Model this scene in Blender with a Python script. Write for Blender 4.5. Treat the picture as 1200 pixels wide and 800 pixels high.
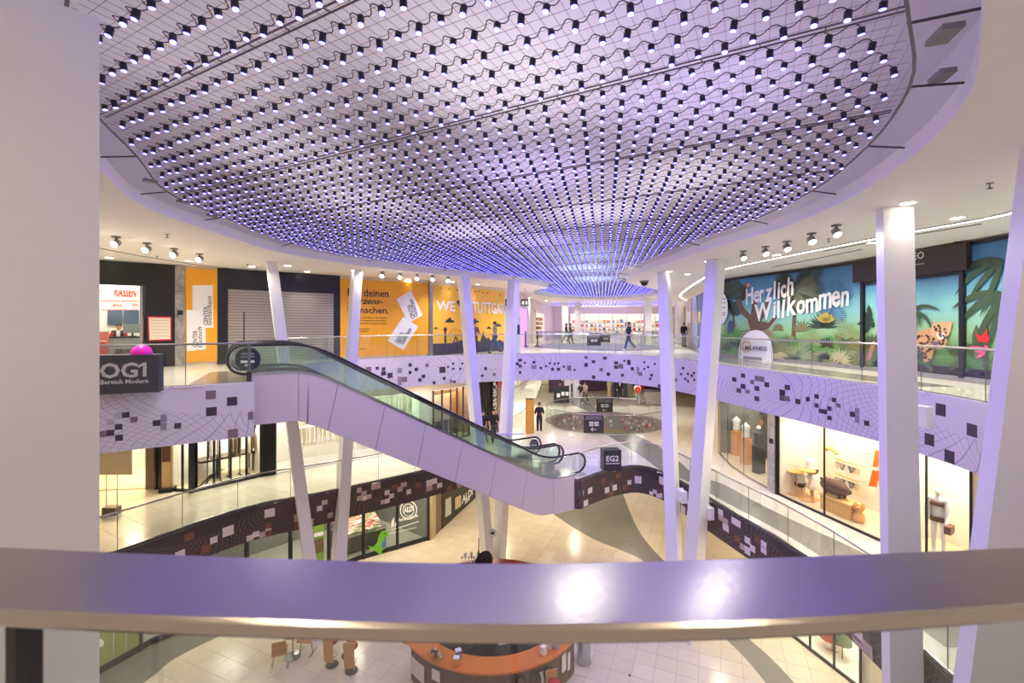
import bpy, bmesh, math, random
from mathutils import Vector, Matrix
from mathutils.geometry import tessellate_polygon
random.seed(7)
for o in list(bpy.data.objects): bpy.data.objects.remove(o)
S = bpy.context.scene
COL = S.collection
PI = math.pi
# ------------------------------------------------------------------ camera
EYE = 1.5; F = 1200*16/36; HY = 381.5          # eye height, focal length in pixels, horizon row
ca = bpy.data.cameras.new('camera'); ca.lens = 16; ca.sensor_width = 36; ca.clip_start = .05; ca.clip_end = 300
ca.shift_y = (HY-400)/1200
ca.dof.use_dof = True; ca.dof.focus_distance = 13; ca.dof.aperture_fstop = 4.5
cam = bpy.data.objects.new('camera', ca); COL.objects.link(cam)
cam.location = (0, 0, EYE); cam.rotation_euler = (PI/2, 0, 0); S.camera = cam
S.view_settings.view_transform = 'Standard'; S.view_settings.look = 'None'; S.view_settings.gamma = 1
S.view_settings.use_curve_mapping = False
S.view_settings.exposure = 0.2
try:
    S.cycles.use_denoising = True; S.cycles.max_bounces = 8; S.cycles.diffuse_bounces = 5; S.cycles.transparent_max_bounces = 24
    S.cycles.caustics_reflective = False; S.cycles.caustics_refractive = False; S.cycles.sample_clamp_indirect = 6
except Exception: pass
# ------------------------------------------------------------------ world and large lights
w = bpy.data.worlds.new('world'); S.world = w; w.use_nodes = True
w.node_tree.nodes['Background'].inputs[0].default_value = (1, .90, .80, 1)
w.node_tree.nodes['Background'].inputs[1].default_value = .6  # even warm fill, added; enters through the unbuilt back and sides
def area(loc, power, color, size, rot=(0,0,0), shape='DISK', sy=None, spread=PI):
    l = bpy.data.lights.new('area_light', 'AREA'); l.energy = power; l.color = color; l.shape = shape; l.size = size
    if sy: l.size_y = sy
    l.spread = spread
    o = bpy.data.objects.new('area_light', l); COL.objects.link(o); o.location = loc; o.rotation_euler = rot
    return o
WARM = (1, .83, .62); NEUT = (1, .925, .79); VIO = (.62, .53, 1.0); LAV = (.96, .88, 1.0); ICE = (.50, .74, 1.0)
UPK = .34; NETK = 2.7
# unseen uplights added over the light net to brighten the white plenum
for x, y, p, c in ((-4.0,6.2,22,LAV),(-4.5,9.5,30,LAV),(-4.2,13,44,LAV),(-1.5,17,60,LAV),(1.4,4.2,40,VIO),(0,6.5,60,LAV),(.5,10.5,70,VIO),(3,7,56,VIO),
                   (4,11,50,LAV),(2.5,14,66,LAV),(1.5,19,60,VIO),(3.6,22.5,60,ICE),(4.5,28,150,ICE),(6,34,190,ICE),(-1.6,4.2,22,LAV)):
    area((x, y, 4.08), p*UPK, c, 3.0, (PI, 0, 0))
for x, y in ((10,46),(8,51),(13,52)):
    area((x, y, 4.08), 110*UPK, (.46, .38, 1.0), 2.0, (PI, 0, 0))
# extra small lamps added to strengthen the net's light falling into the well
for x, y, p, c in ((.75,5,2.6,(1,.97,.95)),(2.2,5,2.4,(.85,.84,1)),(-4.8,8.6,20,(1,.9,1)),(-3.6,12.6,13,(.8,.7,1)),(-1.6,8,7,(.7,.6,1)),(-1.2,11.5,18,(.42,.36,1)),(-1,15.4,26,(.22,.18,1)),  # first two added for bright streaks on the near handrail
                   (1.2,9,18,(.22,.18,1)),(1.4,12.6,24,(.17,.14,1)),(1.2,16.6,30,(.17,.14,1)),(1.6,20,34,(.17,.14,1)),(3.7,9,20,(.17,.14,1)),(4.1,11.4,24,(.16,.13,1)),(3.8,13.6,30,(.16,.13,1)),(3.6,17.2,32,(.16,.13,1)),(3.6,22,34,(.5,.5,1)),(4.6,28,30,(.6,.7,1)),(6.5,33,30,(.6,.7,1)),(8.6,48,40,(.5,.4,1)),(12,50,40,(.5,.4,1))):
    area((x, y, 3.86), p*NETK, c, .05)
# ------------------------------------------------------------------ helpers
def ray(px, py): return Vector(((px-600)/F, 1, (HY-py)/F))
def G(px, py, z=0):
    r = ray(px, py); t = (z-EYE)/r.z
    return Vector((r.x*t, t, z))
def G2(px, py, z=0): g = G(px, py, z); return (g.x, g.y)
def D(px, py, Y):
    r = ray(px, py); return Vector((r.x*Y, Y, EYE+r.z*Y))
def lin(c): return tuple(((v/255)/12.92 if v/255 <= .04045 else ((v/255+.055)/1.055)**2.4) for v in c)
MATS = {}
def M(name, rgb, rough=.5, metal=0., noise=.06, scale=9., emit=0., spec=.5, ecol=None, bump=0.):
    """procedural material: sRGB base colour with a fine tonal grain"""
    if name in MATS: return MATS[name]
    m = bpy.data.materials.new(name); m.use_nodes = True; nt = m.node_tree; b = nt.nodes['Principled BSDF']
    c = lin(rgb)
    b.inputs['Roughness'].default_value = rough; b.inputs['Metallic'].default_value = metal
    b.inputs['Specular IOR Level'].default_value = spec
    tc = nt.nodes.new('ShaderNodeTexCoord'); n = nt.nodes.new('ShaderNodeTexNoise'); n.inputs['Scale'].default_value = scale
    n.inputs['Detail'].default_value = 3
    nt.links.new(tc.outputs['Object'], n.inputs['Vector'])
    mx = nt.nodes.new('ShaderNodeMix'); mx.data_type = 'RGBA'
    mx.inputs[6].default_value = (*[v*(1-noise) for v in c], 1); mx.inputs[7].default_value = (*[min(1, v*(1+noise)) for v in c], 1)
    nt.links.new(n.outputs['Fac'], mx.inputs[0]); nt.links.new(mx.outputs[2], b.inputs['Base Color'])
    if bump:
        bp = nt.nodes.new('ShaderNodeBump'); bp.inputs['Strength'].default_value = bump; nt.links.new(n.outputs['Fac'], bp.inputs['Height'])
        nt.links.new(bp.outputs['Normal'], b.inputs['Normal'])
    if emit:
        b.inputs['Emission Color'].default_value = (*(lin(ecol) if ecol else c), 1); b.inputs['Emission Strength'].default_value = emit
    MATS[name] = m; return m
def node(nt, t, **kw):
    n = nt.nodes.new(t)
    for k, v in kw.items(): setattr(n, k, v)
    return n
def mth(nt, op, a, b=None, c=None):
    n = nt.nodes.new('ShaderNodeMath'); n.operation = op
    for i, v in enumerate((a, b, c)):
        if v is None: continue
        if isinstance(v, (int, float)): n.inputs[i].default_value = v
        else: nt.links.new(v, n.inputs[i])
    return n.outputs[0]
def glass(name, tint=(.94,.97,.955), refl=.03):
    m = bpy.data.materials.new(name); m.use_nodes = True; nt = m.node_tree; nt.nodes.clear()
    out = node(nt, 'ShaderNodeOutputMaterial'); t = node(nt, 'ShaderNodeBsdfTransparent'); t.inputs[0].default_value = (*tint, 1)
    g = node(nt, 'ShaderNodeBsdfGlossy'); g.inputs['Roughness'].default_value = .02
    lw = node(nt, 'ShaderNodeLayerWeight'); lw.inputs[0].default_value = .35
    f = mth(nt, 'MULTIPLY_ADD', lw.outputs['Facing'], .14, refl)
    mx = node(nt, 'ShaderNodeMixShader'); nt.links.new(f, mx.inputs[0]); nt.links.new(t.outputs[0], mx.inputs[1]); nt.links.new(g.outputs[0], mx.inputs[2])
    nt.links.new(mx.outputs[0], out.inputs[0]); MATS[name] = m; return m
GLASS = glass('clear_glass'); SHOPGLASS = glass('shop_glass', (.95,.97,.96), .02)
GREENGLASS = glass('balustrade_glass', (.92,.965,.945), .05)
def fascia_mat(name, base, line, dens, wid):
    """printed panel: a warped diagonal line net over a flat ground, in metres along the panel"""
    m = bpy.data.materials.new(name); m.use_nodes = True; nt = m.node_tree; b = nt.nodes['Principled BSDF']
    uv = node(nt, 'ShaderNodeUVMap'); sx = node(nt, 'ShaderNodeSeparateXYZ'); nt.links.new(uv.outputs[0], sx.inputs[0])
    u, v = sx.outputs[0], sx.outputs[1]
    wp = mth(nt, 'MULTIPLY', mth(nt, 'SINE', mth(nt, 'MULTIPLY', u, 1.35)), mth(nt, 'MULTIPLY', mth(nt, 'COSINE', mth(nt, 'MULTIPLY', v, 2.3)), .42))
    vv = mth(nt, 'ADD', v, wp); uu = mth(nt, 'ADD', u, mth(nt, 'MULTIPLY', mth(nt, 'SINE', mth(nt, 'MULTIPLY', v, 3.1)), .22))
    ms = []
    for s in (1, -1):
        q = mth(nt, 'MULTIPLY', mth(nt, 'ADD', uu, mth(nt, 'MULTIPLY', vv, s*1.15)), dens)
        d = mth(nt, 'ABSOLUTE', mth(nt, 'SUBTRACT', mth(nt, 'FRACT', q), .5))
        ms.append(mth(nt, 'LESS_THAN', d, wid))
    gate = mth(nt, 'GREATER_THAN', mth(nt, 'ADD', mth(nt, 'SINE', mth(nt, 'MULTIPLY', u, .9)), mth(nt, 'SINE', mth(nt, 'MULTIPLY_ADD', v, 3.5, 1.0))), -1.15)
    fac = mth(nt, 'MULTIPLY', mth(nt, 'MAXIMUM', ms[0], ms[1]), gate)
    mx = node(nt, 'ShaderNodeMix', data_type='RGBA'); nt.links.new(fac, mx.inputs[0])
    mx.inputs[6].default_value = (*lin(base), 1); mx.inputs[7].default_value = (*lin(line), 1)
    nt.links.new(mx.outputs[2], b.inputs['Base Color']); b.inputs['Roughness'].default_value = .6
    MATS[name] = m; return m
def stone_mat(name, base, var, rough=.28, island=True, veins=.5, scale=1.2):
    """polished stone: soft veins, tone differs from tile to tile"""
    m = bpy.data.materials.new(name); m.use_nodes = True; nt = m.node_tree; b = nt.nodes['Principled BSDF']
    ge = node(nt, 'ShaderNodeNewGeometry'); n = node(nt, 'ShaderNodeTexNoise'); n.inputs['Scale'].default_value = scale; n.inputs['Detail'].default_value = 6
    n.inputs['Distortion'].default_value = 1.2
    oi = node(nt, 'ShaderNodeObjectInfo'); ad = node(nt, 'ShaderNodeVectorMath', operation='ADD'); 
    cb = node(nt, 'ShaderNodeCombineXYZ'); r9 = mth(nt, 'MULTIPLY', mth(nt, 'ADD', oi.outputs['Random'], ge.outputs['Random Per Island']), 9.)
    nt.links.new(r9, cb.inputs[0]); nt.links.new(r9, cb.inputs[2])
    nt.links.new(ge.outputs['Position'], ad.inputs[0]); nt.links.new(cb.outputs[0], ad.inputs[1]); nt.links.new(ad.outputs[0], n.inputs['Vector'])
    f = mth(nt, 'MULTIPLY_ADD', n.outputs['Fac'], veins*2, -veins+.5)
    rnd = mth(nt, 'FRACT', mth(nt, 'ADD', oi.outputs['Random'], ge.outputs['Random Per Island']))
    f = mth(nt, 'ADD', mth(nt, 'MULTIPLY', f, .65), mth(nt, 'MULTIPLY', rnd, .35))
    mx = node(nt, 'ShaderNodeMix', data_type='RGBA'); nt.links.new(f, mx.inputs[0])
    mx.inputs[6].default_value = (*lin(base), 1); mx.inputs[7].default_value = (*lin(var), 1)
    nt.links.new(mx.outputs[2], b.inputs['Base Color']); b.inputs['Roughness'].default_value = rough
    MATS[name] = m; return m
def wood_mat(name, a, c, rough=.45, scale=3.):
    m = bpy.data.materials.new(name); m.use_nodes = True; nt = m.node_tree; b = nt.nodes['Principled BSDF']
    tc = node(nt, 'ShaderNodeTexCoord'); mp = node(nt, 'ShaderNodeMapping'); mp.inputs['Scale'].default_value = (scale, scale, scale*.15)
    n = node(nt, 'ShaderNodeTexNoise'); n.inputs['Scale'].default_value = 4; n.inputs['Detail'].default_value = 5
    oi = node(nt, 'ShaderNodeObjectInfo')
    nt.links.new(tc.outputs['Object'], mp.inputs[0]); nt.links.new(mp.outputs[0], n.inputs['Vector'])
    f = mth(nt, 'ADD', mth(nt, 'MULTIPLY', n.outputs['Fac'], .7), mth(nt, 'MULTIPLY', oi.outputs['Random'], .35))
    mx = node(nt, 'ShaderNodeMix', data_type='RGBA'); nt.links.new(f, mx.inputs[0])
    mx.inputs[6].default_value = (*lin(a), 1); mx.inputs[7].default_value = (*lin(c), 1)
    nt.links.new(mx.outputs[2], b.inputs['Base Color']); b.inputs['Roughness'].default_value = rough
    MATS[name] = m; return m
def brushed(name, rgb, rough=.3, streak=40.):
    m = bpy.data.materials.new(name); m.use_nodes = True; nt = m.node_tree; b = nt.nodes['Principled BSDF']
    b.inputs['Metallic'].default_value = 1; b.inputs['Base Color'].default_value = (*lin(rgb), 1)
    tc = node(nt, 'ShaderNodeTexCoord'); mp = node(nt, 'ShaderNodeMapping'); mp.inputs['Scale'].default_value = (2, streak, streak)
    n = node(nt, 'ShaderNodeTexNoise'); n.inputs['Scale'].default_value = 8
    nt.links.new(tc.outputs['Object'], mp.inputs[0]); nt.links.new(mp.outputs[0], n.inputs['Vector'])
    nt.links.new(mth(nt, 'MULTIPLY_ADD', n.outputs['Fac'], .16, rough-.08), b.inputs['Roughness'])
    MATS[name] = m; return m
def root_loc(p):
    while p is not None and p.parent is not None: p = p.parent
    return Vector(p.location) if p is not None else Vector((0,0,0))
class MB:
    """collects shapes and links them as one mesh object"""
    def __init__(s): s.v = []; s.f = []; s.mi = []; s.uv = {}; s.cur = 0
    def add(s, vs, fs):
        k = len(s.v); s.v += [tuple(v) for v in vs]
        for f in fs: s.f.append(tuple(i+k for i in f)); s.mi.append(s.cur)
        return s
    def box(s, c, d, rz=0, rx=0, ry=0):
        R = Matrix.Rotation(rz, 3, 'Z') @ Matrix.Rotation(ry, 3, 'Y') @ Matrix.Rotation(rx, 3, 'X'); c = Vector(c)
        vs = [c + R @ Vector((x*d[0]/2, y*d[1]/2, z*d[2]/2)) for z in (-1,1) for y in (-1,1) for x in (-1,1)]
        return s.add(vs, [(0,2,3,1),(4,5,7,6),(0,1,5,4),(2,6,7,3),(0,4,6,2),(1,3,7,5)])
    def bar(s, a, b, w, h, up=(0,0,1)):
        a = Vector(a); b = Vector(b); d = (b-a).normalized(); u = Vector(up); x = d.cross(u)
        if x.length < 1e-4: x = d.cross(Vector((1,0,0)))
        x.normalize(); y = x.cross(d)
        vs = [p + x*i*w/2 + y*j*h/2 for p in (a, b) for i, j in ((-1,-1),(1,-1),(1,1),(-1,1))]
        return s.add(vs, [(3,2,1,0),(4,5,6,7),(0,1,5,4),(1,2,6,5),(2,3,7,6),(3,0,4,7)])
    def taper(s, a, b, da, db, rz):
        """leaning post: rectangular section da at a, db at b, turned by rz"""
        R = Matrix.Rotation(rz, 3, 'Z'); vs = []
        for p, d in ((a, da), (b, db)):
            for i, j in ((-1,-1),(1,-1),(1,1),(-1,1)): vs.append(Vector(p) + R @ Vector((i*d[0]/2, j*d[1]/2, 0)))
        return s.add(vs, [(3,2,1,0),(4,5,6,7),(0,1,5,4),(1,2,6,5),(2,3,7,6),(3,0,4,7)])
    def tube(s, pts, r, n=6, closed=False, caps=True):
        pts = [Vector(p) for p in pts]; m = len(pts); k = len(s.v); prev = None; vs = []
        for i, p in enumerate(pts):
            if closed: d = pts[(i+1) % m] - pts[i-1]
            else: d = pts[min(i+1, m-1)] - pts[max(i-1, 0)]
            if d.length < 1e-9: d = Vector((0,0,1))
            d.normalize()
            if prev is None:
                x = d.cross(Vector((0,0,1)))
                if x.length < .05: x = d.cross(Vector((1,0,0)))
            else: x = prev - d*prev.dot(d)
            x.normalize(); prev = x; y = d.cross(x); rr = r[i] if isinstance(r, (list, tuple)) else r
            for j in range(n):
                t = 2*PI*j/n; vs.append(p + (x*math.cos(t) + y*math.sin(t))*rr)
        fs = []
        for i in range(m if closed else m-1):
            a = i*n; b = ((i+1) % m)*n
            for j in range(n): q = (j+1) % n; fs.append((a+j, b+j, b+q, a+q))
        if caps and not closed: fs += [tuple(range(n)), tuple(reversed(range((m-1)*n, m*n)))]
        return s.add(vs, fs)
    def lathe(s, prof, c=(0,0,0), n=16, R=None):
        c = Vector(c); vs = []; fs = []; m = len(prof)
        for r, z in prof:
            for j in range(n):
                t = 2*PI*j/n; p = Vector((max(r, 1e-4)*math.cos(t), max(r, 1e-4)*math.sin(t), z))
                vs.append(c + (R @ p if R else p))
        for i in range(m-1):
            for j in range(n): q = (j+1) % n; fs.append((i*n+j, i*n+q, (i+1)*n+q, (i+1)*n+j))
        fs += [tuple(reversed(range(n))), tuple(range((m-1)*n, m*n))]
        return s.add(vs, fs)
    def ball(s, c, r, n=10, sc=(1,1,1)):
        prof = [(math.sin(PI*i/6)*r, -math.cos(PI*i/6)*r) for i in range(7)]
        return s.lathe(prof, c, n, Matrix.Diagonal(sc))
    def slab(s, outer, holes, z0, z1, sides=True):
        polys = [[Vector((x, y, 0)) for x, y in outer]] + [[Vector((x, y, 0)) for x, y in h] for h in holes]
        flat = [p for q in polys for p in q]; tri = tessellate_polygon(polys); k = len(flat)
        s.add([(p.x, p.y, z1) for p in flat] + [(p.x, p.y, z0) for p in flat], [])
        b = len(s.v) - 2*k
        for t in tri:
            a, c, d = t; nrm = (flat[c]-flat[a]).cross(flat[d]-flat[a])
            if nrm.z < 0: a, d = d, a
            s.f.append((b+a, b+c, b+d)); s.mi.append(s.cur); s.f.append((b+k+d, b+k+c, b+k+a)); s.mi.append(s.cur)
        if sides:
            o = 0
            for q in polys:
                m = len(q)
                for i in range(m):
                    j = (i+1) % m; s.f.append((b+o+i, b+o+j, b+k+o+j, b+k+o+i)); s.mi.append(s.cur)
                o += m
        return s
    def prism(s, poly, n, th):
        """closed flat outline (3-D points) given a thickness along n"""
        k = len(poly); n = Vector(n)*th; P = [Vector(p) for p in poly]
        vs = [p+n for p in P] + P; fs = []
        tri = tessellate_polygon([P])
        for t in tri: fs.append(tuple(t)); fs.append(tuple(i+k for i in reversed(t)))
        for i in range(k): j = (i+1) % k; fs.append((i, j, j+k, i+k))
        return s.add(vs, fs)
    def build(s, name, mat, parent=None, smooth=False, kind=None, label=None, fix=True):
        me = bpy.data.meshes.new(name); L = root_loc(parent)
        me.from_pydata([(v[0]-L.x, v[1]-L.y, v[2]-L.z) for v in s.v], [], s.f)
        for m in (mat if isinstance(mat, (list, tuple)) else [mat]): me.materials.append(m)
        if isinstance(mat, (list, tuple)): me.polygons.foreach_set('material_index', s.mi)
        if fix:
            bm = bmesh.new(); bm.from_mesh(me); bmesh.ops.recalc_face_normals(bm, faces=bm.faces); bm.to_mesh(me); bm.free()
        if smooth: me.polygons.foreach_set('use_smooth', [True]*len(me.polygons))
        o = bpy.data.objects.new(name, me); COL.objects.link(o); o.parent = parent
        if kind: o['kind'] = kind
        if label: o['label'] = label
        return o
def tag(o, label, cat, group=None, kind=None):
    o['label'] = label; o['category'] = cat
    if group: o['group'] = group
    if kind: o['kind'] = kind
    return o
def thing(name, label, cat, loc=(0,0,0), group=None):
    o = bpy.data.objects.new(name, None); COL.objects.link(o); o.location = loc; o.empty_display_size = .1
    return tag(o, label, cat, group)
def struct(o): o['kind'] = 'structure'; return o
KIDS = {}
def copy_tree(o, loc=None, rz=None, parent=None, label=None, group=None):
    c = o.copy(); COL.objects.link(c); c.parent = parent
    if loc is not None: c.location = loc
    if rz is not None: c.rotation_euler = (0, 0, rz)
    if label: c['label'] = label
    if group: c['group'] = group
    for ch in KIDS.get(o.name) or list(o.children): copy_tree(ch, parent=c)
    return c
def smooth_poly(pts, n=4, closed=False):
    P = [Vector((p[0], p[1])) for p in pts]; out = []; m = len(P)
    for i in range(m if closed else m-1):
        g = lambda k: P[k % m] if closed else P[max(0, min(m-1, k))]
        a, b, c, d = g(i-1), g(i), g(i+1), g(i+2)
        for j in range(n):
            t = j/n
            out.append(.5*((2*b)+(c-a)*t+(2*a-5*b+4*c-d)*t*t+(-a+3*b-3*c+d)*t**3))
    if not closed: out.append(P[-1])
    return [(p.x, p.y) for p in out]
class Wall:
    """upright surface over a plan line; s runs along it, z up, off towards the atrium"""
    def __init__(s, pts, inside=(0, 12)):
        s.p = [Vector((a[0], a[1])) for a in pts]; s.c = [0]
        for a, b in zip(s.p, s.p[1:]): s.c.append(s.c[-1] + (b-a).length)
        s.n = []; I = Vector(inside)
        for a, b in zip(s.p, s.p[1:]):
            d = (b-a).normalized(); s.n.append(Vector((d.y, -d.x)))
        mid = (s.p[0]+s.p[-1])/2; k = len(s.n)//2
        if s.n[k].dot(I-(s.p[k]+s.p[k+1])/2) < 0: s.n = [-n for n in s.n]
        s.len = s.c[-1]
    def seg(s, q):
        for i in range(len(s.c)-1):
            if q <= s.c[i+1] or i == len(s.c)-2: return i
    def at(s, q, z, off=0):
        i = s.seg(q); d = (s.p[i+1]-s.p[i]).normalized(); p = s.p[i] + d*(q-s.c[i])
        nn = s.n[i].copy(); L = s.c[i+1]-s.c[i]; t = (q-s.c[i])/max(L, 1e-6)
        if off:
            if t < .5 and i > 0: nn = (s.n[i]*(t+.5) + s.n[i-1]*(.5-t)).normalized()
            elif t >= .5 and i < len(s.n)-1: nn = (s.n[i]*(1.5-t) + s.n[i+1]*(t-.5)).normalized()
        p = p + nn*off
        return Vector((p.x, p.y, z))
    def hit(s, px, py):
        r = ray(px, py); best = None
        for i, (a, b) in enumerate(zip(s.p, s.p[1:])):
            d = b-a; den = r.x*d.y - r.y*d.x
            if abs(den) < 1e-9: continue
            t = (a.x*d.y - a.y*d.x)/den; u = ((r.x*t-a.x)*d.x + (r.y*t-a.y)*d.y)/d.length_squared
            lo = -1e9 if i == 0 else -1e-6; hi = 1e9 if i == len(s.p)-2 else 1+1e-6
            if t > 0 and lo <= u <= hi and (best is None or t < best[0]): best = (t, s.c[i]+u*d.length, EYE+r.z*t)
        if best is None: best = (0, 0, 0)
        return best[1], best[2]
    def sx(s, px, py=400): return s.hit(px, py)[0]
    def strip(s, q0, q1, step=1.0):
        qs = sorted({q0, q1, *[c for c in s.c if q0 < c < q1]}); return qs
    def panel(s, mb, q0, q1, z0, z1, off=0, th=.12, zf=None):
        """solid slab following the wall between q0 and q1"""
        qs = s.strip(q0, q1); k = len(qs); vs = []
        for q in qs:
            for o_, z in ((off, z0), (off, z1), (off-th, z1), (off-th, z0)): vs.append(s.at(q, z, o_))
        fs = []
        for i in range(k-1):
            a = 4*i; b = a+4
            for j in range(4): q = (j+1) % 4; fs.append((a+j, a+q, b+q, b+j))
        fs += [(3,2,1,0), tuple(4*(k-1)+j for j in range(4))]
        mb.add(vs, fs); return mb
    def prt(s, mb, pts, off=.01, th=.01, pix=True):
        """flat printed shape: outline in pixels (or (s,z)) laid on the wall"""
        q = [s.hit(*p) if pix else p for p in pts]
        tri = tessellate_polygon([[Vector((a, b, 0)) for a, b in q]]); k = len(q)
        vs = [s.at(a, b, off) for a, b in q] + [s.at(a, b, off-th) for a, b in q]
        fs = [tuple(t) for t in tri] + [tuple(i+k for i in reversed(t)) for t in tri] + [(i, (i+1) % k, (i+1) % k+k, i+k) for i in range(k)]
        mb.add(vs, fs); return mb
    def text(s, mb, body, q, z, size, off=.02, rot=0, shear=0, bold=0, sxs=1, align='LEFT', flip=1):
        vs, fs = text_mesh(body, size, shear, bold, align)
        c, sn = math.cos(rot), math.sin(rot)
        mb.add([s.at(q + flip*(x*sxs*c - y*sn), z + (x*sxs*sn + y*c), off+zz) for x, y, zz in vs], fs); return mb
def text_mesh(body, size, shear=0, bold=0, align='LEFT', ext=.004):
    cu = bpy.data.curves.new('lettering', 'FONT'); cu.body = body; cu.size = size; cu.shear = shear; cu.offset = bold; cu.extrude = ext
    cu.align_x = align; cu.resolution_u = 2; cu.space_line = .95
    o = bpy.data.objects.new('lettering_tmp', cu); COL.objects.link(o)
    me = bpy.data.meshes.new_from_object(o.evaluated_get(bpy.context.evaluated_depsgraph_get()))
    vs = [tuple(v.co) for v in me.vertices]; fs = [tuple(p.vertices) for p in me.polygons]
    bpy.data.objects.remove(o); bpy.data.curves.remove(cu); bpy.data.meshes.remove(me)
    return vs, fs
def flat_text(mb, body, o, ux, uy, size, shear=0, bold=0, align='LEFT', ext=.004):
    """lettering on a plane with origin o and unit axes ux, uy"""
    vs, fs = text_mesh(body, size, shear, bold, align, ext); o = Vector(o); ux = Vector(ux); uy = Vector(uy); n = ux.cross(uy)
    mb.add([o + ux*x + uy*y + n*z for x, y, z in vs], fs); return mb
def inpoly(x, y, P):
    r = False; j = len(P)-1
    for i in range(len(P)):
        (a, b), (c, d) = P[i], P[j]
        if (b > y) != (d > y) and x < (c-a)*(y-b)/(d-b)+a: r = not r
        j = i
    return r
def edge_dist(x, y, P):
    best = 1e9; p = Vector((x, y))
    for i in range(len(P)):
        a = Vector(P[i-1]); b = Vector(P[i]); d = b-a; t = max(0, min(1, (p-a).dot(d)/max(d.length_squared, 1e-9)))
        best = min(best, (p-a-d*t).length)
    return best
def inset(P, d):
    out = []; m = len(P); ar = sum(P[i-1][0]*P[i][1]-P[i][0]*P[i-1][1] for i in range(m)); sg = 1 if ar > 0 else -1
    for i in range(m):
        a, b, c = Vector(P[i-1]), Vector(P[i]), Vector(P[(i+1) % m]); t = (c-a).normalized(); n = Vector((-t.y, t.x))*sg
        q = b+n*d; out.append((q.x, q.y))
    return out
def ellipse(cx, cy, rx, ry, n=48, a=0):
    return [(cx+rx*math.cos(2*PI*i/n)*math.cos(a)-ry*math.sin(2*PI*i/n)*math.sin(a), cy+rx*math.cos(2*PI*i/n)*math.sin(a)+ry*math.sin(2*PI*i/n)*math.cos(a)) for i in range(n)]
# ------------------------------------------------------------------ materials
WHITE = M('white_paint', (238,234,230), .5, noise=.02); CEIL = M('ceiling_paint', (250,247,242), .6, noise=.02)
COLM = M('column_paint', (242,240,240), .38, noise=.015); CREAM = M('cream_wall', (236,224,200), .5)
BLACK = M('black_panel', (26,26,28), .35); DARK = M('dark_metal', (48,48,52), .35, .4); RUBBER = M('black_rubber', (24,26,32), .35)
ANTH = M('anthracite', (70,72,76), .45); STEEL = brushed('brushed_steel', (176,168,160), .22)
nt_ = STEEL.node_tree; cx_ = nt_.nodes.new('ShaderNodeCombineXYZ'); cx_.inputs[0].default_value = 1; nt_.nodes['Principled BSDF'].inputs['Anisotropic'].default_value = .6; nt_.links.new(cx_.outputs[0], nt_.nodes['Principled BSDF'].inputs['Tangent']); STEEL2 = M('steel', (190,190,192), .25, 1, .03)
GREY = M('grey_paint', (140,138,136), .5); YEL = M('yellow_print', (244,172,28), .45, noise=.03); YEL2 = M('yellow_print_pale', (246,190,62), .45, noise=.03)
NAVY = M('navy_print', (46,48,72), .45); INK = M('black_ink', (46,40,36), .5); RED = M('red_print', (206,30,54), .45); LETTER = M('white_letter', (246,246,244), .4, noise=.01)
PINK = M('pink_plastic', (238,40,190), .3); ORANGE = M('orange_fabric', (236,120,30), .6); GOLD = M('pale_gold_wood', (222,170,84), .4)
SKIN = M('skin', (214,164,134), .55); HAIRD = M('dark_hair', (40,32,28), .6); BROWN = M('brown_weave', (92,58,44), .7, bump=.3); TAN = M('tan_wood', (206,160,104), .45)
SEAT = M('red_vinyl', (176,46,36), .4); WINW = M('window_white', (248,244,236), .5, noise=.02)
LIT = M('lit_white', (255,250,240), .5, emit=1.5, ecol=(255,244,226)); DISC = M('lamp_disc', (255,250,240), .5, emit=14, ecol=(255,242,222))
STRIP = M('led_strip', (255,255,255), .5, emit=6, ecol=(255,250,240)); LENS = M('led_lens', (200,204,255), .3, emit=12, ecol=(88,86,255))
LAMPB = M('lamp_housing', (40,42,58), .4); CABLE = M('grey_cable', (70,64,66), .6); WIRE = M('steel_wire', (120,112,112), .4, .5)
FASC_L = fascia_mat('lilac_fascia', (224,216,224), (168,158,172), 4.4, .035); FASC_D = fascia_mat('brown_fascia', (74,62,62), (118,100,95), 7.0, .06)
TILE_U = stone_mat('beige_stone', (220,204,176), (240,228,204), .22); TILE_E = stone_mat('pale_stone', (222,212,186), (240,232,212), .2)
STONE_G = stone_mat('grey_stone', (124,120,108), (152,148,136), .2, scale=2.); STONE_O = stone_mat('cream_stone', (226,216,198), (238,230,216), .18, veins=.3)
GROUT = M('grout', (150,138,118), .7); MARBLE = stone_mat('grey_marble', (120,112,108), (196,190,184), .2, veins=1.2, scale=3.)
SQ = {'d': M('square_dark', (66,56,72), .4), 'b': M('square_brown', (134,110,118), .4), 'g': M('square_grey', (150,140,152), .4), 'l': M('square_light', (192,182,194), .4),
      'w': M('square_white', (238,226,222), .4), 'p': M('square_pink', (206,180,172), .4), 'o': M('square_copper', (136,86,66), .4), 'k': M('square_umber', (112,88,82), .4)}
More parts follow.
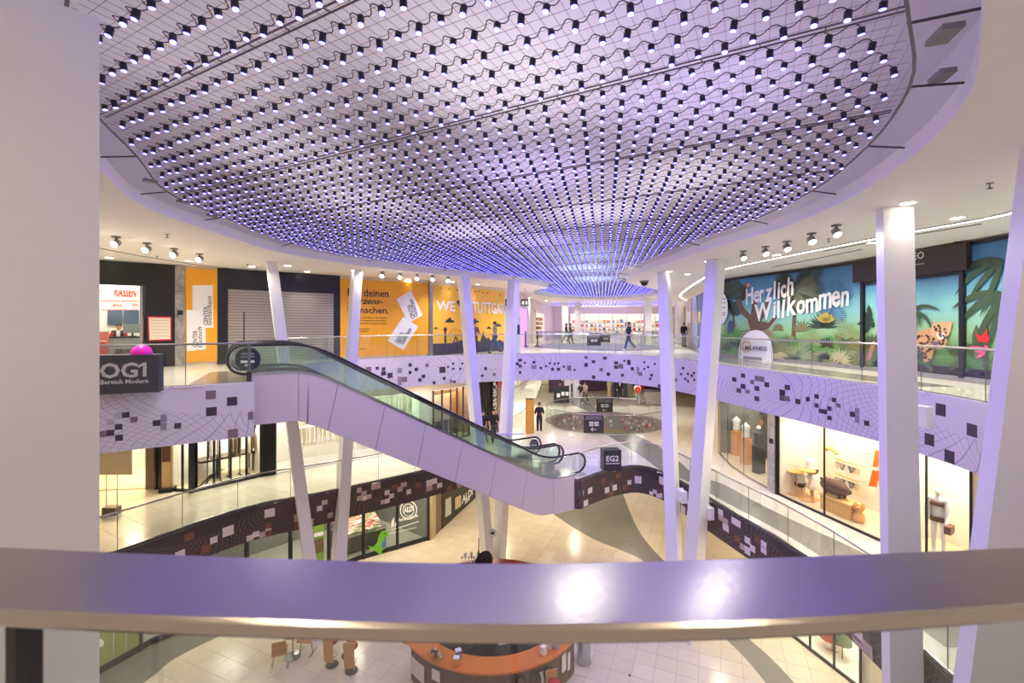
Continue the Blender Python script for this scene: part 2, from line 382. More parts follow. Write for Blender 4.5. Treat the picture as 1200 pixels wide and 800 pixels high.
# ------------------------------------------------------------------ plan: openings in the floors and the ceiling
ZO, ZE, ZU, ZC = 0.0, -4.5, -9.0, 3.76
TO, TE = 1.35, 1.1                                # depth of the two fascias
EA = Vector((-7.3, 11.9)); ED = Vector((.853, .522)); EP = Vector((-.522, .853)); EANG = math.atan2(.522, .853)
def esc(s, t): p = EA + ED*s + EP*t; return (p.x, p.y)
left_o = [(-11.5, 8.6), (-9.2, 10.1), (-6.66, 11.76)]
back_o = [esc(.75, 3.35), (-7.6, 17.2), (-6.6, 19.5), (-4, 21.9), (0, 23.5), (4, 23.9), (6.7, 21.0), (7.8, 17.4), (8.3, 14.8), (9.0, 11.3), (9.05, 9.6), (8.8, 8.2), (8.0, 6.2), (6.2, 3.6), (3.6, 1.5)]
back_s = [back_o[0]] + smooth_poly(back_o[1:], 4)
near_o = [(1.6, .82), (0, .70), (-1.6, .82), (-4.4, 2.0), (-8, 4.6), (-11, 7)]
VOID_O = left_o + back_s + near_o
VOID_O2 = ellipse(6.2, 32.2, 4.3, 4.7, 40)
left_e = smooth_poly([(-12.2, 9.5), (-10.9, 11.3), (-10.1, 12.6), (-9.3, 14.1), (-8.4, 15.2), (-6.45, 16.5), (-3.3, 19.0), (-1.6, 20.6)], 4)
edge_e = [esc(11.3, 3.45), esc(11.15, .0)]
right_e = smooth_poly([(2.66, 17.6), (3.6, 18.5), (4.6, 19.15), (5.4, 19.35), (6.1, 18.6), (6.5, 17.2), (6.8, 15.7), (7.1, 14.3), (7.4, 12.95), (7.65, 11), (7.6, 9.2), (7.2, 6.5), (6, 3.8), (3.6, 1.6)], 3)
VOID_E = left_e + edge_e + right_e + [(1.6, .82), (0, .70), (-1.6, .82), (-4.4, 2.0), (-9, 5), (-12, 8)]
VOID_E2 = ellipse(5.75, 28.3, 3.55, 3.1, 40)
OUT = [(-24, -4), (26, -4), (26, 64), (-24, 64)]
struct(MB().slab(OUT, [VOID_O, VOID_O2], -TO, 0, False).build('floor', STONE_O)).name = 'floor_upper'
FE = struct(MB().slab(OUT, [VOID_E, VOID_E2], ZE-TE, ZE-.012, False).build('floor_middle', GROUT))
FU = struct(MB().slab(OUT, [], ZU-.4, ZU-.012).build('floor_lower', GROUT))
# fascia bands round the openings (printed panels), each with its own printed squares
def fascia(name, pts, z0, z1, mat, th=.09, closed=False, inside=(0, 12)):
    P = pts + ([pts[0]] if closed else []); W = Wall(P, inside); mb = MB(); qs = W.c; vs = []
    for q in qs:
        for o_, z in ((.0, z0), (.0, z1), (-th, z1), (-th, z0)): vs.append(W.at(q, z, o_))
    fs = []
    for i in range(len(qs)-1):
        a = 4*i; b = a+4
        for j in range(4): q = (j+1) % 4; fs.append((a+j, a+q, b+q, b+j))
    mb.add(vs, fs); o = mb.build(name, mat); me = o.data; uv = me.uv_layers.new(name='UVMap')
    for lp in me.loops: i = lp.vertex_index; uv.data[lp.index].uv = (qs[i//4], me.vertices[i].co.z - z0)
    struct(o); return W, o
W1, F1 = fascia('trim_1', left_o, -TO, .04, FASC_L)
W2, F2 = fascia('trim_2', back_s, -TO, .04, FASC_L)
W3, F3 = fascia('trim_3', left_e, ZE-TE, ZE+.04, FASC_D)
W4, F4 = fascia('trim_4', edge_e[1:] + right_e, ZE-TE, ZE+.04, FASC_D, inside=(0, 10))
W5, F5 = fascia('trim_5', VOID_O2, -TO, .04, FASC_L, closed=True, inside=(6.2, 32))
W5b, F5b = fascia('trim_6', VOID_E2, ZE-TE, ZE+.04, M('glint_ground', (150,140,140), .3, noise=.4, scale=30), closed=True, inside=(5.7, 28))
W6, F6 = fascia('trim_7', [edge_e[0], edge_e[1]], ZE-TE, ZE+.0, FASC_D, inside=(0, 10))
def squares(W, fo, ox, oy, k, items, zlo, zhi):
    for it in items:
        x, y, w_, h_, c = it; px, py = ox+x/k, oy+y/k; hw, hh = w_/k/2, h_/k/2
        q, z = W.hit(px, py); qa = W.hit(px-hw, py)[0]; qb = W.hit(px+hw, py)[0]; za = W.hit(px, py-hh)[1]; dz = max(.05, min(.2, abs(za-z)))
        dq = max(.05, min(.35, abs(qb-qa)/2))
        z = min(zhi-dz-.02, max(zlo+dz+.02, z))
        W.prt(MB(), [(q-dq, z-dz), (q+dq, z-dz), (q+dq, z+dz), (q-dq, z+dz)], .006, .006, False)
        mb = MB(); W.prt(mb, [(q-dq, z-dz), (q+dq, z-dz), (q+dq, z+dz), (q-dq, z+dz)], .006, .006, False)
        mb.build('square_tile', SQ[c], fo)
def sq(s): return [(float(a), float(b), float(c), float(d), e) for a, b, c, d, e in (t.split(',') for t in s.split())]
squares(W1, F1, 100, 380, 4, sq('588,330,48,40,b 688,360,48,40,d 591,408,50,40,d 775,428,26,36,b 692,513,48,40,b 190,424,36,26,d 152,428,36,26,l 228,446,34,26,b 118,458,36,26,l 156,480,36,26,d 158,531,36,28,d 82,514,40,28,b 118,508,36,28,d 334,462,36,26,d 367,440,30,36,g 367,478,30,36,g 433,475,32,26,d'), -TO, 0)
squares(W2, F2, 300, 260, 4, sq('527,692,26,26,b 568,685,14,14,d 598,690,16,18,d 598,710,24,18,d 628,719,24,24,d 674,696,20,24,g 674,745,20,40,g 695,738,26,24,b 722,670,16,16,d 722,705,14,14,d 751,691,16,16,d 768,741,16,16,d 785,723,16,16,d 802,671,16,16,b 874,693,28,28,d 882,733,14,14,d 900,679,10,10,d 924,664,10,10,d 924,688,10,10,d 958,688,10,10,d 967,663,10,10,d 1076,687,14,14,d 1117,714,13,13,b 1060,720,12,12,d 915,746,14,14,b 930,762,12,12,d 835,770,14,14,d'), -TO, 0)
squares(W2, F2, 600, 260, 4, sq('25,665,14,14,d 38,648,18,12,d 38,675,14,14,d 38,705,12,12,d 60,660,10,10,d 103,657,14,12,d 103,680,24,18,g 135,684,12,12,d 160,675,10,10,d 178,662,10,10,d 200,665,10,10,d 217,662,10,10,d 190,690,14,14,d 218,690,14,14,d 243,678,10,10,d 268,685,18,24,b 293,693,10,10,d 347,635,16,14,b 347,670,16,18,d 382,655,16,14,d 382,727,16,16,d 418,692,16,16,b 436,638,16,14,d 452,713,16,16,d 488,660,18,14,d 488,680,18,16,d 510,676,22,22,b 527,651,10,10,d 548,658,16,24,d 564,688,14,16,d 518,718,14,14,d 590,695,12,34,g 602,712,18,18,b 620,657,9,9,d 620,688,9,9,d 638,680,10,10,d 655,718,12,12,d 648,735,12,12,d 670,665,9,9,d 690,770,12,14,d 802,685,12,12,d 792,713,10,10,d 825,712,10,10,d 843,720,12,12,d 853,708,10,10,d 812,735,10,10,d 825,745,10,10,d 855,740,9,9,d 768,740,14,16,b'), -TO, 0)
squares(W2, F2, 620, 420, 4, sq('962,98,20,20,d 1003,80,20,20,d 1003,130,22,22,d 983,150,20,20,d 1046,110,18,20,b 1068,140,22,22,d 1024,155,20,18,b 1080,95,44,24,b 1114,122,22,22,d 1068,188,22,22,d 1188,158,24,24,d 1188,186,24,24,b'), -TO, 0)
squares(W2, F2, 900, 400, 4, sq('66,240,24,26,d 91,215,24,24,d 66,266,24,22,b 91,268,24,24,b 140,281,24,24,d 187,270,18,20,d 228,257,20,20,d 228,300,18,20,d 290,270,18,20,l 310,274,20,20,d 330,300,20,20,b 288,314,20,20,d 250,326,24,20,d 270,330,12,22,d 288,358,20,20,d 396,341,24,24,d 418,326,20,30,g 418,362,20,38,g 463,383,24,24,d 810,320,46,56,d 957,416,48,58,d 757,460,44,54,d 851,545,46,58,d'), -TO, 0)
squares(W3, F3, 100, 540, 4, sq('669,328,52,44,w 602,370,34,30,w 487,354,44,36,o 566,412,44,36,o 444,440,46,40,w 864,243,48,38,w 800,343,32,26,w 772,375,32,26,w 830,358,30,26,p 858,328,28,24,p 858,302,28,24,o 858,355,26,24,o 990,266,24,34,p 990,300,24,32,o 1058,288,24,32,p 1098,222,26,24,w 1122,194,26,22,w 1147,232,24,20,k 1147,252,24,22,w 1147,275,24,20,o'), ZE-TE, ZE)
squares(W3, F3, 380, 540, 5, sq('35,318,30,26,w 35,292,30,24,k 35,345,30,24,o 8,242,22,26,w 205,170,28,30,p 232,190,32,28,p 205,218,28,28,p 262,208,28,26,p 235,218,28,26,w 302,148,54,32,p 368,185,28,28,w 395,204,28,26,w 368,234,30,26,w 342,240,24,24,p 318,225,28,28,k 415,152,40,32,o 444,165,28,28,p 466,138,34,26,p 495,180,26,28,w 552,142,32,34,o 615,128,34,34,w 645,118,32,32,w 615,160,34,30,p 645,156,32,32,k 676,142,30,28,w 735,160,30,30,o 792,130,28,30,w 792,155,28,22,p 820,138,26,26,k'), ZE-TE, ZE)
squares(W4, F4, 600, 540, 4, sq('327,152,20,26,w 366,138,20,26,w 346,197,20,28,w 428,94,22,24,o 498,68,22,24,o 463,104,18,22,k 445,136,20,26,w 481,124,20,26,w 464,156,20,22,o 530,124,22,24,o 550,100,18,20,w 591,87,32,34,w 703,92,24,36,w 653,156,18,18,w 670,144,18,18,w 684,172,16,18,w 698,162,14,22,w 978,240,22,26,w 978,266,22,26,p 1002,282,22,26,p 1002,312,28,32,w 1050,287,42,32,w 1058,366,28,28,o 1080,402,22,26,p 1104,372,26,30,w 1104,420,26,36,w 1128,410,24,30,w 1150,370,26,30,o 1180,390,26,28,w 1180,420,26,26,w 802,238,22,32,w 830,200,14,22,w'), ZE-TE, ZE)
squares(W4, F4, 920, 730, 4.286, sq('365,60,50,60,w 365,110,50,40,p 415,150,50,60,p'), ZE-TE, ZE)
for k in range(240):                                        # coloured squares painted for glints on the reflective glass in the second well
    q = random.uniform(0, W5b.len); z = ZE-.08-random.random()*.95; d = random.uniform(.04, .1)
    mb = MB(); W5b.prt(mb, [(q-d, z-d), (q+d, z-d), (q+d, z+d), (q-d, z+d)], .006, .006, False); mb.build('square_tile', random.choice([SQ['w'], SQ['p'], RED, SQ['b'], SQ['l'], SQ['o']]), F5b)
# ------------------------------------------------------------------ stone tiles
def tiles(fo, z, ok, sz, ang, mat, name, lim=300, sc=(1, 1)):
    c, s = math.cos(ang), math.sin(ang); cand = []
    for i in range(-60, 90):
        for j in range(-60, 90):
            x = c*i*sz*sc[0] - s*j*sz*sc[1]; y = s*i*sz*sc[0] + c*j*sz*sc[1]
            if ok(x, y): cand.append((x*x+y*y, x, y))
    cand.sort(); gx, gy = sz*sc[0]/2-.004, sz*sc[1]/2-.004
    proto = MB().box((0, 0, z-.01), (gx*2, gy*2, .02)).build('tile', mat); me = proto.data; bpy.data.objects.remove(proto)
    seen = [t for t in cand if t[2] > .5 and abs(t[1]/t[2]*F) < 640 and (EYE-z)/t[2]*F < 450]
    far = [t for t in cand if t not in set(seen[:lim])]
    for _, x, y in seen[:lim]:
        o = bpy.data.objects.new('tile', me); COL.objects.link(o); o.location = (x, y, 0); o.rotation_euler = (0, 0, ang); o.parent = fo
    mb = MB()
    for _, x, y in far: mb.box((x, y, z-.01), (gx*2, gy*2, .02), ang)
    if far: mb.build(name, mat, fo, kind='stuff', fix=False)
def tri_ok(P, lo): return lambda x, y: inpoly(x, y, P)
URB = [(-15.5, 10), (-14.2, 13), (-12.6, 15.8), (-7.5, 21.3), (-4.6, 23.4), (-3.2, 28.6), (-2.6, 34), (9, 34), (10.2, 26), (10.6, 20), (10.8, 15.5), (11.4, 13.4), (12.4, 9), (12.6, 5), (4, 8)]
tiles(FU, ZU, tri_ok(URB, 0), .62, -.41, TILE_U, 'far_tiles')
def e_ok(x, y): return 8 < y < 34 and -16 < x < 13 and (not inpoly(x, y, VOID_E) or edge_dist(x, y, VOID_E) < .0) and not inpoly(x, y, VOID_E2) and edge_dist(x, y, VOID_E) > .3 and edge_dist(x, y, VOID_E2) > .3
tiles(FE, ZE, e_ok, .75, -.52, TILE_E, 'far_tiles')
# plain stone margin along the well edge so the tiles end cleanly
for nm, V in (('edge_stone', VOID_E), ('edge_stone', VOID_E2)):
    o_ = inset(V, -.62); struct(MB().slab(o_, [V], ZE-.012, ZE-.002).build(nm, TILE_E, FE))
# grey granite bands
def band(name, L, R, z, fo, mat=STONE_G):
    P = smooth_poly(L, 5) + list(reversed(smooth_poly(R, 5)))
    return struct(MB().slab(P, [], z, z+.004).build(name, mat, fo))
band('floor_band', [(1.0, 28.5), (2.2, 25.6), (3.8, 22.7), (5.2, 21.2), (5.9, 20.2), (6.6, 17.5), (7.14, 15.4), (7.46, 13.4), (7.5, 8)], [(7.2, 31), (6.9, 28.2), (6.5, 23.5), (6.75, 20.5), (7.4, 18), (7.9, 15.5), (8.3, 13.4), (8.4, 8)], ZU, FU)
band('floor_band', [(-14, 10.5), (-12.9, 13.2), (-11.95, 15), (-6.9, 20.3)], [(-12.3, 9.5), (-10.85, 13.35), (-10.3, 14.9), (-6.4, 19.4)], ZU, FU)
eb = lambda *a: [G2(x, y, ZE) for x, y in a]
band('floor_band', eb((632, 449), (650, 460), (672, 474), (690, 482)), eb((643, 447), (668, 460), (690, 472), (703, 481)), ZE, FE)
band('floor_band', eb((712, 510), (735, 524), (757, 538), (775, 551)) + [(6.9, 17.2), (7.2, 15.7), (7.6, 14.2), (7.9, 12.9), (8.1, 11), (8.1, 8.5)], eb((744, 509), (770, 522), (795, 540), (815, 556)) + [(8.0, 17.2), (8.3, 15.5), (8.7, 13.9), (9.2, 12.3), (9.6, 10.5), (9.8, 8.5)], ZE, FE)
band('floor_band', [G2(768, 403), G2(792, 403), G2(822, 416), G2(843, 424), (9.2, 14.6), (9.9, 11.2)], [G2(768, 400), G2(805, 403), G2(828, 412), (10.2, 19.5), (10.6, 15), (10.9, 11.2)], ZO+.001, bpy.data.objects['floor_upper'])
_fl = bpy.data.objects['floor_upper']; struct(MB().slab([G2(214,455,0), G2(246,436,0), G2(300,433,0), G2(293,449,0)][::-1], [], .001, .004).build('floor_band', M('brown_floor_patch', (150,132,112), .2), _fl))  # small flat brown patch on the upper floor by the escalator top
# ------------------------------------------------------------------ ceiling with its wavy opening, plenum above
lip = [G2(*p, ZC) for p in ((118,200),(165,240),(240,268),(330,296),(430,312),(520,322),(600,330),(642,337))]
lip += [(1.5, 29), (1.7, 32.5), (3.6, 36.3), (6.1, 38.5), (8.2, 38.3), (10, 36.6), (10.7, 33.4), (10, 30.2), (8.0, 27), (6.2, 24.2)]
lip += [G2(*p, ZC) for p in ((736,327),(752,319),(820,295),(900,272),(980,240),(1060,190),(1130,120),(1150,40))] + [(2.75, 2.7), (1.6, 2.05), (0, 1.85), (-1.8, 2.05), (-3.6, 3.1), (-5.1, 4.8)]
LIP = smooth_poly(lip, 4, True)
LIP2 = ellipse(10.2, 49, 6.6, 7.4, 40, -.2)
ZP = 5.0
struct(MB().slab(OUT, [LIP, LIP2], ZC, ZC+.25).build('ceiling', CEIL))
PLEN = M('plenum_white', (236,232,236), .7, noise=.03)
def plenum(P, nm):
    mb = MB(); W = Wall(P + [P[0]], (0, 12)); k = len(P)
    big = inset(P, -.35); mb.slab(big, [], ZP, ZP+.1)
    b = len(mb.v); mb.add([(x, y, z) for x, y in big for z in (ZC+.25, ZP)], [(2*i, 2*i+1, 2*((i+1) % k)+1, 2*((i+1) % k)) for i in range(k)])
    return struct(mb.build(nm, PLEN))
plenum(LIP, 'ceiling.001'); plenum(LIP2, 'ceiling.002')
# ------------------------------------------------------------------ light net under the plenum
ZN = 4.02
NET = inset(LIP, .42)
rv = Vector((.882, -.471)); nv = Vector((.471, .882))
net = thing('light_net', 'wavy light net of hundreds of small blue-white lamps across the ceiling opening', 'light net', (0, 8, ZN))
KIDS_ = {}
def inframe(x, y, z): return y > .3 and 100 < 600+x/y*F < 1215 and -15 < HY-(z-EYE)/y*F
lamps = []
for i in range(-20, 150):
    row = []
    for k in range(-140, 140):
        p = nv*(i*.3) + rv*(k*.225 - i*.091)
        if inpoly(p.x, p.y, NET) and edge_dist(p.x, p.y, NET) > .12: row.append((k, p.x, p.y))
    lamps.append(row)
flat = [(x*x+y*y, x, y, k) for r in lamps for k, x, y in r]
vis = sorted(t for t in flat if inframe(t[1], t[2], ZN))[:300]; visset = {(t[1], t[2]) for t in vis}
def lamp_shape(mb, mb2, x, y, tall, rx=0, ry=0):
    R = Matrix.Rotation(rx, 3, 'X') @ Matrix.Rotation(ry, 3, 'Y'); h = .07 if tall else .045
    mb.lathe([(.012, .012), (.03, .006), (.03, -h)], (x, y, ZN), 8, R)
    k = len(mb2.v); c = Vector((x, y, ZN)); pts = []
    for r, z in ((.026, -h-.001), (.025, -h-.006), (.016, -h-.01)):
        for j in range(8): t = 2*PI*j/8; pts.append(c + R @ Vector((r*math.cos(t), r*math.sin(t), z)))
    mb2.add(pts, [(a*8+j, a*8+(j+1) % 8, a*8+8+(j+1) % 8, a*8+8+j) for a in (0, 1) for j in range(8)] + [tuple(reversed(range(16, 24)))])
protos = []
for tall in (0, 1):
    a, b = MB(), MB(); lamp_shape(a, b, 0, 8, tall)
    h = a.build('lamp', LAMPB, net); l = b.build('lens', LENS, net); protos.append((h.data, l.data)); bpy.data.objects.remove(h); bpy.data.objects.remove(l)
for _, x, y, k in vis:
    h = bpy.data.objects.new('lamp', protos[k % 2][0]); COL.objects.link(h); h.parent = net; h.location = (x, y-8, 0); h.rotation_euler = (random.uniform(-.22, .22), random.uniform(-.22, .22), 0)
    l = bpy.data.objects.new('lens', protos[k % 2][1]); COL.objects.link(l); l.parent = h
a, b = MB(), MB()
for _, x, y, k in flat:
    if (x, y) not in visset: lamp_shape(a, b, x, y, k % 2, random.uniform(-.2, .2), random.uniform(-.2, .2))
a.build('far_lamps', LAMPB, net, kind='stuff', fix=False); b.build('far_lenses', LENS, net, kind='stuff', fix=False)
for row in lamps:
    runs = []; cur = []
    for t in row:
        if cur and t[0] != cur[-1][0]+1: runs.append(cur); cur = []
        cur.append(t)
    if cur: runs.append(cur)
    mb = MB()
    for run in runs:
        if len(run) < 2: continue
        pts = []
        for (k, x, y), (_, x2, y2) in zip(run, run[1:]):
            A, B = Vector((x, y, ZN+.01)), Vector((x2, y2, ZN+.01)); sd = 1 if k % 2 else -1
            for t in ([0, .1, .22, .36, .5, .64, .78, .9] if y < 10 else [0, .22, .5, .8]):
                o_ = .042*math.sin(2*PI*t); dz = .022*math.sin(PI*t)
                pts.append(A.lerp(B, t) + Vector((nv.x, nv.y, 0))*o_*1.2 + Vector((0, 0, dz)))
        pts.append(Vector((run[-1][1], run[-1][2], ZN))); mb.tube(pts, .0055, 3, caps=False)
    if mb.v: mb.build('cable', CABLE, net, fix=False)
mb = MB(); 
def clip_runs(d, n_, off, step=.12):
    pts = []; run = None
    for k in range(-260, 420):
        p = n_*off + d*(k*step)
        if inpoly(p.x, p.y, NET):
            if run is None: run = [p, p]
            run[1] = p
        elif run is not None: pts.append(run); run = None
    return pts
for d, n_, st in ((rv, nv, .15), (nv, rv, .1125)):
    for i in range(-170, 400):
        for p, q in clip_runs(d, n_, i*st):
            if (q-p).length > .2 and min(p.y, q.y) < 24: mb.bar((p.x, p.y, ZN+.03), (q.x, q.y, ZN+.03), .0026, .0026)
mb.build('wire_mesh', WIRE, net, kind='stuff', fix=False)
mb = MB(); mb.tube([(x, y, ZN+.02) for x, y in NET], .016, 5, closed=True); mb.build('edge_cable', WIRE, net)
for j in range(-2, 18):                                     # twin carrying rods
    for p, q in clip_runs(rv, nv, .36+j*2.2):
        if (q-p).length < .5: continue
        mb = MB()
        for o_ in (-.035, .035): e = Vector((nv.x, nv.y, 0))*o_; mb.bar(Vector((p.x, p.y, ZN+.05))+e, Vector((q.x, q.y, ZN+.05))+e, .012, .012)
        L = (q-p).length; 
        for t in range(1, int(L/.5)): c = p + rv*(t*.5); mb.bar(Vector((c.x, c.y, ZN+.05))-Vector((nv.x, nv.y, 0))*.04, Vector((c.x, c.y, ZN+.05))+Vector((nv.x, nv.y, 0))*.04, .01, .01)
        mb.build('carrier_rod', WIRE, net)
for i in range(0, len(NET), 4):                             # brackets from the lip to the net
    a_, b_ = NET[i], LIP[i]
    if b_[1] < 26: MB().bar((a_[0], a_[1], ZN+.02), (b_[0], b_[1], ZC+.2), .018, .018).build('bracket', CABLE, net)
for px, py, w_, h_ in ((1107,44,.16,.26),(1104,92,.14,.22),(1076,165,.12,.3),(176,214,.2,.1),(214,238,.2,.1),(248,254,.2,.1)):
    c = G(px, py, ZN); MB().box((c.x, c.y, ZN+.03), (w_, h_, .05), -.3 if px > 600 else .9).build('junction_box', GREY, net)
# the second net far down the mall
NET2 = inset(LIP2, .5); net2 = thing('light_net', 'distant violet light net over the far end of the mall', 'light net', (10, 49, ZN)); a, b = MB(), MB()
for i in range(80, 240):
    for k in range(-120, 120):
        p = nv*(i*.36) + rv*(k*.36 - i*.11)
        if inpoly(p.x, p.y, NET2):
            a.lathe([(.03, .01), (.03, -.05)], (p.x, p.y, ZN), 5); b.lathe([(.027, -.05), (.02, -.075)], (p.x, p.y, ZN), 5)
a.build('far_lamps', LAMPB, net2, kind='stuff', fix=False); b.build('far_lenses', LENS, net2, kind='stuff', fix=False)
mb = MB(); mb.tube([(x, y, ZN+.02) for x, y in NET2], .03, 5, closed=True); mb.build('edge_cable', WIRE, net2)
# ------------------------------------------------------------------ leaning columns
def column(top, bot, zt, zb, rz, dt, db, label, group='leaning white columns'):
    mb = MB(); c = thing('column', label, 'column', (bot[0], bot[1], zb), group)
    mb.taper((bot[0], bot[1], zb), (top[0], top[1], zt), db, dt, rz); mb.build('shaft', COLM, c); return c
def col_px(t, Zt, b, Zb, rz, label, dt=(.46,.37), db=(.50,.40)):
    a_ = D(*t, Zt); e = D(*b, Zb); return column((a_.x, a_.y), (e.x, e.y), ZC, ZU, rz, dt, db, label)
col_px((318,308), 16.2, (374,745), 15.4, -1.0, 'slender white column leaning right in front of the closed roller shutter', (.42,.34), (.5,.4))
col_px((418,318), 18.7, (392,741), 15.7, -.9, 'slender white column leaning left in front of the yellow text poster', (.42,.34), (.5,.4))
col_px((543,325), 20.6, (572,660), 20.1, -.93, 'slender white column leaning right beside the heart of the yellow city mural')
col_px((602,330), 22.4, (584.5,660), 20.3, -.72, 'slender white column leaning left past the end of the yellow city mural')
col_px((778,320), 19.3, (793,738), 15.6, .9, 'slender white column leaning right beside the walking man in jeans', (.46,.4), (.5,.42))
col_px((839,305), 15.6, (807,742), 15.3, .6, 'white column leaning left beside the edge of the jungle mural', (.5,.42), (.54,.46))
c7 = col_px((1048,245), 8.75, (1062,1060), 8.2, -.35, 'thick white column standing in front of the dark jungle shop sign', (.47,.36), (.5,.38))
c8 = column((6.7, 5.6), (5.55, 6.0), ZC, ZU, -.42, (.5,.38), (.52,.4), 'thick white column leaning left at the right edge, violet on its left side')
column((-3.6, 3.28), (-3.6, 3.28), ZC, ZU, .78, (.9,.7), (.9,.7), 'very wide blurred white pillar filling the left edge close by')
for px, Z, lb in ((662,44,'thin distant white column just left of a twin, beyond the second well'), (677,44,'thin distant white column standing in front of the bright far shop shelves'), (759,38,'distant white column between the walking man and the far white letters'), (796,40,'distant white column half hidden behind a nearer leaning column')):
    a_ = D(px, 381, Z); column((a_.x, a_.y), (a_.x, a_.y), ZC, 0, 0, (.55,.55), (.55,.55), lb)
for px, lb in ((665,'white column on the middle floor beside the dark hoarding, left of its pair'), (675,'white column on the middle floor touching the dark hoarding, right of its pair')):
    a_ = G(px, 466, ZE); column((a_.x, a_.y), (a_.x, a_.y), -TO, ZE, 0, (.5,.5), (.5,.5), lb)
# little white tie boxes where columns meet the floor edges
for px, py, Z, lb, w_ in ((1079,487,8.9,'white box bracket tying thick column to the lilac fascia',.16),(799,581,15.9,'white box bracket on column over the brown fascia, left one',.2),(830,600,15.4,'white box bracket on column over the brown fascia, right one',.2)):
    c = D(px, py, Z); t = thing('tie_bracket', lb, 'bracket', (c.x, c.y, c.z-.2)); MB().box((c.x, c.y, c.z), (w_, .36, .4), .2).build('box', COLM, t); MB().box((c.x, c.y+.16, c.z), (w_*1.1, .05, .44), .2).build('back_plate', COLM, t)
NK = .26
# ------------------------------------------------------------------ walls of the three floors
def shifted(W, d): return Wall([tuple((W.at(q, 0, d)).xy) for q in W.c])
WL = Wall([(-20, 11.2), (-12.9, 16.6), (-7.8, 20.5), (-4.2, 22.6), (-.5, 27.6), (.56, 30.5), (2.4, 43), (4.3, 51), (5, 55)])
WB = Wall([(5, 55), (21, 55)])
WR = Wall([(21, 55), (13.4, 34.8), (11, 26.2), (10.3, 23.2), (10.2, 21.9), (10.6, 20.2), (11.1, 18.8), (11.6, 17.3), (12, 15), (12.15, 12), (12.2, 8), (12, 3)])
WEL = Wall([(-19, 16.0), (-13.2, 16.75), (-11.5, 16.4), (-9.9, 18.2), (-5.66, 21.2), (-3.2, 23.4), (-1.3, 26.5), (.5, 31), (2, 38), (3, 47)])
WEB = Wall([(3, 47), (22, 47)])
WER = Wall([(22, 47), (12.5, 31), (10.4, 23.5), (9.7, 21.2), (9.35, 19.4), (9.3, 17.8), (9.4, 16.6), (9.6, 15.5), (10.2, 12.9), (10.9, 10.4), (11.6, 7), (11.8, 3)])
WUL = Wall([(-15, 9.5), (-12.7, 13.2), (-11.9, 15), (-6.9, 20.4), (-4.0, 22.4), (-3.6, 23.7), (-2.2, 28), (-1.8, 34)])
WUR = Wall([(8.6, 34), (9, 26), (9.46, 15.5), (10, 13.4), (11, 9.5), (11.5, 5)])
def wallrun(W, name, z0, z1, gaps, mat=CREAM, off=-.02):
    """wall with openings: gaps are (q0, q1, zlow, zhigh)"""
    mb = MB(); q = 0
    for g in sorted(gaps):
        if g[0] > q: W.panel(mb, q, g[0], z0, z1, off, .15)
        if g[2] > z0: W.panel(mb, g[0], g[1], z0, g[2], off, .15)
        if g[3] < z1: W.panel(mb, g[0], g[1], g[3], z1, off, .15)
        q = g[1]
    if q < W.len: W.panel(mb, q, W.len, z0, z1, off, .15)
    return struct(mb.build(name, mat))
def spot_light(p, power, color=WARM, size=.25):
    return area(p, power, color, size)
def niche(name, label, cat, W, q0, q1, z0, z1, depth, back, floor, power, color=NEUT, n=2, glaz=True, panes=None, frame=DARK, fw=.05, group=None, side=None, litc=True):
    """a shop front: recess with back, sides, floor, luminous ceiling, glazing and frame"""
    c = W.at((q0+q1)/2, z0, -depth/2); t = thing(name, label, cat, (c.x, c.y, z0), group)
    m = MB(); W.panel(m, q0, q1, z0, z1, -depth, .06); m.build('back_panel', back, t)
    for q in (q0, q1):
        m = MB(); m.bar(W.at(q, (z0+z1)/2, -.03), W.at(q, (z0+z1)/2, -depth), .05, z1-z0); m.build('side_panel', side or back, t)
    m = MB(); W.panel(m, q0, q1, z0+.0, z0+.03, -.03, depth-.05); m.build('floor_panel', floor, t)
    if litc:
        m = MB(); W.panel(m, q0, q1, z1-.03, z1, -.1, depth-.15); m.build('lit_ceiling', LIT, t)
    else:
        m = MB(); W.panel(m, q0, q1, z1-.03, z1, -.03, depth-.05); m.build('soffit', WHITE, t)
    for i in range(n):
        p = W.at(q0+(q1-q0)*(i+.5)/n, z1-.08, -depth*.45); area(p, power/n*NK, color, min(1.0, (q1-q0)/n*.5))
    if glaz:
        k = panes or max(1, round((q1-q0)/1.4)); e = (q1-q0)/k
        for i in range(k):
            m = MB(); W.panel(m, q0+i*e+.01, q0+(i+1)*e-.01, z0+fw, z1-fw, .03, .015); m.build('glass_pane', SHOPGLASS, t)
        for i in range(k+1):
            m = MB(); p = W.at(min(max(q0+i*e, q0+.02), q1-.02), z0, .03); m.bar(p, p+Vector((0, 0, z1-z0)), fw, fw); m.build('mullion', frame, t)
        m = MB(); W.panel(m, q0, q1, z0, z0+fw*1.6, .045, .07); m.build('sill', frame, t)
    return t
def pix_text(W, mb, body, xl, xr, yb, yt, off=.02, shear=0, bold=.0, capr=.69, rot=0):
    q0, z0 = W.hit(xl, yb); q1 = W.hit(xr, yb)[0]; zt = W.hit(xl, yt)[1]; size = (zt-z0)/capr
    vs, _ = text_mesh(body, size, shear, bold*size); wd = max(v[0] for v in vs)-min(v[0] for v in vs); x0 = min(v[0] for v in vs); k = (q1-q0)/max(wd, 1e-6)
    W.text(mb, body, q0-x0*k, z0, size, off, rot, shear, bold*size, k); return mb
def pprt(W, name, pts, mat, par, off=.012, label=None):
    mb = MB(); W.prt(mb, pts, off, .01); return mb.build(name, mat, par, label=label)
L = lambda px, py=400: WL.hit(px, py)
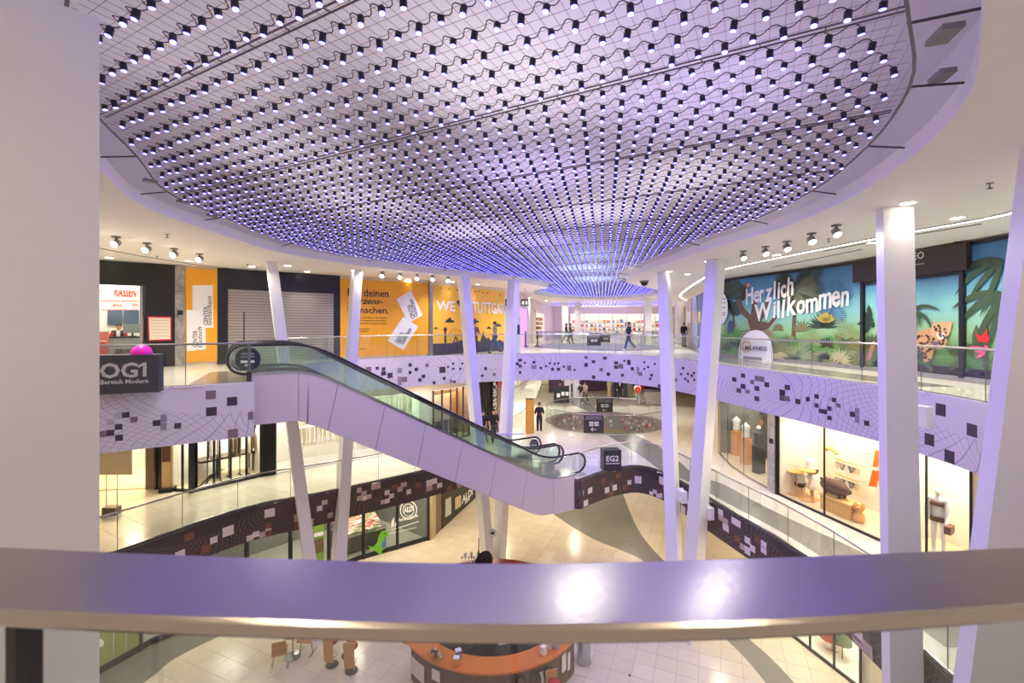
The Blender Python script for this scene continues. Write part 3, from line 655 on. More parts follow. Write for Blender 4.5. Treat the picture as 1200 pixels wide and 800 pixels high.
# ---- upper floor, left facade
q117, q166 = L(100)[0], L(166)[0]; zt = L(140, 334)[1]
wallrun(WL, 'wall_left', 0, ZC, [(q117, q166, 0, zt)])
wallrun(WB, 'wall_back', 0, ZC, [(2.0, 14, 0, 2.9)])
svc = niche('service_shop', 'white lit service shop behind glass under red lettering, beside the notice board', 'shop', WL, q117, q166, 0, zt, 2.4, WINW, STONE_G, 110, n=2, panes=1, frame=STEEL2, litc=True)
Wb = shifted(WL, -2.36)
m = MB(); pix_text(Wb, m, 'KASSEN', 134, 160, 347, 337, .03, .15, .02); m.build('lettering', RED, svc, label='red lettering')
m = MB(); pix_text(Wb, m, 'Service', 131, 143, 359, 354.5, .03, .2, .01); pix_text(Wb, m, 'Info', 155, 162, 359, 354.5, .03, .2, .01); m.build('lettering', RED, svc, label='red lettering')
for y in (352, 362.5): pprt(Wb, 'red_line', [(119,y),(162,y),(162,y+.9),(119,y+.9)], RED, svc, .03)
for x0, x1 in ((126,143.5),(145,163)):
    pprt(Wb, 'wall_screen', [(x0,363.5),(x1,363.5),(x1,381),(x0,381)], M('screen_blue', (70,88,112), .2, noise=.5, scale=3), svc, .06)
Wc = shifted(WL, -1.0)
cq0, cq1 = Wc.hit(126,400)[0], Wc.hit(164,400)[0]
ct = thing('service_counter', 'pale counter with black and red word in front of the seated clerk', 'counter', Wc.at((cq0+cq1)/2, .03, -.3))
m = MB(); Wc.panel(m, cq0, cq1, .03, 1.05, 0, .6); m.build('body', M('counter_grey', (170,180,176), .4), ct)
m = MB(); Wc.panel(m, cq0-.05, cq1+.05, 1.05, 1.1, .05, .7); m.build('counter_top', DARK, ct)
m = MB(); pix_text(Wc, m, 'SERVICE', 134, 159, 414.5, 409, .02, .3, .03); m.build('lettering', M('dark_red_ink', (96,24,34), .4), ct)
mon = Wc.at(Wc.hit(154,390)[0], 1.1, -.25); t = thing('monitor', 'grey desk monitor on the service counter', 'monitor', mon)
m = MB(); m.box(mon+Vector((0,0,.3)), (.5,.05,.34), .6); m.build('screen', M('monitor_grey', (120,132,132), .3), t); MB().box(mon+Vector((0,.03,.07)), (.06,.05,.14), .6).build('stand', DARK, t); MB().box(mon+Vector((0,.03,.01)), (.24,.16,.02), .6).build('foot', DARK, t)
for i, (x, h_, c) in enumerate(((121,1.25,(236,120,110)),(119,.9,(210,80,70)))):
    p = Wc.at(Wc.hit(x,400)[0], 0, .2); t = thing('sales_rack', ['pinkish tall display rack at the left edge of the service shop','reddish low display rack beside the pinkish one'][i], 'rack', (p.x, p.y, .03))
    MB().box((p.x, p.y, h_/2+.03), (.3,.3,h_), .6).build('body', M('rack_%d' % i, c, .5), t); MB().box((p.x, p.y, h_+.05), (.34,.34,.04), .6).build('tray', WHITE, t)
# black cladding, notice board, marble strip
t = thing('black_cladding', 'black panelled facade over and beside the service shop', 'facade', WL.at(L(180)[0], 0, 0))
m = MB(); WL.panel(m, q117-2, L(205)[0], zt, ZC-.02, .05, .05); m.build('fascia_panel', BLACK, t)
m = MB(); WL.panel(m, q166, L(205)[0], 0, zt, .05, .05); m.build('side_panel', BLACK, t)
m = MB(); m.bar(WL.at(q166+.05, 0, .08), WL.at(q166+.05, zt, .08), .14, .05); m.build('door_jamb', STEEL2, t)
nb = thing('notice_board', 'cream notice board in a red frame on the black facade', 'notice board', WL.at(L(187,385)[0], 1.2, .1))
pprt(WL, 'frame', [(173,370.5),(201,371),(201,398.5),(174,399.5)], RED, nb, .085); pprt(WL, 'sheet', [(174.5,372),(199.5,372.5),(199.5,397),(175.5,398)], M('cream_paper', (232,220,200), .6), nb, .097)
m = MB()
for i in range(6):
    y = 375+i*3.6; WL.prt(m, [(177,y),(197,y+.2),(197,y+.7),(177,y+.5)], .1, .002)
m.build('print_lines', M('grey_ink', (176,164,150), .6), nb)
t = thing('marble_pilaster', 'grey veined marble strip between black facade and yellow banner', 'pilaster', WL.at(L(211)[0], 0, 0)); m = MB(); WL.panel(m, L(205)[0], L(216.5)[0], 0, ZC-.02, .09, .1); m.build('slab', MARBLE, t)
pprt(WL, 'shop_number', [(207.5,363.5),(214,363.5),(214,369),(207.5,369)], BLACK, t, .1)
def poster(name, label, x0, x1, z0, z1, mat, off=.05):
    t = thing(name, label, 'poster', WL.at(L((x0+x1)/2)[0], z0, 0)); m = MB(); WL.panel(m, L(x0)[0], L(x1)[0], z0, z1, off, off); m.build('panel', mat, t); return t
yb = poster('gift_card_poster', 'narrow tall yellow poster with two white cards and upright lettering', 217.5, 254.5, .12, ZC-.1, YEL)
pprt(WL, 'white_card', [(225.5,334.5),(249,334),(250,384),(240,384),(240,363.5),(225.5,363)], LETTER, yb, .062)
pprt(WL, 'white_card', [(218.5,363),(240,363.5),(241.5,409),(219,411.5)], LETTER, yb, .064)
for body, x, y0, y1, sh, mt in (('CENTER',243.5,381,359,0,INK),('Gutschein',247.6,382,347,.3,INK),('CENTER',231,407,387,0,INK),('Gutsch',236.4,408,383,.3,INK)):
    q, z = WL.hit(x, y0); z1 = WL.hit(x, y1)[1]; vs, _ = text_mesh(body, .3, sh); wd = max(v[0] for v in vs); sz = .3*(z1-z)/wd; sz_h = min(sz, .24)
    vs, fs = text_mesh(body, 1, sh, 0); wd = max(v[0] for v in vs); k = (z1-z)/wd; hh = .2
    m = MB(); m.add([WL.at(q - y_*hh, z + x_*k, .07+zz) for x_, y_, zz in vs], fs); m.build('lettering', mt, yb)
# black surround and roller shutter
sh0, sh1 = L(267)[0], L(391)[0]; zs = L(300,340)[1]
t = thing('shutter_surround', 'black frame around the closed roller shutter', 'facade', WL.at(L(260)[0], 0, 0))
for a_, b_, c_, d_ in ((L(254.5)[0], sh0, 0, ZC-.02), (sh0, sh1, zs, ZC-.02), (sh1, L(398)[0], 0, ZC-.02)):
    m = MB(); WL.panel(m, a_, b_, c_, d_, .05, .05); m.build('panel', BLACK, t)
t = thing('roller_shutter', 'closed grey metal roller shutter with thin horizontal slats', 'shutter', WL.at((sh0+sh1)/2, 0, 0)); m = MB(); nS = 26
for i in range(nS):
    z0 = i*zs/nS; WL.panel(m, sh0, sh1, z0+.006, z0+zs/nS-.012, .012, .02); WL.panel(m, sh0, sh1, z0+.02, z0+zs/nS*.55, .024, .012)
m.build('slats', M('shutter_grey', (176,170,162), .45, .2), t, kind='stuff'); m = MB(); WL.panel(m, sh0, sh1, 0, zs, -.005, .01); m.build('backing', M('shutter_dark', (96,92,88), .6), t)
p0 = D(286,365,16.4); p1 = D(286,403,16.4); t = thing('barrier_post', 'thin dark upright rod in front of the shutter', 'post', (p1.x, p1.y, 0)); MB().tube([(p1.x, p1.y, 0), (p0.x, p0.y, p0.z)], .025, 8).build('rod', M('dark_green', (40,62,54), .4), t); MB().lathe([(.14, 0), (.14, .02), (.04, .04)], (p1.x, p1.y, 0), 12).build('foot', DARK, t)
# yellow text poster
yp = poster('text_poster', 'large yellow poster with black serif German words and two tilted cards', 398.5, 501.5, .1, ZC-.15, YEL)
for body, xl, xr, y0, y1, shr in (('Für deinen',407,455,346.5,338,0),('Herzens-',407,448,355.5,348.5,.35),('Menschen.',407,455,366.5,359,0)):
    m = MB(); pix_text(WL, m, body, xl, xr, y0, y1, .058, shr, .012); m.build('lettering', INK, yp)
for body, xl, xr, y0 in (('Für Freunde, Nachbarn oder Familie:',407,454,372.5),('Der Center-Gutschein als kleine',407,452,376),('Aufmerksamkeit zu jedem Anlass.',407,454,379.5),('Im Center',421,433,386),('erhältlich',421,431,388.8),('am Infopoint',420,429,409.6)):
    m = MB(); pix_text(WL, m, body, xl, xr, y0, y0-1.5, .058, 0, .01); m.build('small_lettering', INK, yp)
for c4, (bx, by, r_, s_) in (([(464.5,350.5),(481,340),(494.5,369),(478,379)],(485.5,372,1.05,1)),([(453.5,399),(472,371),(489.5,382.5),(472,410)],(467,404,.98,1))):
    pprt(WL, 'white_card', c4, LETTER, yp, .062)
for (ax, ay), (bx, by), body, shr in (((486,372.5),(481,356),'CENTER',0),((489.5,371),(483,350),'Gutschein',.3),((466.5,403),(473.5,391),'CENTER',0),((471,404.5),(482,386),'Gutschein',.3)):
    q, z = WL.hit(ax, ay); q1, z1 = WL.hit(bx, by); vs, fs = text_mesh(body, 1, shr); wd = max(v[0] for v in vs); d = Vector((q1-q, z1-z)); k = d.length/wd; d.normalize()
    m = MB(); m.add([WL.at(q + d.x*x_*k - d.y*y_*.3, z + d.y*x_*k + d.x*y_*.3, .07+zz) for x_, y_, zz in vs], fs); m.build('lettering', INK, yp)
t = thing('steel_pilaster', 'narrow steel strip between the two yellow walls', 'pilaster', WL.at(L(504)[0], 0, 0)); m = MB(); WL.panel(m, L(501.8)[0], L(505.8)[0], 0, ZC-.1, .12, .12); m.build('strip', STEEL2, t)
# yellow city mural
cm_ = poster('city_mural', 'yellow wall mural with white capitals, a heart and a dark city skyline', 506.2, 590.5, 0, ZC-.2, YEL2)
m = MB(); pix_text(WL, m, 'WE', 510.5, 532.5, 363.5, 352, .065, 0, .02); m.build('lettering', LETTER, cm_)
m = MB(); pix_text(WL, m, 'STUTTGART', 549, 593, 366, 353, .065, 0, .02); m.build('lettering', LETTER, cm_)
def hearts(cx, cy, r): return [(cx+r*1.0*math.sin(t)**3, cy-r*(.81*math.cos(t)-.31*math.cos(2*t)-.13*math.cos(3*t)-.06*math.cos(4*t))) for t in [2*PI*i/24 for i in range(24)]]
pprt(WL, 'heart', hearts(539, 355, 4.6), NAVY, cm_, .064)
def cloud(cx, cy, r): return [(cx-r*1.1, cy+r*.5), (cx+r*1.1, cy+r*.5), (cx+r*1.2, cy+r*.1), (cx+r*.8, cy-r*.15), (cx+r*.45, cy-r*.1), (cx+r*.3, cy-r*.7), (cx-r*.1, cy-r*.8), (cx-r*.4, cy-r*.3), (cx-r*.9, cy-r*.1)]
for cx, cy, r in ((526,375.5,4.5),(555.5,376,3.8),(510,384.3,2),(572,384,2.4),(583,381,3.2)): pprt(WL, 'cloud_print', cloud(cx, cy, r), NAVY, cm_, .064)
pprt(WL, 'tower_print', [(520,402),(520,388),(519,387),(519,384.5),(521,383.3),(523,384.5),(523,387),(522,388),(522,402)], NAVY, cm_, .064)
m = MB(); R_ = [(533+8*math.cos(t), 393+8*math.sin(t)) for t in [2*PI*i/28 for i in range(28)]]
for i in range(28):
    a_, b_ = R_[i-1], R_[i]; c_ = (533+(a_[0]-533)*.93, 393+(a_[1]-393)*.93); d_ = (533+(b_[0]-533)*.93, 393+(b_[1]-393)*.93); WL.prt(m, [a_, b_, d_, c_], .064, .008)
for i in range(0, 28, 4): WL.prt(m, [(533,393),(R_[i][0]+.2,R_[i][1]),(R_[i][0],R_[i][1]+.3)], .063, .008)
m.build('wheel_print', M('orange_ink', (206,128,40), .5), cm_)
pprt(WL, 'wheel_stand_print', [(529.5,403),(532.4,394),(533.6,394),(537,403),(535.7,403),(533,396),(530.6,403)], NAVY, cm_, .066)
pprt(WL, 'skyline_print', [(506.5,417),(506.5,402.5),(528,402),(540,398.5),(554,399),(562,400),(564,393),(565.3,388),(566.5,393),(569,397),(571.5,394.5),(574,399),(577,396),(580,401),(584,398),(587,399),(590,402),(590,412)], NAVY, cm_, .062)
m = MB()
for i, (x, y) in enumerate(((516,337.5),(525.5,338.8),(535,339.6),(549,341),(556,341.3),(560,341.8),(565,342.5),(570.5,343.4),(585,346))): WL.prt(m, [(x-.7,y-.7),(x+.7,y-.7),(x+.7,y+.7),(x-.7,y+.7)], .066, .01)
m.build('dot_print', NAVY, cm_)
# ---- upper floor, jungle mural on the right
R = lambda px, py=400: WR.hit(px, py)
wallrun(WR, 'wall_right', 0, ZC+.0, [])
JM = bpy.data.materials.new('jungle_print'); JM.use_nodes = True; nt = JM.node_tree; b_ = nt.nodes['Principled BSDF']; b_.inputs['Roughness'].default_value = .5
ge = node(nt, 'ShaderNodeNewGeometry'); sx_ = node(nt, 'ShaderNodeSeparateXYZ'); nt.links.new(ge.outputs['Position'], sx_.inputs[0]); nz = node(nt, 'ShaderNodeTexNoise'); nz.inputs['Scale'].default_value = 1.3; nz.inputs['Detail'].default_value = 4; nt.links.new(ge.outputs['Position'], nz.inputs['Vector'])
f_ = mth(nt, 'MULTIPLY_ADD', nz.outputs['Fac'], .22, mth(nt, 'MULTIPLY_ADD', sx_.outputs[2], 1/3.7, -.11)); cr = node(nt, 'ShaderNodeValToRGB'); nt.links.new(f_, cr.inputs[0])
for i, (p, c) in enumerate(((.0,(52,70,46)),(.16,(84,128,66)),(.36,(150,196,140)),(.55,(130,196,196)),(.78,(88,152,196)),(1,(58,116,170)))):
    e = cr.color_ramp.elements[i] if i < 2 else cr.color_ramp.elements.new(p); e.position = p; e.color = (*lin(c), 1)
nt.links.new(cr.outputs[0], b_.inputs['Base Color'])
ms = thing('jungle_mural', 'large blue and green jungle mural with palms and white brush lettering', 'mural', WR.at(R(930)[0], 0, 0))
m = MB(); WR.panel(m, R(834)[0], WR.len-2, .35, ZC-.12, .04, .04); m.build('backdrop_print', JM, ms)
m = MB(); WR.panel(m, R(834)[0], WR.len-2, ZC-.14, ZC-.04, .08, .08); m.build('top_frame', M('navy_frame', (22,34,48), .4), ms)
m = MB(); WR.panel(m, R(834)[0], WR.len-2, 0.13, .36, .06, .08); m.build('bottom_frame', BLACK, ms); m = MB(); WR.panel(m, R(834)[0], WR.len-2, 0, .14, .12, .14); m.build('plinth', GREY, ms)
G1 = M('leaf_dark', (44,66,50), .5); G2m = M('leaf_mid', (86,122,74), .5); G3 = M('leaf_pale', (146,164,112), .5); G4 = M('leaf_olive', (122,124,84), .5); G5 = M('leaf_fresh', (92,160,80), .5); BRN = M('trunk_print', (104,84,66), .5); CRM = M('leaf_cream', (204,196,140), .5)
def leaf(mb, p, q, w_, off):
    p, q = Vector(p), Vector(q); d = q-p; n = Vector((-d.y, d.x)).normalized()*w_
    WR.prt(mb, [tuple(p), tuple(p+d*.3+n), tuple(p+d*.7+n*.8), tuple(q), tuple(p+d*.7-n*.8), tuple(p+d*.3-n)], off, .004)
def frond(mb, p, q, bend, lw, n, off):
    p, q = Vector(p), Vector(q); mid = (p+q)/2 + Vector((0, bend)); prev = None
    for i in range(n+1):
        t = i/n; c = p*(1-t)**2 + mid*2*t*(1-t) + q*t*t; d = (mid-p)*(1-t)+(q-mid)*t; d.normalize(); nr = Vector((-d.y, d.x)); l = lw*(math.sin(PI*(.15+.8*t))+.15)
        if prev is not None:
            for sg in (1, -1): leaf(mb, c, c + (nr*sg*.9 + d*.75)*l, max(.5, l*.09), off)
            w_ = nr*.5; WR.prt(mb, [tuple(prev+w_), tuple(c+w_), tuple(c-w_), tuple(prev-w_)], off+.001, .004)
        prev = c
def palm(crown, tips, lw, mat, off, trunk=None, tm=BRN, n=12, nm='palm_print'):
    if trunk:
        x, y, w0, w1 = trunk; pprt(WR, 'palm_trunk_print', [(crown[0]-w1, crown[1]), (crown[0]+w1, crown[1]), (x+w0, y), (x-w0, y)], tm, ms, off-.003)
    mb = MB()
    for tx, ty, bd in tips: frond(mb, crown, (tx, ty), bd, lw, n, off)
    return mb.build(nm, mat, ms, fix=False)
def fan(c, r, a0, a1, n, mat, off, w_=1.2):
    mb = MB()
    for i in range(n): t = a0+(a1-a0)*i/(n-1); leaf(mb, c, (c[0]+r*math.cos(t), c[1]-r*math.sin(t)*(.9+.2*random.random())), w_, off)
    return mb.build('fan_palm_print', mat, ms, fix=False)
palm((975,352), [(962,322,-6),(985,330,-6),(1000,345,-8),(968,372,2),(990,376,2)], 9, M('leaf_ghost', (70,128,168), .5), .046, n=9)
palm((858,352), [(846,334,-6),(852,330,-3),(868,332,-5),(873,344,-5),(848,362,-2),(866,368,0)], 8, G1, .052, (864,400,1.2,1))
palm((933,342), [(912,326,-6),(908,345,-10),(918,362,-6),(950,326,-8),(964,314,-4),(967,340,-10),(964,352,-8),(950,364,-2),(935,366,0),(914,330,-4)], 10, G1, .055, (930,420,2.6,2), n=13)
palm((934,343), [(940,360,-1),(957,330,-7),(922,352,-6),(960,346,-9)], 8, M('leaf_straw', (104,112,84), .5), .058, n=13)
pprt(WR, 'tree_print', [(881,388),(877,374),(868,366),(863,352),(868,350),(874,362),(881,369),(883,352),(888,352),(888,368),(897,360),(899,346),(903,347),(903,364),(893,376),(902,378),(910,368),(912,372),(902,384),(890,390)], BRN, ms, .056)
pprt(WR, 'branch_print', [(866,389),(878,386),(886,388),(902,386),(908,392),(900,394),(880,392),(868,393)], M('branch_print', (150,132,112), .5), ms, .057)
fan((966,384), 19, .1, 3.05, 15, G1, .06, 1.3); fan((969,378), 13, .4, 2.7, 11, M('leaf_yellow', (196,180,84), .5), .064, 1.6); fan((941,388), 14, .3, 3.0, 9, G4, .06, 1.2)
palm((1003,420), [(985,374,-6),(1012,398,-6),(978,402,-4),(1000,380,2)], 9, G3, .06, n=11)
for x, y, r, mt in ((928,426,13,G1),(990,427,13,G1),(1016,420,15,G2m),(965,428,12,G2m),(905,400,9,G3),(913,386,8,G4),(1000,395,11,G3),(850,414,9,G5),(858,410,8,G2m),(852,398,8,G5),(915,420,15,CRM),(922,404,12,G2m),(938,417,17,G3),(952,402,15,G3),(958,424,14,G4),(972,408,16,G5),(985,424,16,CRM),(995,408,15,G2m),(1010,425,14,G4),(948,424,12,G3),(1020,408,16,G2m),(900,424,6,G4),(975,425,12,G3)):
    fan((x, y), r, -.2, PI+.2, 13, mt, .064+random.random()*.004, r*.085)
rf = random.Random(11)
for _ in range(60):
    x, y = rf.uniform(848, 1032), rf.uniform(396, 432)
    if 864 < x < 912: continue
    fan((x, y-(x-930)*-.06), rf.uniform(8, 16), -.2, PI+.2, 11, rf.choice([G1, G2m, G3, G4, G5, M('leaf_drab', (74,90,60), .5), G1]), .058+rf.random()*.012, 1.2)
mb = MB(); 
for tx, ty in ((1010,362),(1020,357),(1024,372),(1006,380),(1026,384),(1015,392)): leaf(mb, (1022,376), (tx, ty), 3.5, .07)
mb.build('monstera_print', G1, ms, fix=False)
pprt(WR, 'bird_print', [(869,352),(870,342),(873,335),(876,333),(878,337),(877,345),(873,352)], INK, ms, .068); pprt(WR, 'beak_print', [(876,333),(880,331.5),(880.5,335),(876.5,337)], M('beak_print', (232,146,70), .5), ms, .069)
pprt(WR, 'parrot_print', [(854,392),(854,380),(857,375),(861,377),(861,390),(858,393)], M('parrot_print', (60,84,120), .5), ms, .068)
ov = [(888.5+20*math.cos(t), 412-26*max(0, math.sin(t))**.8 if math.sin(t) > 0 else 423.5) for t in [PI*i/20 for i in range(21)]]
pprt(WR, 'white_arch_print', [(868.5,422)]+[(888.5-20*math.cos(PI*i/20), 412-25.5*math.sin(PI*i/20)) for i in range(21)]+[(908.5,424.5)], LETTER, ms, .14)
m = MB()
for k in range(2):
    for i in range(20):
        a_, b__ = 2*PI*i/20, 2*PI*(i+1)/20; r0, r1 = (6-k*1.7), (6-k*1.7)-.8
        WR.prt(m, [(877.5+r0*math.cos(a_), 405.5+r0*math.sin(a_)*1.2), (877.5+r0*math.cos(b__), 405.5+r0*math.sin(b__)*1.2), (877.5+r1*math.cos(b__), 405.5+r1*math.sin(b__)*1.2), (877.5+r1*math.cos(a_), 405.5+r1*math.sin(a_)*1.2)], .15, .004)
m.build('logo_ring', M('gold_ink', (204,170,88), .4), ms)
m = MB(); pix_text(WR, m, 'MILANEO', 876.5, 902, 409.3, 404.8, .155, 0, .006); m.build('lettering', NAVY, ms)
pprt(WR, 'white_oval_print', [(849+7.5*math.cos(t), 361+18*math.sin(t)) for t in [2*PI*i/28 for i in range(28)]], LETTER, ms, .16)
m = MB()
for y in (350, 354.5, 360, 366, 368.5): WR.prt(m, [(850,y),(854,y-.6),(854,y+.5),(850,y+1)], .17, .003)
m.build('print_lines', GREY, ms)
def script_text(body, xl, xr, yb, yt, rot, bold=.02):
    # brush lettering: every stroke letter a little different in size, lean and height
    q0, z0 = WR.hit(xl, yb); q1 = WR.hit(xr, yb)[0]; sz = (WR.hit(xl, yt)[1]-z0)/.7; rs = random.Random(3); x = 0; parts = []
    for ch in body:
        sh = .22+rs.uniform(-.08,.1); vs, fs = text_mesh(ch, sz*rs.uniform(.96,1.1), sh, bold*sz*rs.uniform(.9,1.35)); lo = min(v[0] for v in vs); hi = max(v[0] for v in vs); dy = rs.uniform(-.03,.035)*sz
        parts.append(([(v[0]-lo+x, v[1]+dy+.05*sz*math.sin(v[1]/sz*5), v[2]) for v in vs], fs)); x += hi-lo-.03*sz
    k = (q1-q0)/x; m = MB(); c_, s_ = math.cos(rot), math.sin(rot)
    for vs, fs in parts: m.add([WR.at(q0+a*k*c_-b*s_, z0+a*k*s_+b*c_, .085+e) for a, b, e in vs], fs)
    m.build('brush_lettering', LETTER, ms)
script_text('Herzlich', 876, 933, 357, 339, .12, .022); script_text('Willkommen', 888, 999, 376, 357, .13, .022)
# dark doorway of the mural shop
dq0, dq1 = R(1005)[0], R(1141)[0]; z1 = R(1030, 331)[1]
t = thing('shop_sign', 'dark brown sign panel with small white letters above the jungle doors', 'sign', WR.at((dq0+dq1)/2, 2.7, .1)); m = MB(); WR.panel(m, dq0, dq1, 2.98, ZC-.06, .2, .16); m.build('panel', M('brown_sign', (56,48,50), .5), t)
m = MB(); pix_text(WR, m, 'MILANEO', 1051, 1091, 308.5, 301, .215, 0, .006); m.build('lettering', LETTER, t); pprt(WR, 'underline', [(1074,310.5),(1091,308.3),(1091,308.9),(1074,311.1)], LETTER, t, .215)
t = thing('jungle_doors', 'dark framed glass doors covered with the jungle print', 'door', WR.at((dq0+dq1)/2, 0, .1))
for x in (1014, 1070, 1132): q = R(x)[0]; m = MB(); m.bar(WR.at(q, .1, .1), WR.at(q, 3.0, .1), .12, .09); m.build('door_post', M('black_frame', (20,24,30), .35), t)
m = MB(); WR.panel(m, R(1014)[0], R(1132)[0], 2.88, 3.0, .13, .08); m.build('door_header', M('black_frame', (20,24,30), .35), t)
# leopard, tiger tail, big leaves, flower
lp = M('leopard_print', (196,152,112), .5)
pprt(WR, 'leopard_body_print', [(1064,398),(1074,390),(1086,386),(1096,384),(1110,392),(1114,400),(1110,408),(1098,410),(1095,420),(1091,424),(1086,424),(1085,412),(1080,410),(1076,418),(1072,420),(1064,420)], lp, ms, .09)
pprt(WR, 'leopard_head_print', [(1094,388),(1095.5,381),(1098,377),(1102,377.5),(1107,376.8),(1113,377.2),(1117,375.6),(1120,378),(1118.5,383),(1117,390),(1112,396),(1106,398),(1100,396),(1096,392)], M('leopard_face', (208,168,128), .5), ms, .094)
m = MB()
for i in range(120):
    x, y = random.uniform(1069,1116), random.uniform(379,422)
    if (y > 392 and x < 1096) or (y < 392 and x > 1096) or (392 < y < 408 and x < 1112): r = random.uniform(.8,1.7); WR.prt(m, [(x-r,y-r*.6),(x,y-r),(x+r,y-r*.3),(x+r*.7,y+r),(x-r*.6,y+r*.8)], .1, .003)
m.build('spot_print', M('leopard_spots', (72,48,42), .5), ms, kind='stuff')
pprt(WR, 'muzzle_print', [(1101,391),(1105,389),(1110,390),(1112,394),(1108,397.5),(1103,397)], M('muzzle_print', (236,222,206), .5), ms, .1)
pprt(WR, 'nose_print', [(1104.5,389.5),(1108.5,390),(1106.5,392.2)], M('nose_print', (120,70,70), .5), ms, .104)
for x in (1100.5, 1111): pprt(WR, 'eye_print', [(x-1.6,385.5),(x,384.4),(x+1.6,385.3),(x,386.6)], INK, ms, .104)
pprt(WR, 'chest_print', [(1096,400),(1104,400),(1101,409),(1097,410)], M('chest_print', (120,104,128), .5), ms, .1)
m = MB()
for i in range(10): y = 400+i*2.2; x = 1027-i*.7; WR.prt(m, [(x-2.5,y),(x+2.5,y-.7),(x+2.3,y+1.1),(x-2.7,y+1.7)], .09, .003)
m.build('tail_print', M('tail_print', (196,128,116), .5), ms)
def cleaf(mb, p, m_, q, w_, off, n=7):
    p, m_, q = Vector(p), Vector(m_), Vector(q); A, B = [], []
    for i in range(n+1):
        t = i/n; x = p*(1-t)**2 + m_*2*t*(1-t) + q*t*t; d = ((m_-p)*(1-t)+(q-m_)*t).normalized(); nr = Vector((-d.y, d.x))*w_*math.sin(PI*min(1, .12+.88*t))**.8
        A.append(tuple(x+nr)); B.append(tuple(x-nr))
    WR.prt(mb, A+B[::-1], off, .004)
mb = MB()
for k, (m_, q) in enumerate((((1150,296),(1126,330)),((1156,300),(1134,318)),((1150,308),(1122,346)),((1160,318),(1138,352)),((1170,330),(1152,372)))): cleaf(mb, (1178,306), m_, q, 3.4, .09+k*.001)
for k, (m_, q) in enumerate((((1150,338),(1118,362)),((1150,348),(1128,380)),((1160,352),(1136,366)),((1164,366),(1144,404)),((1172,372),(1160,410)))): cleaf(mb, (1180,344), m_, q, 4, .09+k*.001)
for k, (m_, q) in enumerate((((1084,352),(1106,364)),((1088,362),(1096,388)),((1080,360),(1082,384)),((1078,366),(1074,390)))): cleaf(mb, (1068,366), m_, q, 2.2, .088+k*.001)
mb.build('big_leaf_print', M('leaf_deep', (58,82,58), .5), ms, fix=False)
mb = MB()
for tx, ty in ((1136,402),(1148,380),(1160,380)): leaf(mb, (1150,418), (tx, ty), 7, .088)
for i in range(18): x, y = random.uniform(1076,1170), random.uniform(408,440); leaf(mb, (x, y), (x+random.uniform(-18,18), y-random.uniform(4,14)), 2.6, .086)
mb.build('undergrowth_print', M('leaf_drab', (74,90,60), .5), ms, fix=False, kind='stuff')  # dull dark green leaves of the mural print
mb = MB()
for tx, ty in ((1140,406),(1146,412),(1158,404),(1148,420)): leaf(mb, (1162,410), (tx, ty), 2.4, .098)
mb.build('flower_print', M('flower_pink', (220,74,140), .5), ms, fix=False)
pprt(WR, 'flower_print', [(1147,388),(1152,394),(1158,390),(1160,384),(1164,398),(1160,402),(1150,399)], M('flower_red', (206,38,52), .5), ms, .1)
# ad boards on the far right wall
for x0, x1, c, lb in ((806,812,(190,170,150),'tall beige advertising panel on the distant right wall'),(813,818,(150,170,200),'tall pale blue advertising panel on the distant right wall'),(820,829,(52,66,110),'tall navy advertising panel with yellow patch on the distant right wall')):
    t = thing('advert_poster', lb, 'poster', WR.at(R((x0+x1)/2)[0], .2, .1)); m = MB(); WR.panel(m, R(x0)[0], R(x1)[0], .2, 3.4, .1, .08); m.build('panel', M('ad_%d' % x0, c, .4, noise=.35, scale=3), t)
    pprt(WR, 'picture', [(x0+1,365),(x1-1,365),(x1-1,378),(x0+1,378)], [WHITE, PINK, YEL][0 if x0 < 810 else 2 if x0 > 815 else 1] if x0 != 813 else M('ad_skin', (220,180,160), .5), t, .11)
# ---- far shops on the upper floor
fs_ = niche('toy_shop', 'bright wide shop with shelves of orange and white goods at the far end', 'shop', WB, 2.0, 14, 0, 2.9, 3.5, WINW, STONE_O, 230, n=4, panes=7, frame=WHITE, fw=.1)
WBb = shifted(WB, -1.6); pal = [(232,120,70),(240,170,120),(244,240,230),(220,90,80),(120,150,190),(246,210,150),(90,110,150),(236,226,206)]
for i, z in enumerate((.35,.85,1.35,1.85)):
    sh = thing('display_shelf', 'white shop shelf number %s from the floor in the far bright shop' % ['one','two','three','four'][i], 'shelf', WBb.at(7, z, 0), 'shelves in the far shop')
    m = MB(); WBb.panel(m, 2.4, 13.6, z, z+.05, .2, .4); bd_ = m.build('board', WHITE, sh); m = MB(); WBb.panel(m, 2.4, 13.6, z-.06, z, .2, .03); m.build('edge', M('shelf_edge', (96,104,130), .5), bd_)
    for k in range(20):
        q = 2.7+k*.54+random.uniform(-.08,.08); h_ = random.uniform(.2,.4); p = WBb.at(q, z+.05+h_/2, 0)
        tag(MB().box(p, (random.uniform(.25,.42), .25, h_)).build('goods_box', M('goods_%d' % ((k*3+i) % 8), pal[(k*3+i) % 8], .5)), 'small %s goods box on the %s shelf of the far bright shop' % (['orange','peach','white','red','blue','cream','slate blue','ivory'][(k*3+i) % 8], ['lowest','second','third','top'][i]), 'box', 'goods in the far shop')
t = thing('far_shop_sign', 'small white letters on the distant shop fascia behind the column', 'sign', WB.at(12, 2.6, .2)); 
m = MB(); WB.text(m, 'ESPRIT', 14.4, 2.45, .6, .05, bold=.012); m.build('lettering', LETTER, t)
def simple_shop(W, x0, x1, y, zt_, label, col, power, glassy=True, depth=2.0, c=NEUT):
    a_, b_ = W.hit(x0, y)[0], W.hit(x1, y)[0]; return a_, b_
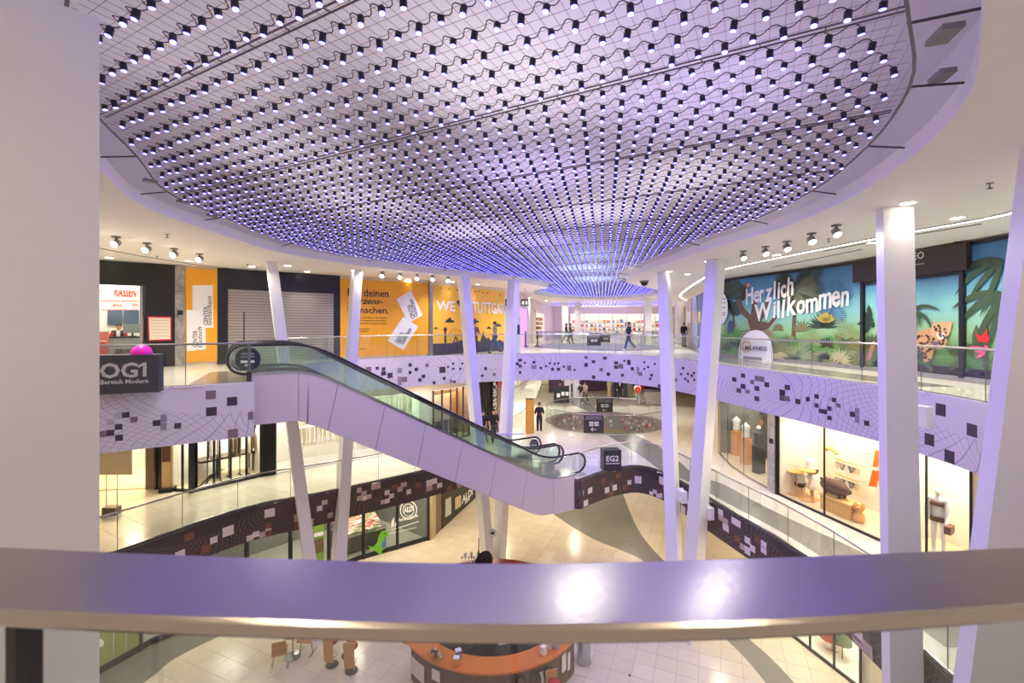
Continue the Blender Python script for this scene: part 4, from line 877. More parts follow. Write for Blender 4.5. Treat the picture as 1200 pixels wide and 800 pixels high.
for x0, x1, lb, c, w_ in ((606,617,'pink lit shop entrance left of the second upper well',(236,170,226),60),(626,637,'small shop entrance with packed shelf beyond the pink one',(240,226,200),60)):
    a_, b_ = L(x0, 398)[0], L(x1, 398)[0]; t = thing('far_shop', lb, 'shop', WL.at((a_+b_)/2, 0, .1)); m = MB(); WL.panel(m, a_, b_, 0, 2.7, .03, .03); m.build('glow_panel', M('far_%d' % x0, c, .5, emit=.55), t)  # flat glowing panel stands in for the lit shop inside
    for q in (a_, b_): m = MB(); m.bar(WL.at(q, 0, .1), WL.at(q, 2.8, .1), .12, .12); m.build('door_post', WHITE, t)
    m = MB(); WL.panel(m, a_, b_, 2.7, 2.9, .12, .12); m.build('header', WHITE, t)
    if x0 == 626:
        for i in range(5):
            for k in range(3): p = WL.at(a_+.8+k*1.4, .5+i*.4, .2); MB().box(p, (.5,.3,.28), 1.2).build('stock_box', M('stock_%d' % ((i+k) % 3), [(170,120,80),(200,160,110),(120,90,70)][(i+k) % 3], .6), t)
for x, y, lb in ((597,354.5,'small dark hanging sign with white marks beside the leaning column'),(615,354.5,'small dark hanging sign with white marks under the curved ceiling')):
    c = D(x, y, 27); t = thing('hanging_sign', lb, 'sign', c); MB().box(c, (.5,.06,.42)).build('plate', ANTH, t); MB().tube([c+Vector((0,0,.2)), (c.x, c.y, ZC)], .012, 5).build('rod', STEEL2, t)
    for dx in (-.1, .1): MB().box(c+Vector((dx,-.035,0)), (.12,.01,.2)).build('mark', LETTER, t)
t = thing('info_totem', 'white totem with dark lettering next to the leaning column', 'totem', D(607,414,25)); c = D(606.5,414,25); MB().box((c.x, c.y, 1.0), (.35,.2,2.0)).build('body', WHITE, t); MB().box((c.x, c.y-.11, 1.3), (.24,.02,.5)).build('print', NAVY, t)
for px, lb in ((612,'black barrier post with square foot, left of two near the pink shop'),(625.5,'black barrier post with square foot, right of two near the pink shop')):
    c = G(px+4, 406, 0); t = thing('barrier_post', lb, 'post', c); MB().tube([c, c+Vector((0,0,1.1))], .05, 8).build('rod', BLACK, t); MB().box(c+Vector((0,0,.03)), (.4,.4,.06)).build('foot', BLACK, t)
# ------------------------------------------------------------------ middle floor, left
E_ = lambda px, py=560: WEL.hit(px, py)
ze1 = -1.75
gA = (E_(100)[0], E_(171)[0], ZE, ze1); gB = (E_(200)[0], E_(306)[0], ZE, ze1); gC = (E_(323)[0], E_(492)[0], ZE, ze1); gD = (E_(507)[0], E_(556)[0], ZE, ze1); gE = (E_(592)[0], E_(640)[0], ZE, ze1)
wallrun(WEL, 'wall_left.001', ZE, -TO, [gA, gB, gC, gD, gE], CREAM)
wallrun(WEB, 'wall_back.001', ZE, -TO, [], CREAM); 
IVORY = M('ivory_wall', (246,232,204), .5); WOODF = stone_mat('warm_floor', (226,204,164), (238,220,186), .3)
nA = niche('open_shop', 'open beige shop entrance with hanging cream banner at the far left', 'shop', WEL, gA[0], gA[1], ZE, ze1, 3.6, IVORY, WOODF, 330, WARM, 2, glaz=False)
c = G(131, 602, ZE); t = thing('hanging_banner', 'cream banner hung on two wires over a dark block in the open beige shop', 'banner', (c.x, c.y, ZE)); top = D(131, 535, c.y).z; bz = D(131, 556, c.y).z
MB().box((c.x+.1, c.y, (top+.6+bz)/2), (1.1, .03, top+.6-bz)).build('cloth', M('cream_cloth', (240,222,182), .7), t)
for dx in (-.17, .17): MB().tube([(c.x+dx, c.y, ZE+.2), (c.x+dx, c.y, bz+.1)], .012, 5).build('wire', M('wire_grey', (130,122,108), .5), t)
MB().box((c.x, c.y, ZE+.12), (.42,.25,.24)).build('weight_block', M('bronze_block', (120,100,70), .4), t)
t = thing('wall_cladding', 'brown and black wall panels between the open shop and the glass shop', 'panel', WEL.at(E_(180)[0], ZE, 0))
for a_, b_, mt, of in ((171.5,182.5,M('brown_panel', (120,98,78), .5),.05),(182.5,185,BLACK,.08),(185,192,BLACK,.04),(192,200,M('dark_panel', (64,62,60), .4),.03)):
    m = MB(); WEL.panel(m, E_(a_)[0], E_(b_)[0], ZE, -TO, of, of+.02); m.build('panel', mt, t)
t = thing('fire_sign', 'small red sign on the wall beside the open shop', 'sign', WEL.at(E_(172.5)[0], -2.6, .1)); m = MB(); WEL.panel(m, E_(171)[0], E_(174.5)[0], -2.5, -2.15, .1, .05); WEL.panel(m, E_(171.6)[0], E_(174.5)[0], -2.95, -2.6, .1, .05); m.build('plate', M('signal_red', (220,60,40), .4), t); pprt(WEL, 'mark', [(172,532),(173.6,532),(173.6,535),(172,535)], LETTER, t, .11)
c = G(196.5, 575, ZE); t = thing('menu_stand', 'narrow gold poster stand in front of the dark shop entrance', 'stand', c); MB().box((c.x, c.y, ZE+.06), (.42,.42,.12), .3).build('foot', DARK, t); MB().box((c.x, c.y, ZE+1.0), (.34,.07,1.85), .3).build('frame', M('pale_bronze', (196,166,120), .35), t)
m = MB(); m.box((c.x-.01, c.y-.05, ZE+1.45), (.26,.02,.75), .3); m.build('picture', M('dark_picture', (92,62,48), .4, noise=.5, scale=14), t)
nB = niche('fashion_shop', 'glass fronted fashion shop with black posts and clothing rails, left under the lilac fascia', 'shop', WEL, gB[0], gB[1], ZE, ze1, 2.6, WINW, WOODF, 420, NEUT, 3, panes=6, frame=BLACK, fw=.06)
WBk = shifted(WEL, -1.3); WBf = shifted(WEL, -.8)
m = MB(); WEL.panel(m, E_(222.5)[0], E_(229.5)[0], ZE, -TO, .12, .14); tag(m.build('black_post', BLACK), 'thick black post at the corner of the glass fashion shop', 'post')
def clothing_rail(W, x0, x1, zr, n, cols, label, grp='clothing rails'):
    a_, b_ = W.hit(x0, 540)[0], W.hit(x1, 540)[0]; c = W.at((a_+b_)/2, ZE+.03, 0); t = thing('clothing_rail', label, 'clothing rail', c)
    for q in (a_, b_): MB().tube([W.at(q, ZE+.03, 0), W.at(q, zr, 0)], .02, 6).build('upright', DARK, t); MB().bar(W.at(q, ZE+.05, -.25), W.at(q, ZE+.05, .25), .04, .04).build('foot', DARK, t)
    MB().tube([W.at(a_, zr, 0), W.at(b_, zr, 0)], .02, 6).build('rod', DARK, t)
    for i in range(n):
        q = a_+(b_-a_)*(i+.5)/n; l = random.uniform(.7, 1.05); hw = .2; mb = MB(); P0 = [W.at(q, zr-.04, 0), W.at(q, zr-.14, hw), W.at(q, zr-l, hw*.9), W.at(q, zr-l, -hw*.9), W.at(q, zr-.14, -hw)]
        d = (b_-a_)/n*.33; mb.prism([p for p in P0], (W.at(q+.01, 0)-W.at(q, 0)).normalized(), d); cc = cols[i % len(cols)]
        g = tag(mb.build('garment', M('garment_%d_%d_%d' % cc, cc, .8)), '%s garment hanging on the %s rail behind the glass shop front' % ({(90,82,76):'dark grey',(196,178,150):'tan',(228,216,196):'cream',(120,104,88):'brown',(214,170,120):'peach',(60,58,60):'black'}[cc], label.split(', ')[1].split()[0]), 'garment', 'garments on the rails')
GC = [(90,82,76),(196,178,150),(228,216,196),(120,104,88),(214,170,120),(60,58,60)]
clothing_rail(WBf, 243, 258, -2.75, 6, GC, 'clothing rail with pale garments, left one behind the glass shop front')
clothing_rail(WBf, 268, 281, -2.75, 6, GC[1:], 'clothing rail with tan garments, middle one behind the glass shop front')
clothing_rail(WBf, 290, 303, -2.75, 5, GC[2:], 'clothing rail with orange garments, right one behind the glass shop front')
for x, y, lb in ((236,540,'dark folded clothes table left inside the glass fashion shop'),(276,537,'dark folded clothes table right inside the glass fashion shop')):
    q = WBk.hit(x, y)[0]; c = WBk.at(q, ZE+.03, 0); t = thing('display_table', lb, 'table', c); m = MB(); WBk.panel(m, q-.7, q+.7, ZE+.75, ZE+.83, .35, .7); m.build('table_top', M('dark_wood', (74,60,50), .5), t)
    for dq in (-.6, .6):
        for of in (-.25, .25): p = WBk.at(q+dq, ZE+.03, of); MB().bar(p, p+Vector((0,0,.73)), .05, .05).build('leg', DARK, t)
t = thing('fluted_pilaster', 'black fluted pilaster between the two lit shop windows on the left', 'pilaster', WEL.at(E_(314)[0], ZE, .1)); m = MB(); a_, b_ = E_(306)[0], E_(323)[0]; WEL.panel(m, a_, b_, ZE, -TO, .06, .06); m.build('core', BLACK, t)
m = MB()
for i in range(9): q = a_+(b_-a_)*(i+.5)/9; m.bar(WEL.at(q, ZE, .08), WEL.at(q, -TO, .08), (b_-a_)/9*.55, .05)
m.build('ribs', BLACK, t, kind='stuff')
nC = niche('bridal_shop', 'brilliant white shop window hung with rows of fine rods under the escalator', 'shop', WEL, gC[0], gC[1], ZE, ze1, 1.6, WINW, WINW, 560, NEUT, 4, panes=4, frame=WHITE, fw=.04)
WCf = shifted(WEL, -.9); t = thing('rod_curtain', 'curtain of thin pale vertical rods in the white window', 'curtain', WCf.at((gC[0]+gC[1])/2, ZE, 0)); m = MB()
for i in range(150):
    q = gC[0]+.2+(gC[1]-gC[0]-.4)*i/150; z0 = -3.6+random.uniform(-.3,.5); p = WCf.at(q, z0, random.uniform(-.2,.2)); m.bar(p, (p.x, p.y, -1.8), .018, .018)
m.build('rods', M('champagne_rod', (206,186,150), .3, .6), t, kind='stuff')
for z in (-2.9, -3.7): m = MB(); WCf.panel(m, gC[0]+.15, gC[1]-.15, z, z+.03, .35, .5); m.build('glass_shelf', M('shelf_white', (238,228,208), .4), t)
nD = niche('warm_shop', 'dim brown framed shop front with warm lit racks beyond the escalator', 'shop', WEL, gD[0], gD[1], ZE, ze1, 2.0, M('warm_back', (170,140,110), .6, noise=.4, scale=3), WOODF, 150, WARM, 2, panes=6, frame=M('bronze_frame', (70,58,48), .4), fw=.08)
WDk = shifted(WEL, -1.1)
for x, c, lb in ((514,(214,196,176),'pale garment display left in the warm brown shop'),(523,(232,200,160),'peach lit poster panel in the warm brown shop'),(533,(206,150,96),'orange lit poster panel in the warm brown shop'),(545,(236,214,196),'whitish lit poster panel in the warm brown shop')):
    q = WDk.hit(x, 490)[0]; t = thing('lit_display', lb, 'display', WDk.at(q, ZE+.03, 0)); m = MB(); WDk.panel(m, q-.35, q+.35, ZE+.9, ZE+2.3, .03, .06); m.build('board', M('disp_%d' % x, c, .5), t); MB().bar(WDk.at(q, ZE+.03, 0), WDk.at(q, ZE+.9, 0), .3, .2).build('stand', DARK, t)
t = thing('dark_facade', 'dark slatted facade around the tall vertical shop sign', 'facade', WEL.at(E_(570)[0], ZE, .1)); m = MB(); a_, b_ = E_(556)[0], E_(592)[0]; WEL.panel(m, a_, b_, ZE, -TO, .05, .05); m.build('core', M('dark_brown', (62,54,48), .5), t)
m = MB()
for i in range(14): q = a_+(b_-a_)*(i+.5)/14; m.bar(WEL.at(q, ZE, .07), WEL.at(q, -TO, .07), .1, .06)
m.build('slats', M('dark_slat', (44,40,38), .5), t, kind='stuff')
t = thing('vertical_sign', 'tall black vertical shop sign with white turned letters beyond the escalator', 'sign', WEL.at(E_(575.5)[0], ZE+.6, .2)); m = MB(); WEL.panel(m, E_(573.5)[0], E_(578.5)[0], ZE+.6, -TO-.05, .2, .12); m.build('panel', BLACK, t)
q, z = E_(574.3, 497); z1 = -TO-.3; vs, fs = text_mesh('BERSHKA', 1, 0, .03); wd = max(v[0] for v in vs); k = (z1-z)/wd; qa, qb = E_(574.2)[0], E_(578)[0]
m = MB(); m.add([WEL.at(qa+(1-y_/.72)*(qb-qa), z + x_*k, .215+zz) for x_, y_, zz in vs], fs); m.build('lettering', LETTER, t)
t = thing('pink_poster', 'narrow poster with pinkish red top beside the vertical sign', 'poster', WEL.at(E_(581.5)[0], ZE, .2)); m = MB(); WEL.panel(m, E_(579.5)[0], E_(584)[0], ZE+.4, -2.0, .2, .06); m.build('panel', M('poster_beige', (170,140,110), .5, noise=.3, scale=4), t); m = MB(); WEL.panel(m, E_(579.7)[0], E_(583.8)[0], -2.2, -1.5, .215, .03); m.build('picture', M('poster_pink', (222,90,110), .5), t)
nE = niche('white_shop', 'white glowing shop with dark clothing lines beyond the two middle columns', 'shop', WEL, gE[0], gE[1], ZE, ze1, 2.0, WINW, WINW, 520, NEUT, 3, panes=3, frame=WHITE, fw=.05)
WEf = shifted(WEL, -1.2)
for i, z in enumerate((-2.5, -3.4)):
    t = thing('garment_line', ['upper row of grey garments in the white glowing shop','lower row of grey garments in the white glowing shop'][i], 'clothing rail', WEf.at((gE[0]+gE[1])/2, z, 0)); m = MB(); WEf.panel(m, gE[0]+.3, gE[1]-.3, z, z+.05, .03, .06); m.build('rod', M('rail_grey', (120,116,116), .4), t)
    m = MB()
    for k in range(40): q = gE[0]+.5+(gE[1]-gE[0]-1)*k/40; l = random.uniform(.4,.6); WEf.panel(m, q, q+.12, z-l, z, .12, .24)
    m.build('garments', M('mist_grey', (214,206,198), .7), t, kind='stuff')
c = G(621, 507, ZE); t = thing('info_pillar', 'slim golden yellow info pillar behind the escalator end', 'pillar', c); MB().box((c.x, c.y, ZE+.95), (.42,.3,1.9), .2).build('body', M('amber_print', (206,150,60), .4, noise=.35, scale=7), t); MB().box((c.x, c.y, ZE+1.92), (.46,.34,.04), .2).build('cap', DARK, t)
# dark hoarding far back on the middle floor, with white and pink squares
a_, b_ = G(648, 468, ZE), G(800, 462, ZE); WH = Wall([(a_.x, a_.y+4), (b_.x+1, b_.y+4)]); t = thing('site_hoarding', 'long dark violet hoarding with white and pink squares at the back of the middle floor', 'hoarding', WH.at(WH.len/2, ZE, 0)); m = MB(); WH.panel(m, 0, WH.len, ZE, -TO, 0, .1); m.build('panel', M('violet_print', (78,54,84), .5, noise=.3, scale=2), t)
for i in range(60):
    q, z = random.uniform(.3, WH.len-.3), random.uniform(ZE+.6, -1.5); d = random.uniform(.07, .2); m = MB(); WH.prt(m, [(q-d,z-d),(q+d,z-d),(q+d,z+d),(q-d,z+d)], .012, .01, False); m.build('square_tile', random.choice([LETTER, SQ['p'], M('hoard_pink', (206,110,140), .5), SQ['d']]), t)
# counters, stands and panels standing in the back of the middle floor
for x0, x1, y0, y1, c, lb in ((649,667,452,472,(46,46,52),'black route sign panel with white icons in front of the dark hoarding'),(756,775,458,474,(168,164,150),'pale grey info counter at the back of the middle floor')):
    a_ = G((x0+x1)/2, y1, ZE); wd = (x1-x0)/F*a_.y; hh = (y1-y0)/F*a_.y; t = thing('route_board' if x0 < 700 else 'info_counter', lb, 'sign' if x0 < 700 else 'counter', a_); MB().box((a_.x, a_.y, ZE+hh/2), (wd, .5 if x0 > 700 else .12, hh), .05).build('body', M('panel_%d' % x0, c, .5), t)
    if x0 < 700:
        for i, dx in enumerate((-.25, .1, .42)): MB().box((a_.x+dx, a_.y-.09, ZE+hh*(.55 if i else .45)), (.24,.02,.3), .05).build('icon', LETTER, t)
    else: MB().box((a_.x, a_.y, ZE+hh+.02), (wd+.1,.6,.05), .05).build('counter_top', ANTH, t)
for i, (x, y, c) in enumerate(((715,465,(206,180,120)),(720,466,(60,56,60)),(733,464,(90,86,90)),(738,465,(150,140,120)),(752,456,(200,60,60)))):
    a_ = G(x, y, ZE); t = thing('floor_display', ['cream draped display figure beside the dark suited man','small black display stand beside the cream draped figure','dark grey display case right of the dark suited man','beige display case left of the red backpack','red topped display case behind the red backpack'][i], 'display', a_); MB().lathe([(.3,0),(.3,.05),(.22,.1),(.25,.9),(.15,1.25),(.1,1.45)], a_, 10).build('body', M('fd_%d' % i, c, .6), t, True); MB().ball(a_+Vector((0,0,1.5)), .12, 8).build('top', M('fd_top_%d' % i, [(232,210,160),(40,40,40),(200,200,196),(220,190,140),(230,80,70)][i], .6), t, True)
# ------------------------------------------------------------------ middle floor, right
Q = lambda px, py=560: WER.hit(px, py)
g1 = (Q(843, 535)[0], Q(902, 570)[0], ZE, ze1+.1); g2 = (Q(912.5, 575)[0], Q(1039, 640)[0], ZE, ze1+.1); g3 = (Q(1041, 640)[0], Q(1140, 700)[0], ZE, ze1+.1)
wallrun(WER, 'wall_right.001', ZE, -TO, [g1, g2, g3], CREAM)
n1 = niche('sports_shop', 'curved glass shop window with orange figures and torsos', 'shop', WER, g1[0], g1[1], ZE, ze1+.1, 1.9, M('grey_back', (120,120,116), .5, noise=.25, scale=2), WOODF, 150, NEUT, 2, panes=3, frame=STEEL2, fw=.035)
W1f = shifted(WER, -.7); W1b = shifted(WER, -1.8)
def torso(p, mat, name='torso'):
    mb = MB(); p = Vector(p); mb.lathe([(.05,0),(.14,.02),(.155,.12),(.13,.26),(.16,.42),(.18,.5),(.12,.58),(.05,.62),(.045,.68)], p, 12, Matrix.Diagonal((1.15,.75,1)))
    return mb
for i, (x, y) in enumerate(((863,532),(874,540))):
    q = W1f.hit(x, y)[0]; c = W1f.at(q, ZE+.03, 0); t = thing('bust_form', ['white bust on an orange pedestal, left of two in the curved window','white bust on an orange pedestal, right of two in the curved window'][i], 'mannequin', c)
    MB().box(c+Vector((0,0,.55)), (.34,.34,1.1), .4).build('pedestal', M('apricot', (232,166,104), .5), t); torso(c+Vector((0,0,1.1)), WHITE).build('torso', WHITE, t, True)
q = W1f.hit(889, 545)[0]; c = W1f.at(q, ZE+.03, 0); t = thing('bust_form', 'dark clothed torso on a black stand before the orange figure', 'mannequin', c); MB().box(c+Vector((0,0,.55)), (.4,.3,1.1), .4).build('pedestal', BLACK, t); torso(c+Vector((0,0,1.1)), BLACK).build('torso', M('dark_vest', (44,42,46), .6), t, True); MB().ball(c+Vector((0,0,1.82)), .09, 8).build('neck_cap', WHITE, t, True)
t = thing('figure_poster', 'tall dark poster with a glowing orange figure in the curved window', 'poster', W1b.at(W1b.hit(888,540)[0], ZE, 0)); m = MB(); W1b.panel(m, W1b.hit(877,540)[0], W1b.hit(901,540)[0], ZE+.2, ze1-.05, .06, .05); m.build('board', M('poster_black', (46,40,36), .4), t)
OR = M('orange_print', (228,132,50), .45, noise=.25, scale=3)
pprt(W1b, 'figure_print', [(877,547),(876,528),(878,508),(882,500),(888,496),(890,488),(894,487),(897,492),(895,499),(891,503),(893,516),(895,536),(893,552),(884,550)], OR, t, .08); pprt(W1b, 'hair_print', [(887,496),(888,487),(893,483),(898,488),(897,494),(893,489)], HAIRD, t, .09)
t = thing('grid_rack', 'grey wire rack with dark goods at the back of the curved window', 'rack', W1b.at(W1b.hit(855,500)[0], ZE, .2)); m = MB(); q0, q1 = W1b.hit(849,500)[0], W1b.hit(864,500)[0]; W1b.panel(m, q0, q1, ZE+.03, ze1-.1, .14, .1); m.build('back', M('rack_grey', (96,98,100), .5), t)
for k in range(6):
    z = ZE+1.2+.25*k; m = MB(); W1b.panel(m, q0+.1, q1-.1, z, z+.16, .22, .1); m.build('goods', M('rackgoods_%d' % (k % 3), [(150,150,150),(70,72,76),(190,186,180)][k % 3], .6, noise=.4, scale=20), t)
t = thing('marble_pilaster', 'grey veined marble pilaster between the two right hand shop windows', 'pilaster', WER.at(Q(907,575)[0], ZE, .1)); m = MB(); WER.panel(m, Q(902.3,572)[0], Q(910.5,576)[0], ZE, -TO, .1, .12); m.build('slab', MARBLE, t); pprt(WER, 'shop_number', [(904.5,513),(909,514),(909,520),(904.5,519)], BLACK, t, .11)
m = MB(); WER.panel(m, Q(910.6,576)[0], Q(912.6,577)[0], ZE, -TO, .08, .1); tag(m.build('black_frame_post', BLACK), 'thin black post at the left end of the lingerie window', 'post')
IVW = M('ivory_window', (240,230,212), .5)
n2 = niche('lingerie_window', 'bright white shop window with busts, racks and pale wooden tables', 'shop', WER, g2[0], g2[1], ZE, ze1+.1, 1.9, IVW, WOODF, 270, NEUT, 3, panes=2, frame=BLACK, fw=.04)
n3 = niche('bikini_window', 'bright white shop window with a white mannequin behind the thick column', 'shop', WER, g3[0], g3[1], ZE, ze1+.1, 1.7, IVW, WOODF, 250, NEUT, 2, panes=2, frame=BLACK, fw=.04)
W2f = shifted(WER, -.8); W2b = shifted(WER, -1.55)
m = MB(); W2b.panel(m, W2b.hit(922,560)[0], W2b.hit(940,560)[0], ZE+.05, ze1, .05, .05); t = thing('wood_cladding', 'pale wooden wall panel at the left of the white window', 'panel', W2b.at(W2b.hit(930,560)[0], ZE, 0)); m.build('board', wood_mat('pale_oak', (206,186,150), (224,206,172)), t)
m = MB(); W2f.panel(m, W2f.hit(914,560)[0], W2f.hit(924,560)[0], ZE+.05, ze1-.05, .3, .03); t = thing('glass_screen', 'frosted grey screen at the left edge of the white window', 'screen', W2f.at(W2f.hit(919,560)[0], ZE, .3)); m.build('sheet', M('frost_grey', (176,178,166), .3), t)
def wp(W, x, y, z=None):
    q, zz = W.hit(x, y); return W.at(q, zz if z is None else z, 0)
for i, (x, y, lb) in enumerate(((939.5,562,'round white bust with black briefs on a gold stand, lower left of three'),(951,546,'round white bust on a tall gold stand, topmost of three'),(953,565,'round white bust on a gold stand, lower right of three'))):
    c = wp(W2f, x, y); b = Vector((c.x, c.y, ZE+.03)); t = thing('bust_form', lb, 'mannequin', b); MB().lathe([(.2,0),(.2,.03),(.025,.05),(.025,c.z-ZE-.25)], b, 12).build('stand', GOLD, t)
    mb = MB(); mb.lathe([(.05,-.26),(.17,-.22),(.2,-.1),(.15,.02),(.19,.16),(.17,.24),(.05,.28)], c, 14, Matrix.Diagonal((1.1,.8,1))); mb.build('torso', WHITE, t, True)
    tz_ = t.children[-1] if t.children else t
    if i < 2: MB().lathe([(.1,-.262),(.176,-.222),(.205,-.12),(.19,-.08)], c, 14, Matrix.Diagonal((1.12,.82,1))).build('briefs', M('black_lace', (58,46,44), .7), t, True)
for i, (x, y, h_, lb) in enumerate(((940,584,.8,'small round gold wire table under the left bust'),(954,590,1.0,'gold wire table with drinks under the right bust'))):
    c = wp(W2f, x, y, ZE+.03); c = W2f.at(W2f.hit(x, y)[0], ZE+.03, .28); t = thing('wire_table', lb, 'table', c); MB().lathe([(.26,h_),(.26,h_+.03)], c, 16).build('table_top', GOLD, t); MB().lathe([(.24,0),(.26,.02),(.24,.04)], c, 16).build('foot_ring', GOLD, t)
    for k in range(4): a = PI/2*k+.3; e = Vector((math.cos(a), math.sin(a), 0)); MB().tube([c+e*.2+Vector((0,0,.02)), c+e*.06+Vector((0,0,h_*.5)), c+e*.22+Vector((0,0,h_))], .013, 5).build('leg', GOLD, t)
for r_, (x0, y0, x1, y1) in enumerate(((979,535,1006,548),(979,553,1006,566))):
    a_, b_ = wp(W2b, x0, y0), wp(W2b, x1, y1); zz = (a_.z+b_.z)/2; a_.z = b_.z = zz; t = thing('hanging_rack', ['upper gold rack of hanging white underwear on the white wall','lower gold rack of hanging pale underwear on the white wall'][r_], 'rack', (a_+b_)/2); MB().tube([a_, b_], .018, 6).build('rod', GOLD, t)
    for e in (a_, b_): MB().tube([e, e+(W2b.at(0, 0, -.2)-W2b.at(0, 0, 0))], .015, 5).build('wall_bracket', GOLD, t)
    for k in range(10):
        p = a_.lerp(b_, (k+.5)/10); mb = MB(); d = (b_-a_).normalized(); n_ = Vector((0,0,1)); mb.tube([p+n_*.02, p-n_*.08], .008, 4)
        mb.prism([p+d*.12-n_*.1, p+d*.06-n_*.3, p-d*.06-n_*.3, p-d*.12-n_*.1], d.cross(n_), .05); tag(mb.build('underwear', M('uw_%d' % (k % 4), [(240,228,206),(214,190,150),(246,240,232),(96,80,70)][k % 4], .7)), 'piece of pale underwear hanging on a gold rack in the white window', 'underwear', 'underwear on the gold racks')
c = W2f.at(W2f.hit(991, 608)[0], ZE+.03, .2); dv = (W2f.at(W2f.hit(1000,610)[0], 0)-W2f.at(W2f.hit(985,605)[0], 0)).normalized(); ang = math.atan2(dv.y, dv.x)
t = thing('plinth_bench', 'long pale wooden bench under the brown animal in the white window', 'bench', c); MB().box(c+Vector((0,0,.22)), (1.05,.45,.44), ang).build('body', GOLD, t); MB().box(c+Vector((0,0,.46)), (1.1,.5,.05), ang).build('top', M('pale_gold_top', (240,200,120), .4), t)
pc = c+dv*(-.2)+Vector((0,0,.5)); t = thing('woven_animal', 'dark brown woven animal figure lying on the pale wooden bench', 'figure', pc); mb = MB(); mb.lathe([(.02,-.48),(.13,-.42),(.22,-.25),(.25,0),(.23,.2),(.15,.38),(.1,.46),(.07,.52)], pc+Vector((0,0,.27)), 14, Matrix.Rotation(ang, 3, 'Z') @ Matrix.Rotation(PI/2, 3, 'Y')); mb.build('body', BROWN, t, True)
for s_, o_ in ((-.25,-.1),(-.25,.1),(.25,-.1),(.25,.1)): MB().lathe([(.05,0),(.06,.15)], pc+dv*s_+Vector((-dv.y,dv.x,0))*o_, 8).build('leg', BROWN, t)
for s_ in (-.09,.09): MB().ball(pc+dv*-.4+Vector((-dv.y*s_,dv.x*s_,.42)), .05, 8).build('ear', BROWN, t)
c = W2f.at(W2f.hit(1014, 618)[0], ZE+.03, .25); t = thing('tulip_vase', 'small tan flower shaped vase on the floor of the white window', 'vase', c); MB().lathe([(.12,0),(.17,.1),(.15,.22),(.08,.3),(.14,.4),(.17,.48),(.15,.5),(.1,.42)], c, 12).build('body', M('tan_vase', (224,160,88), .5), t, True)
for k in range(4): a = PI/2*k; MB().ball(c+Vector((.12*math.cos(a), .12*math.sin(a), .5)), .05, 8, (1,1,1.5)).build('petal', M('tan_vase', (224,160,88), .5), t, True)
for x, y0, y1, w_, lb in ((1030.5,528,548,.16,'orange garment hanging high beside the thick column'),(1029,552,571,.22,'orange shorts hanging low beside the thick column')):
    a_, b_ = wp(W2f, x, y0), wp(W2f, x, y1); t = thing('orange_garment', lb, 'garment', b_); mb = MB(); e = Vector((.8,-.6,0)); mb.prism([a_+e*w_*.6, a_-e*w_*.6, Vector((a_.x,a_.y,b_.z))-e*w_, Vector((a_.x,a_.y,b_.z))-e*.03, Vector((a_.x,a_.y,(a_.z+b_.z)/2)), Vector((a_.x,a_.y,b_.z))+e*.03, Vector((a_.x,a_.y,b_.z))+e*w_], (.6,.8,0), .08); mb.build('cloth', ORANGE, t); MB().tube([a_, a_+Vector((0,0,.14))], .008, 4).build('hook', STEEL2, t)
c = wp(W2b, 967, 527); t = thing('gold_hand', 'pale gold arm shaped hook on the white window wall', 'hook', c); MB().tube([c, c+dv*.15+Vector((0,0,.1)), c+dv*.4+Vector((0,0,.03))], [.05,.06,.04], 8).build('arm', GOLD, t, True); MB().ball(c+dv*.43, .06, 8).build('hand', GOLD, t, True)
c = wp(W2b, 1016, 528); t = thing('camera_dome', 'white dome camera on the wall of the white window', 'camera', c); MB().ball(c, .14, 10).build('dome', WHITE, t, True); MB().lathe([(.1,.1),(.1,.18)], c, 10).build('mount', WHITE, t)
# ------------------------------------------------------------------ lower floor shops
U_ = lambda px, py=680: WUL.hit(px, py)
zu1 = -5.75
u1 = (U_(90, 800)[0], U_(502, 632)[0], ZU, zu1)
wallrun(WUL, 'wall_left.002', ZU, ZE-TE, [u1], CREAM)
dk = M('store_grey', (120,122,114), .5)
nU = niche('supermarket', 'long dark framed glass front of the lower floor supermarket', 'shop', WUL, u1[0], u1[1], ZU, zu1, 4.0, dk, M('store_floor', (176,176,164), .4), 700, NEUT, 4, panes=8, frame=DARK, fw=.12, side=dk, litc=False)
WUf = shifted(WUL, -.7)
t = thing('chilled_case', 'long chilled case full of pink and white packs behind the supermarket glass', 'chiller', WUf.at(WUf.hit(430,620)[0], ZU, 0)); q0, q1 = WUf.hit(400,640)[0], WUf.hit(452,620)[0]
m = MB(); WUf.panel(m, q0, q1, ZU+.03, ZU+.8, 0, 1.3); m.build('body', M('case_dark', (52,54,56), .4), t); m = MB(); WUf.panel(m, q0, q1, ZU+.8, ZU+.92, .05, .1); m.build('rim', STEEL2, t)
for i in range(8):
    for k in range(12):
        q = q0+.15+(q1-q0-.3)*k/12; p = WUf.at(q, ZU+.9+.05*i+random.uniform(0,.06), -.1-.15*i); tag(MB().box(p, (.26,.2,.1), random.random()).build('food_pack', M('pack_%d' % ((i*5+k) % 6), [(226,196,180),(214,120,104),(240,232,222),(190,170,150),(150,170,120),(230,170,140)][(i*5+k) % 6], .5)), 'small %s food pack in the long chilled case' % ['pale pink','red','white','brown','green','peach'][(i*5+k) % 6], 'pack', 'packs in the chilled case')
area(WUf.at((q0+q1)/2, ZU+2.9, -.5), 30, NEUT, .8)  # unseen lamp added to brighten the chilled case
t = thing('supermarket_sticker', 'round white glass sticker with capitals and a bottle return line', 'sticker', WUL.at(U_(477)[0], ZU+1.2, .1))
cx, cy = 478, 597; m = MB()
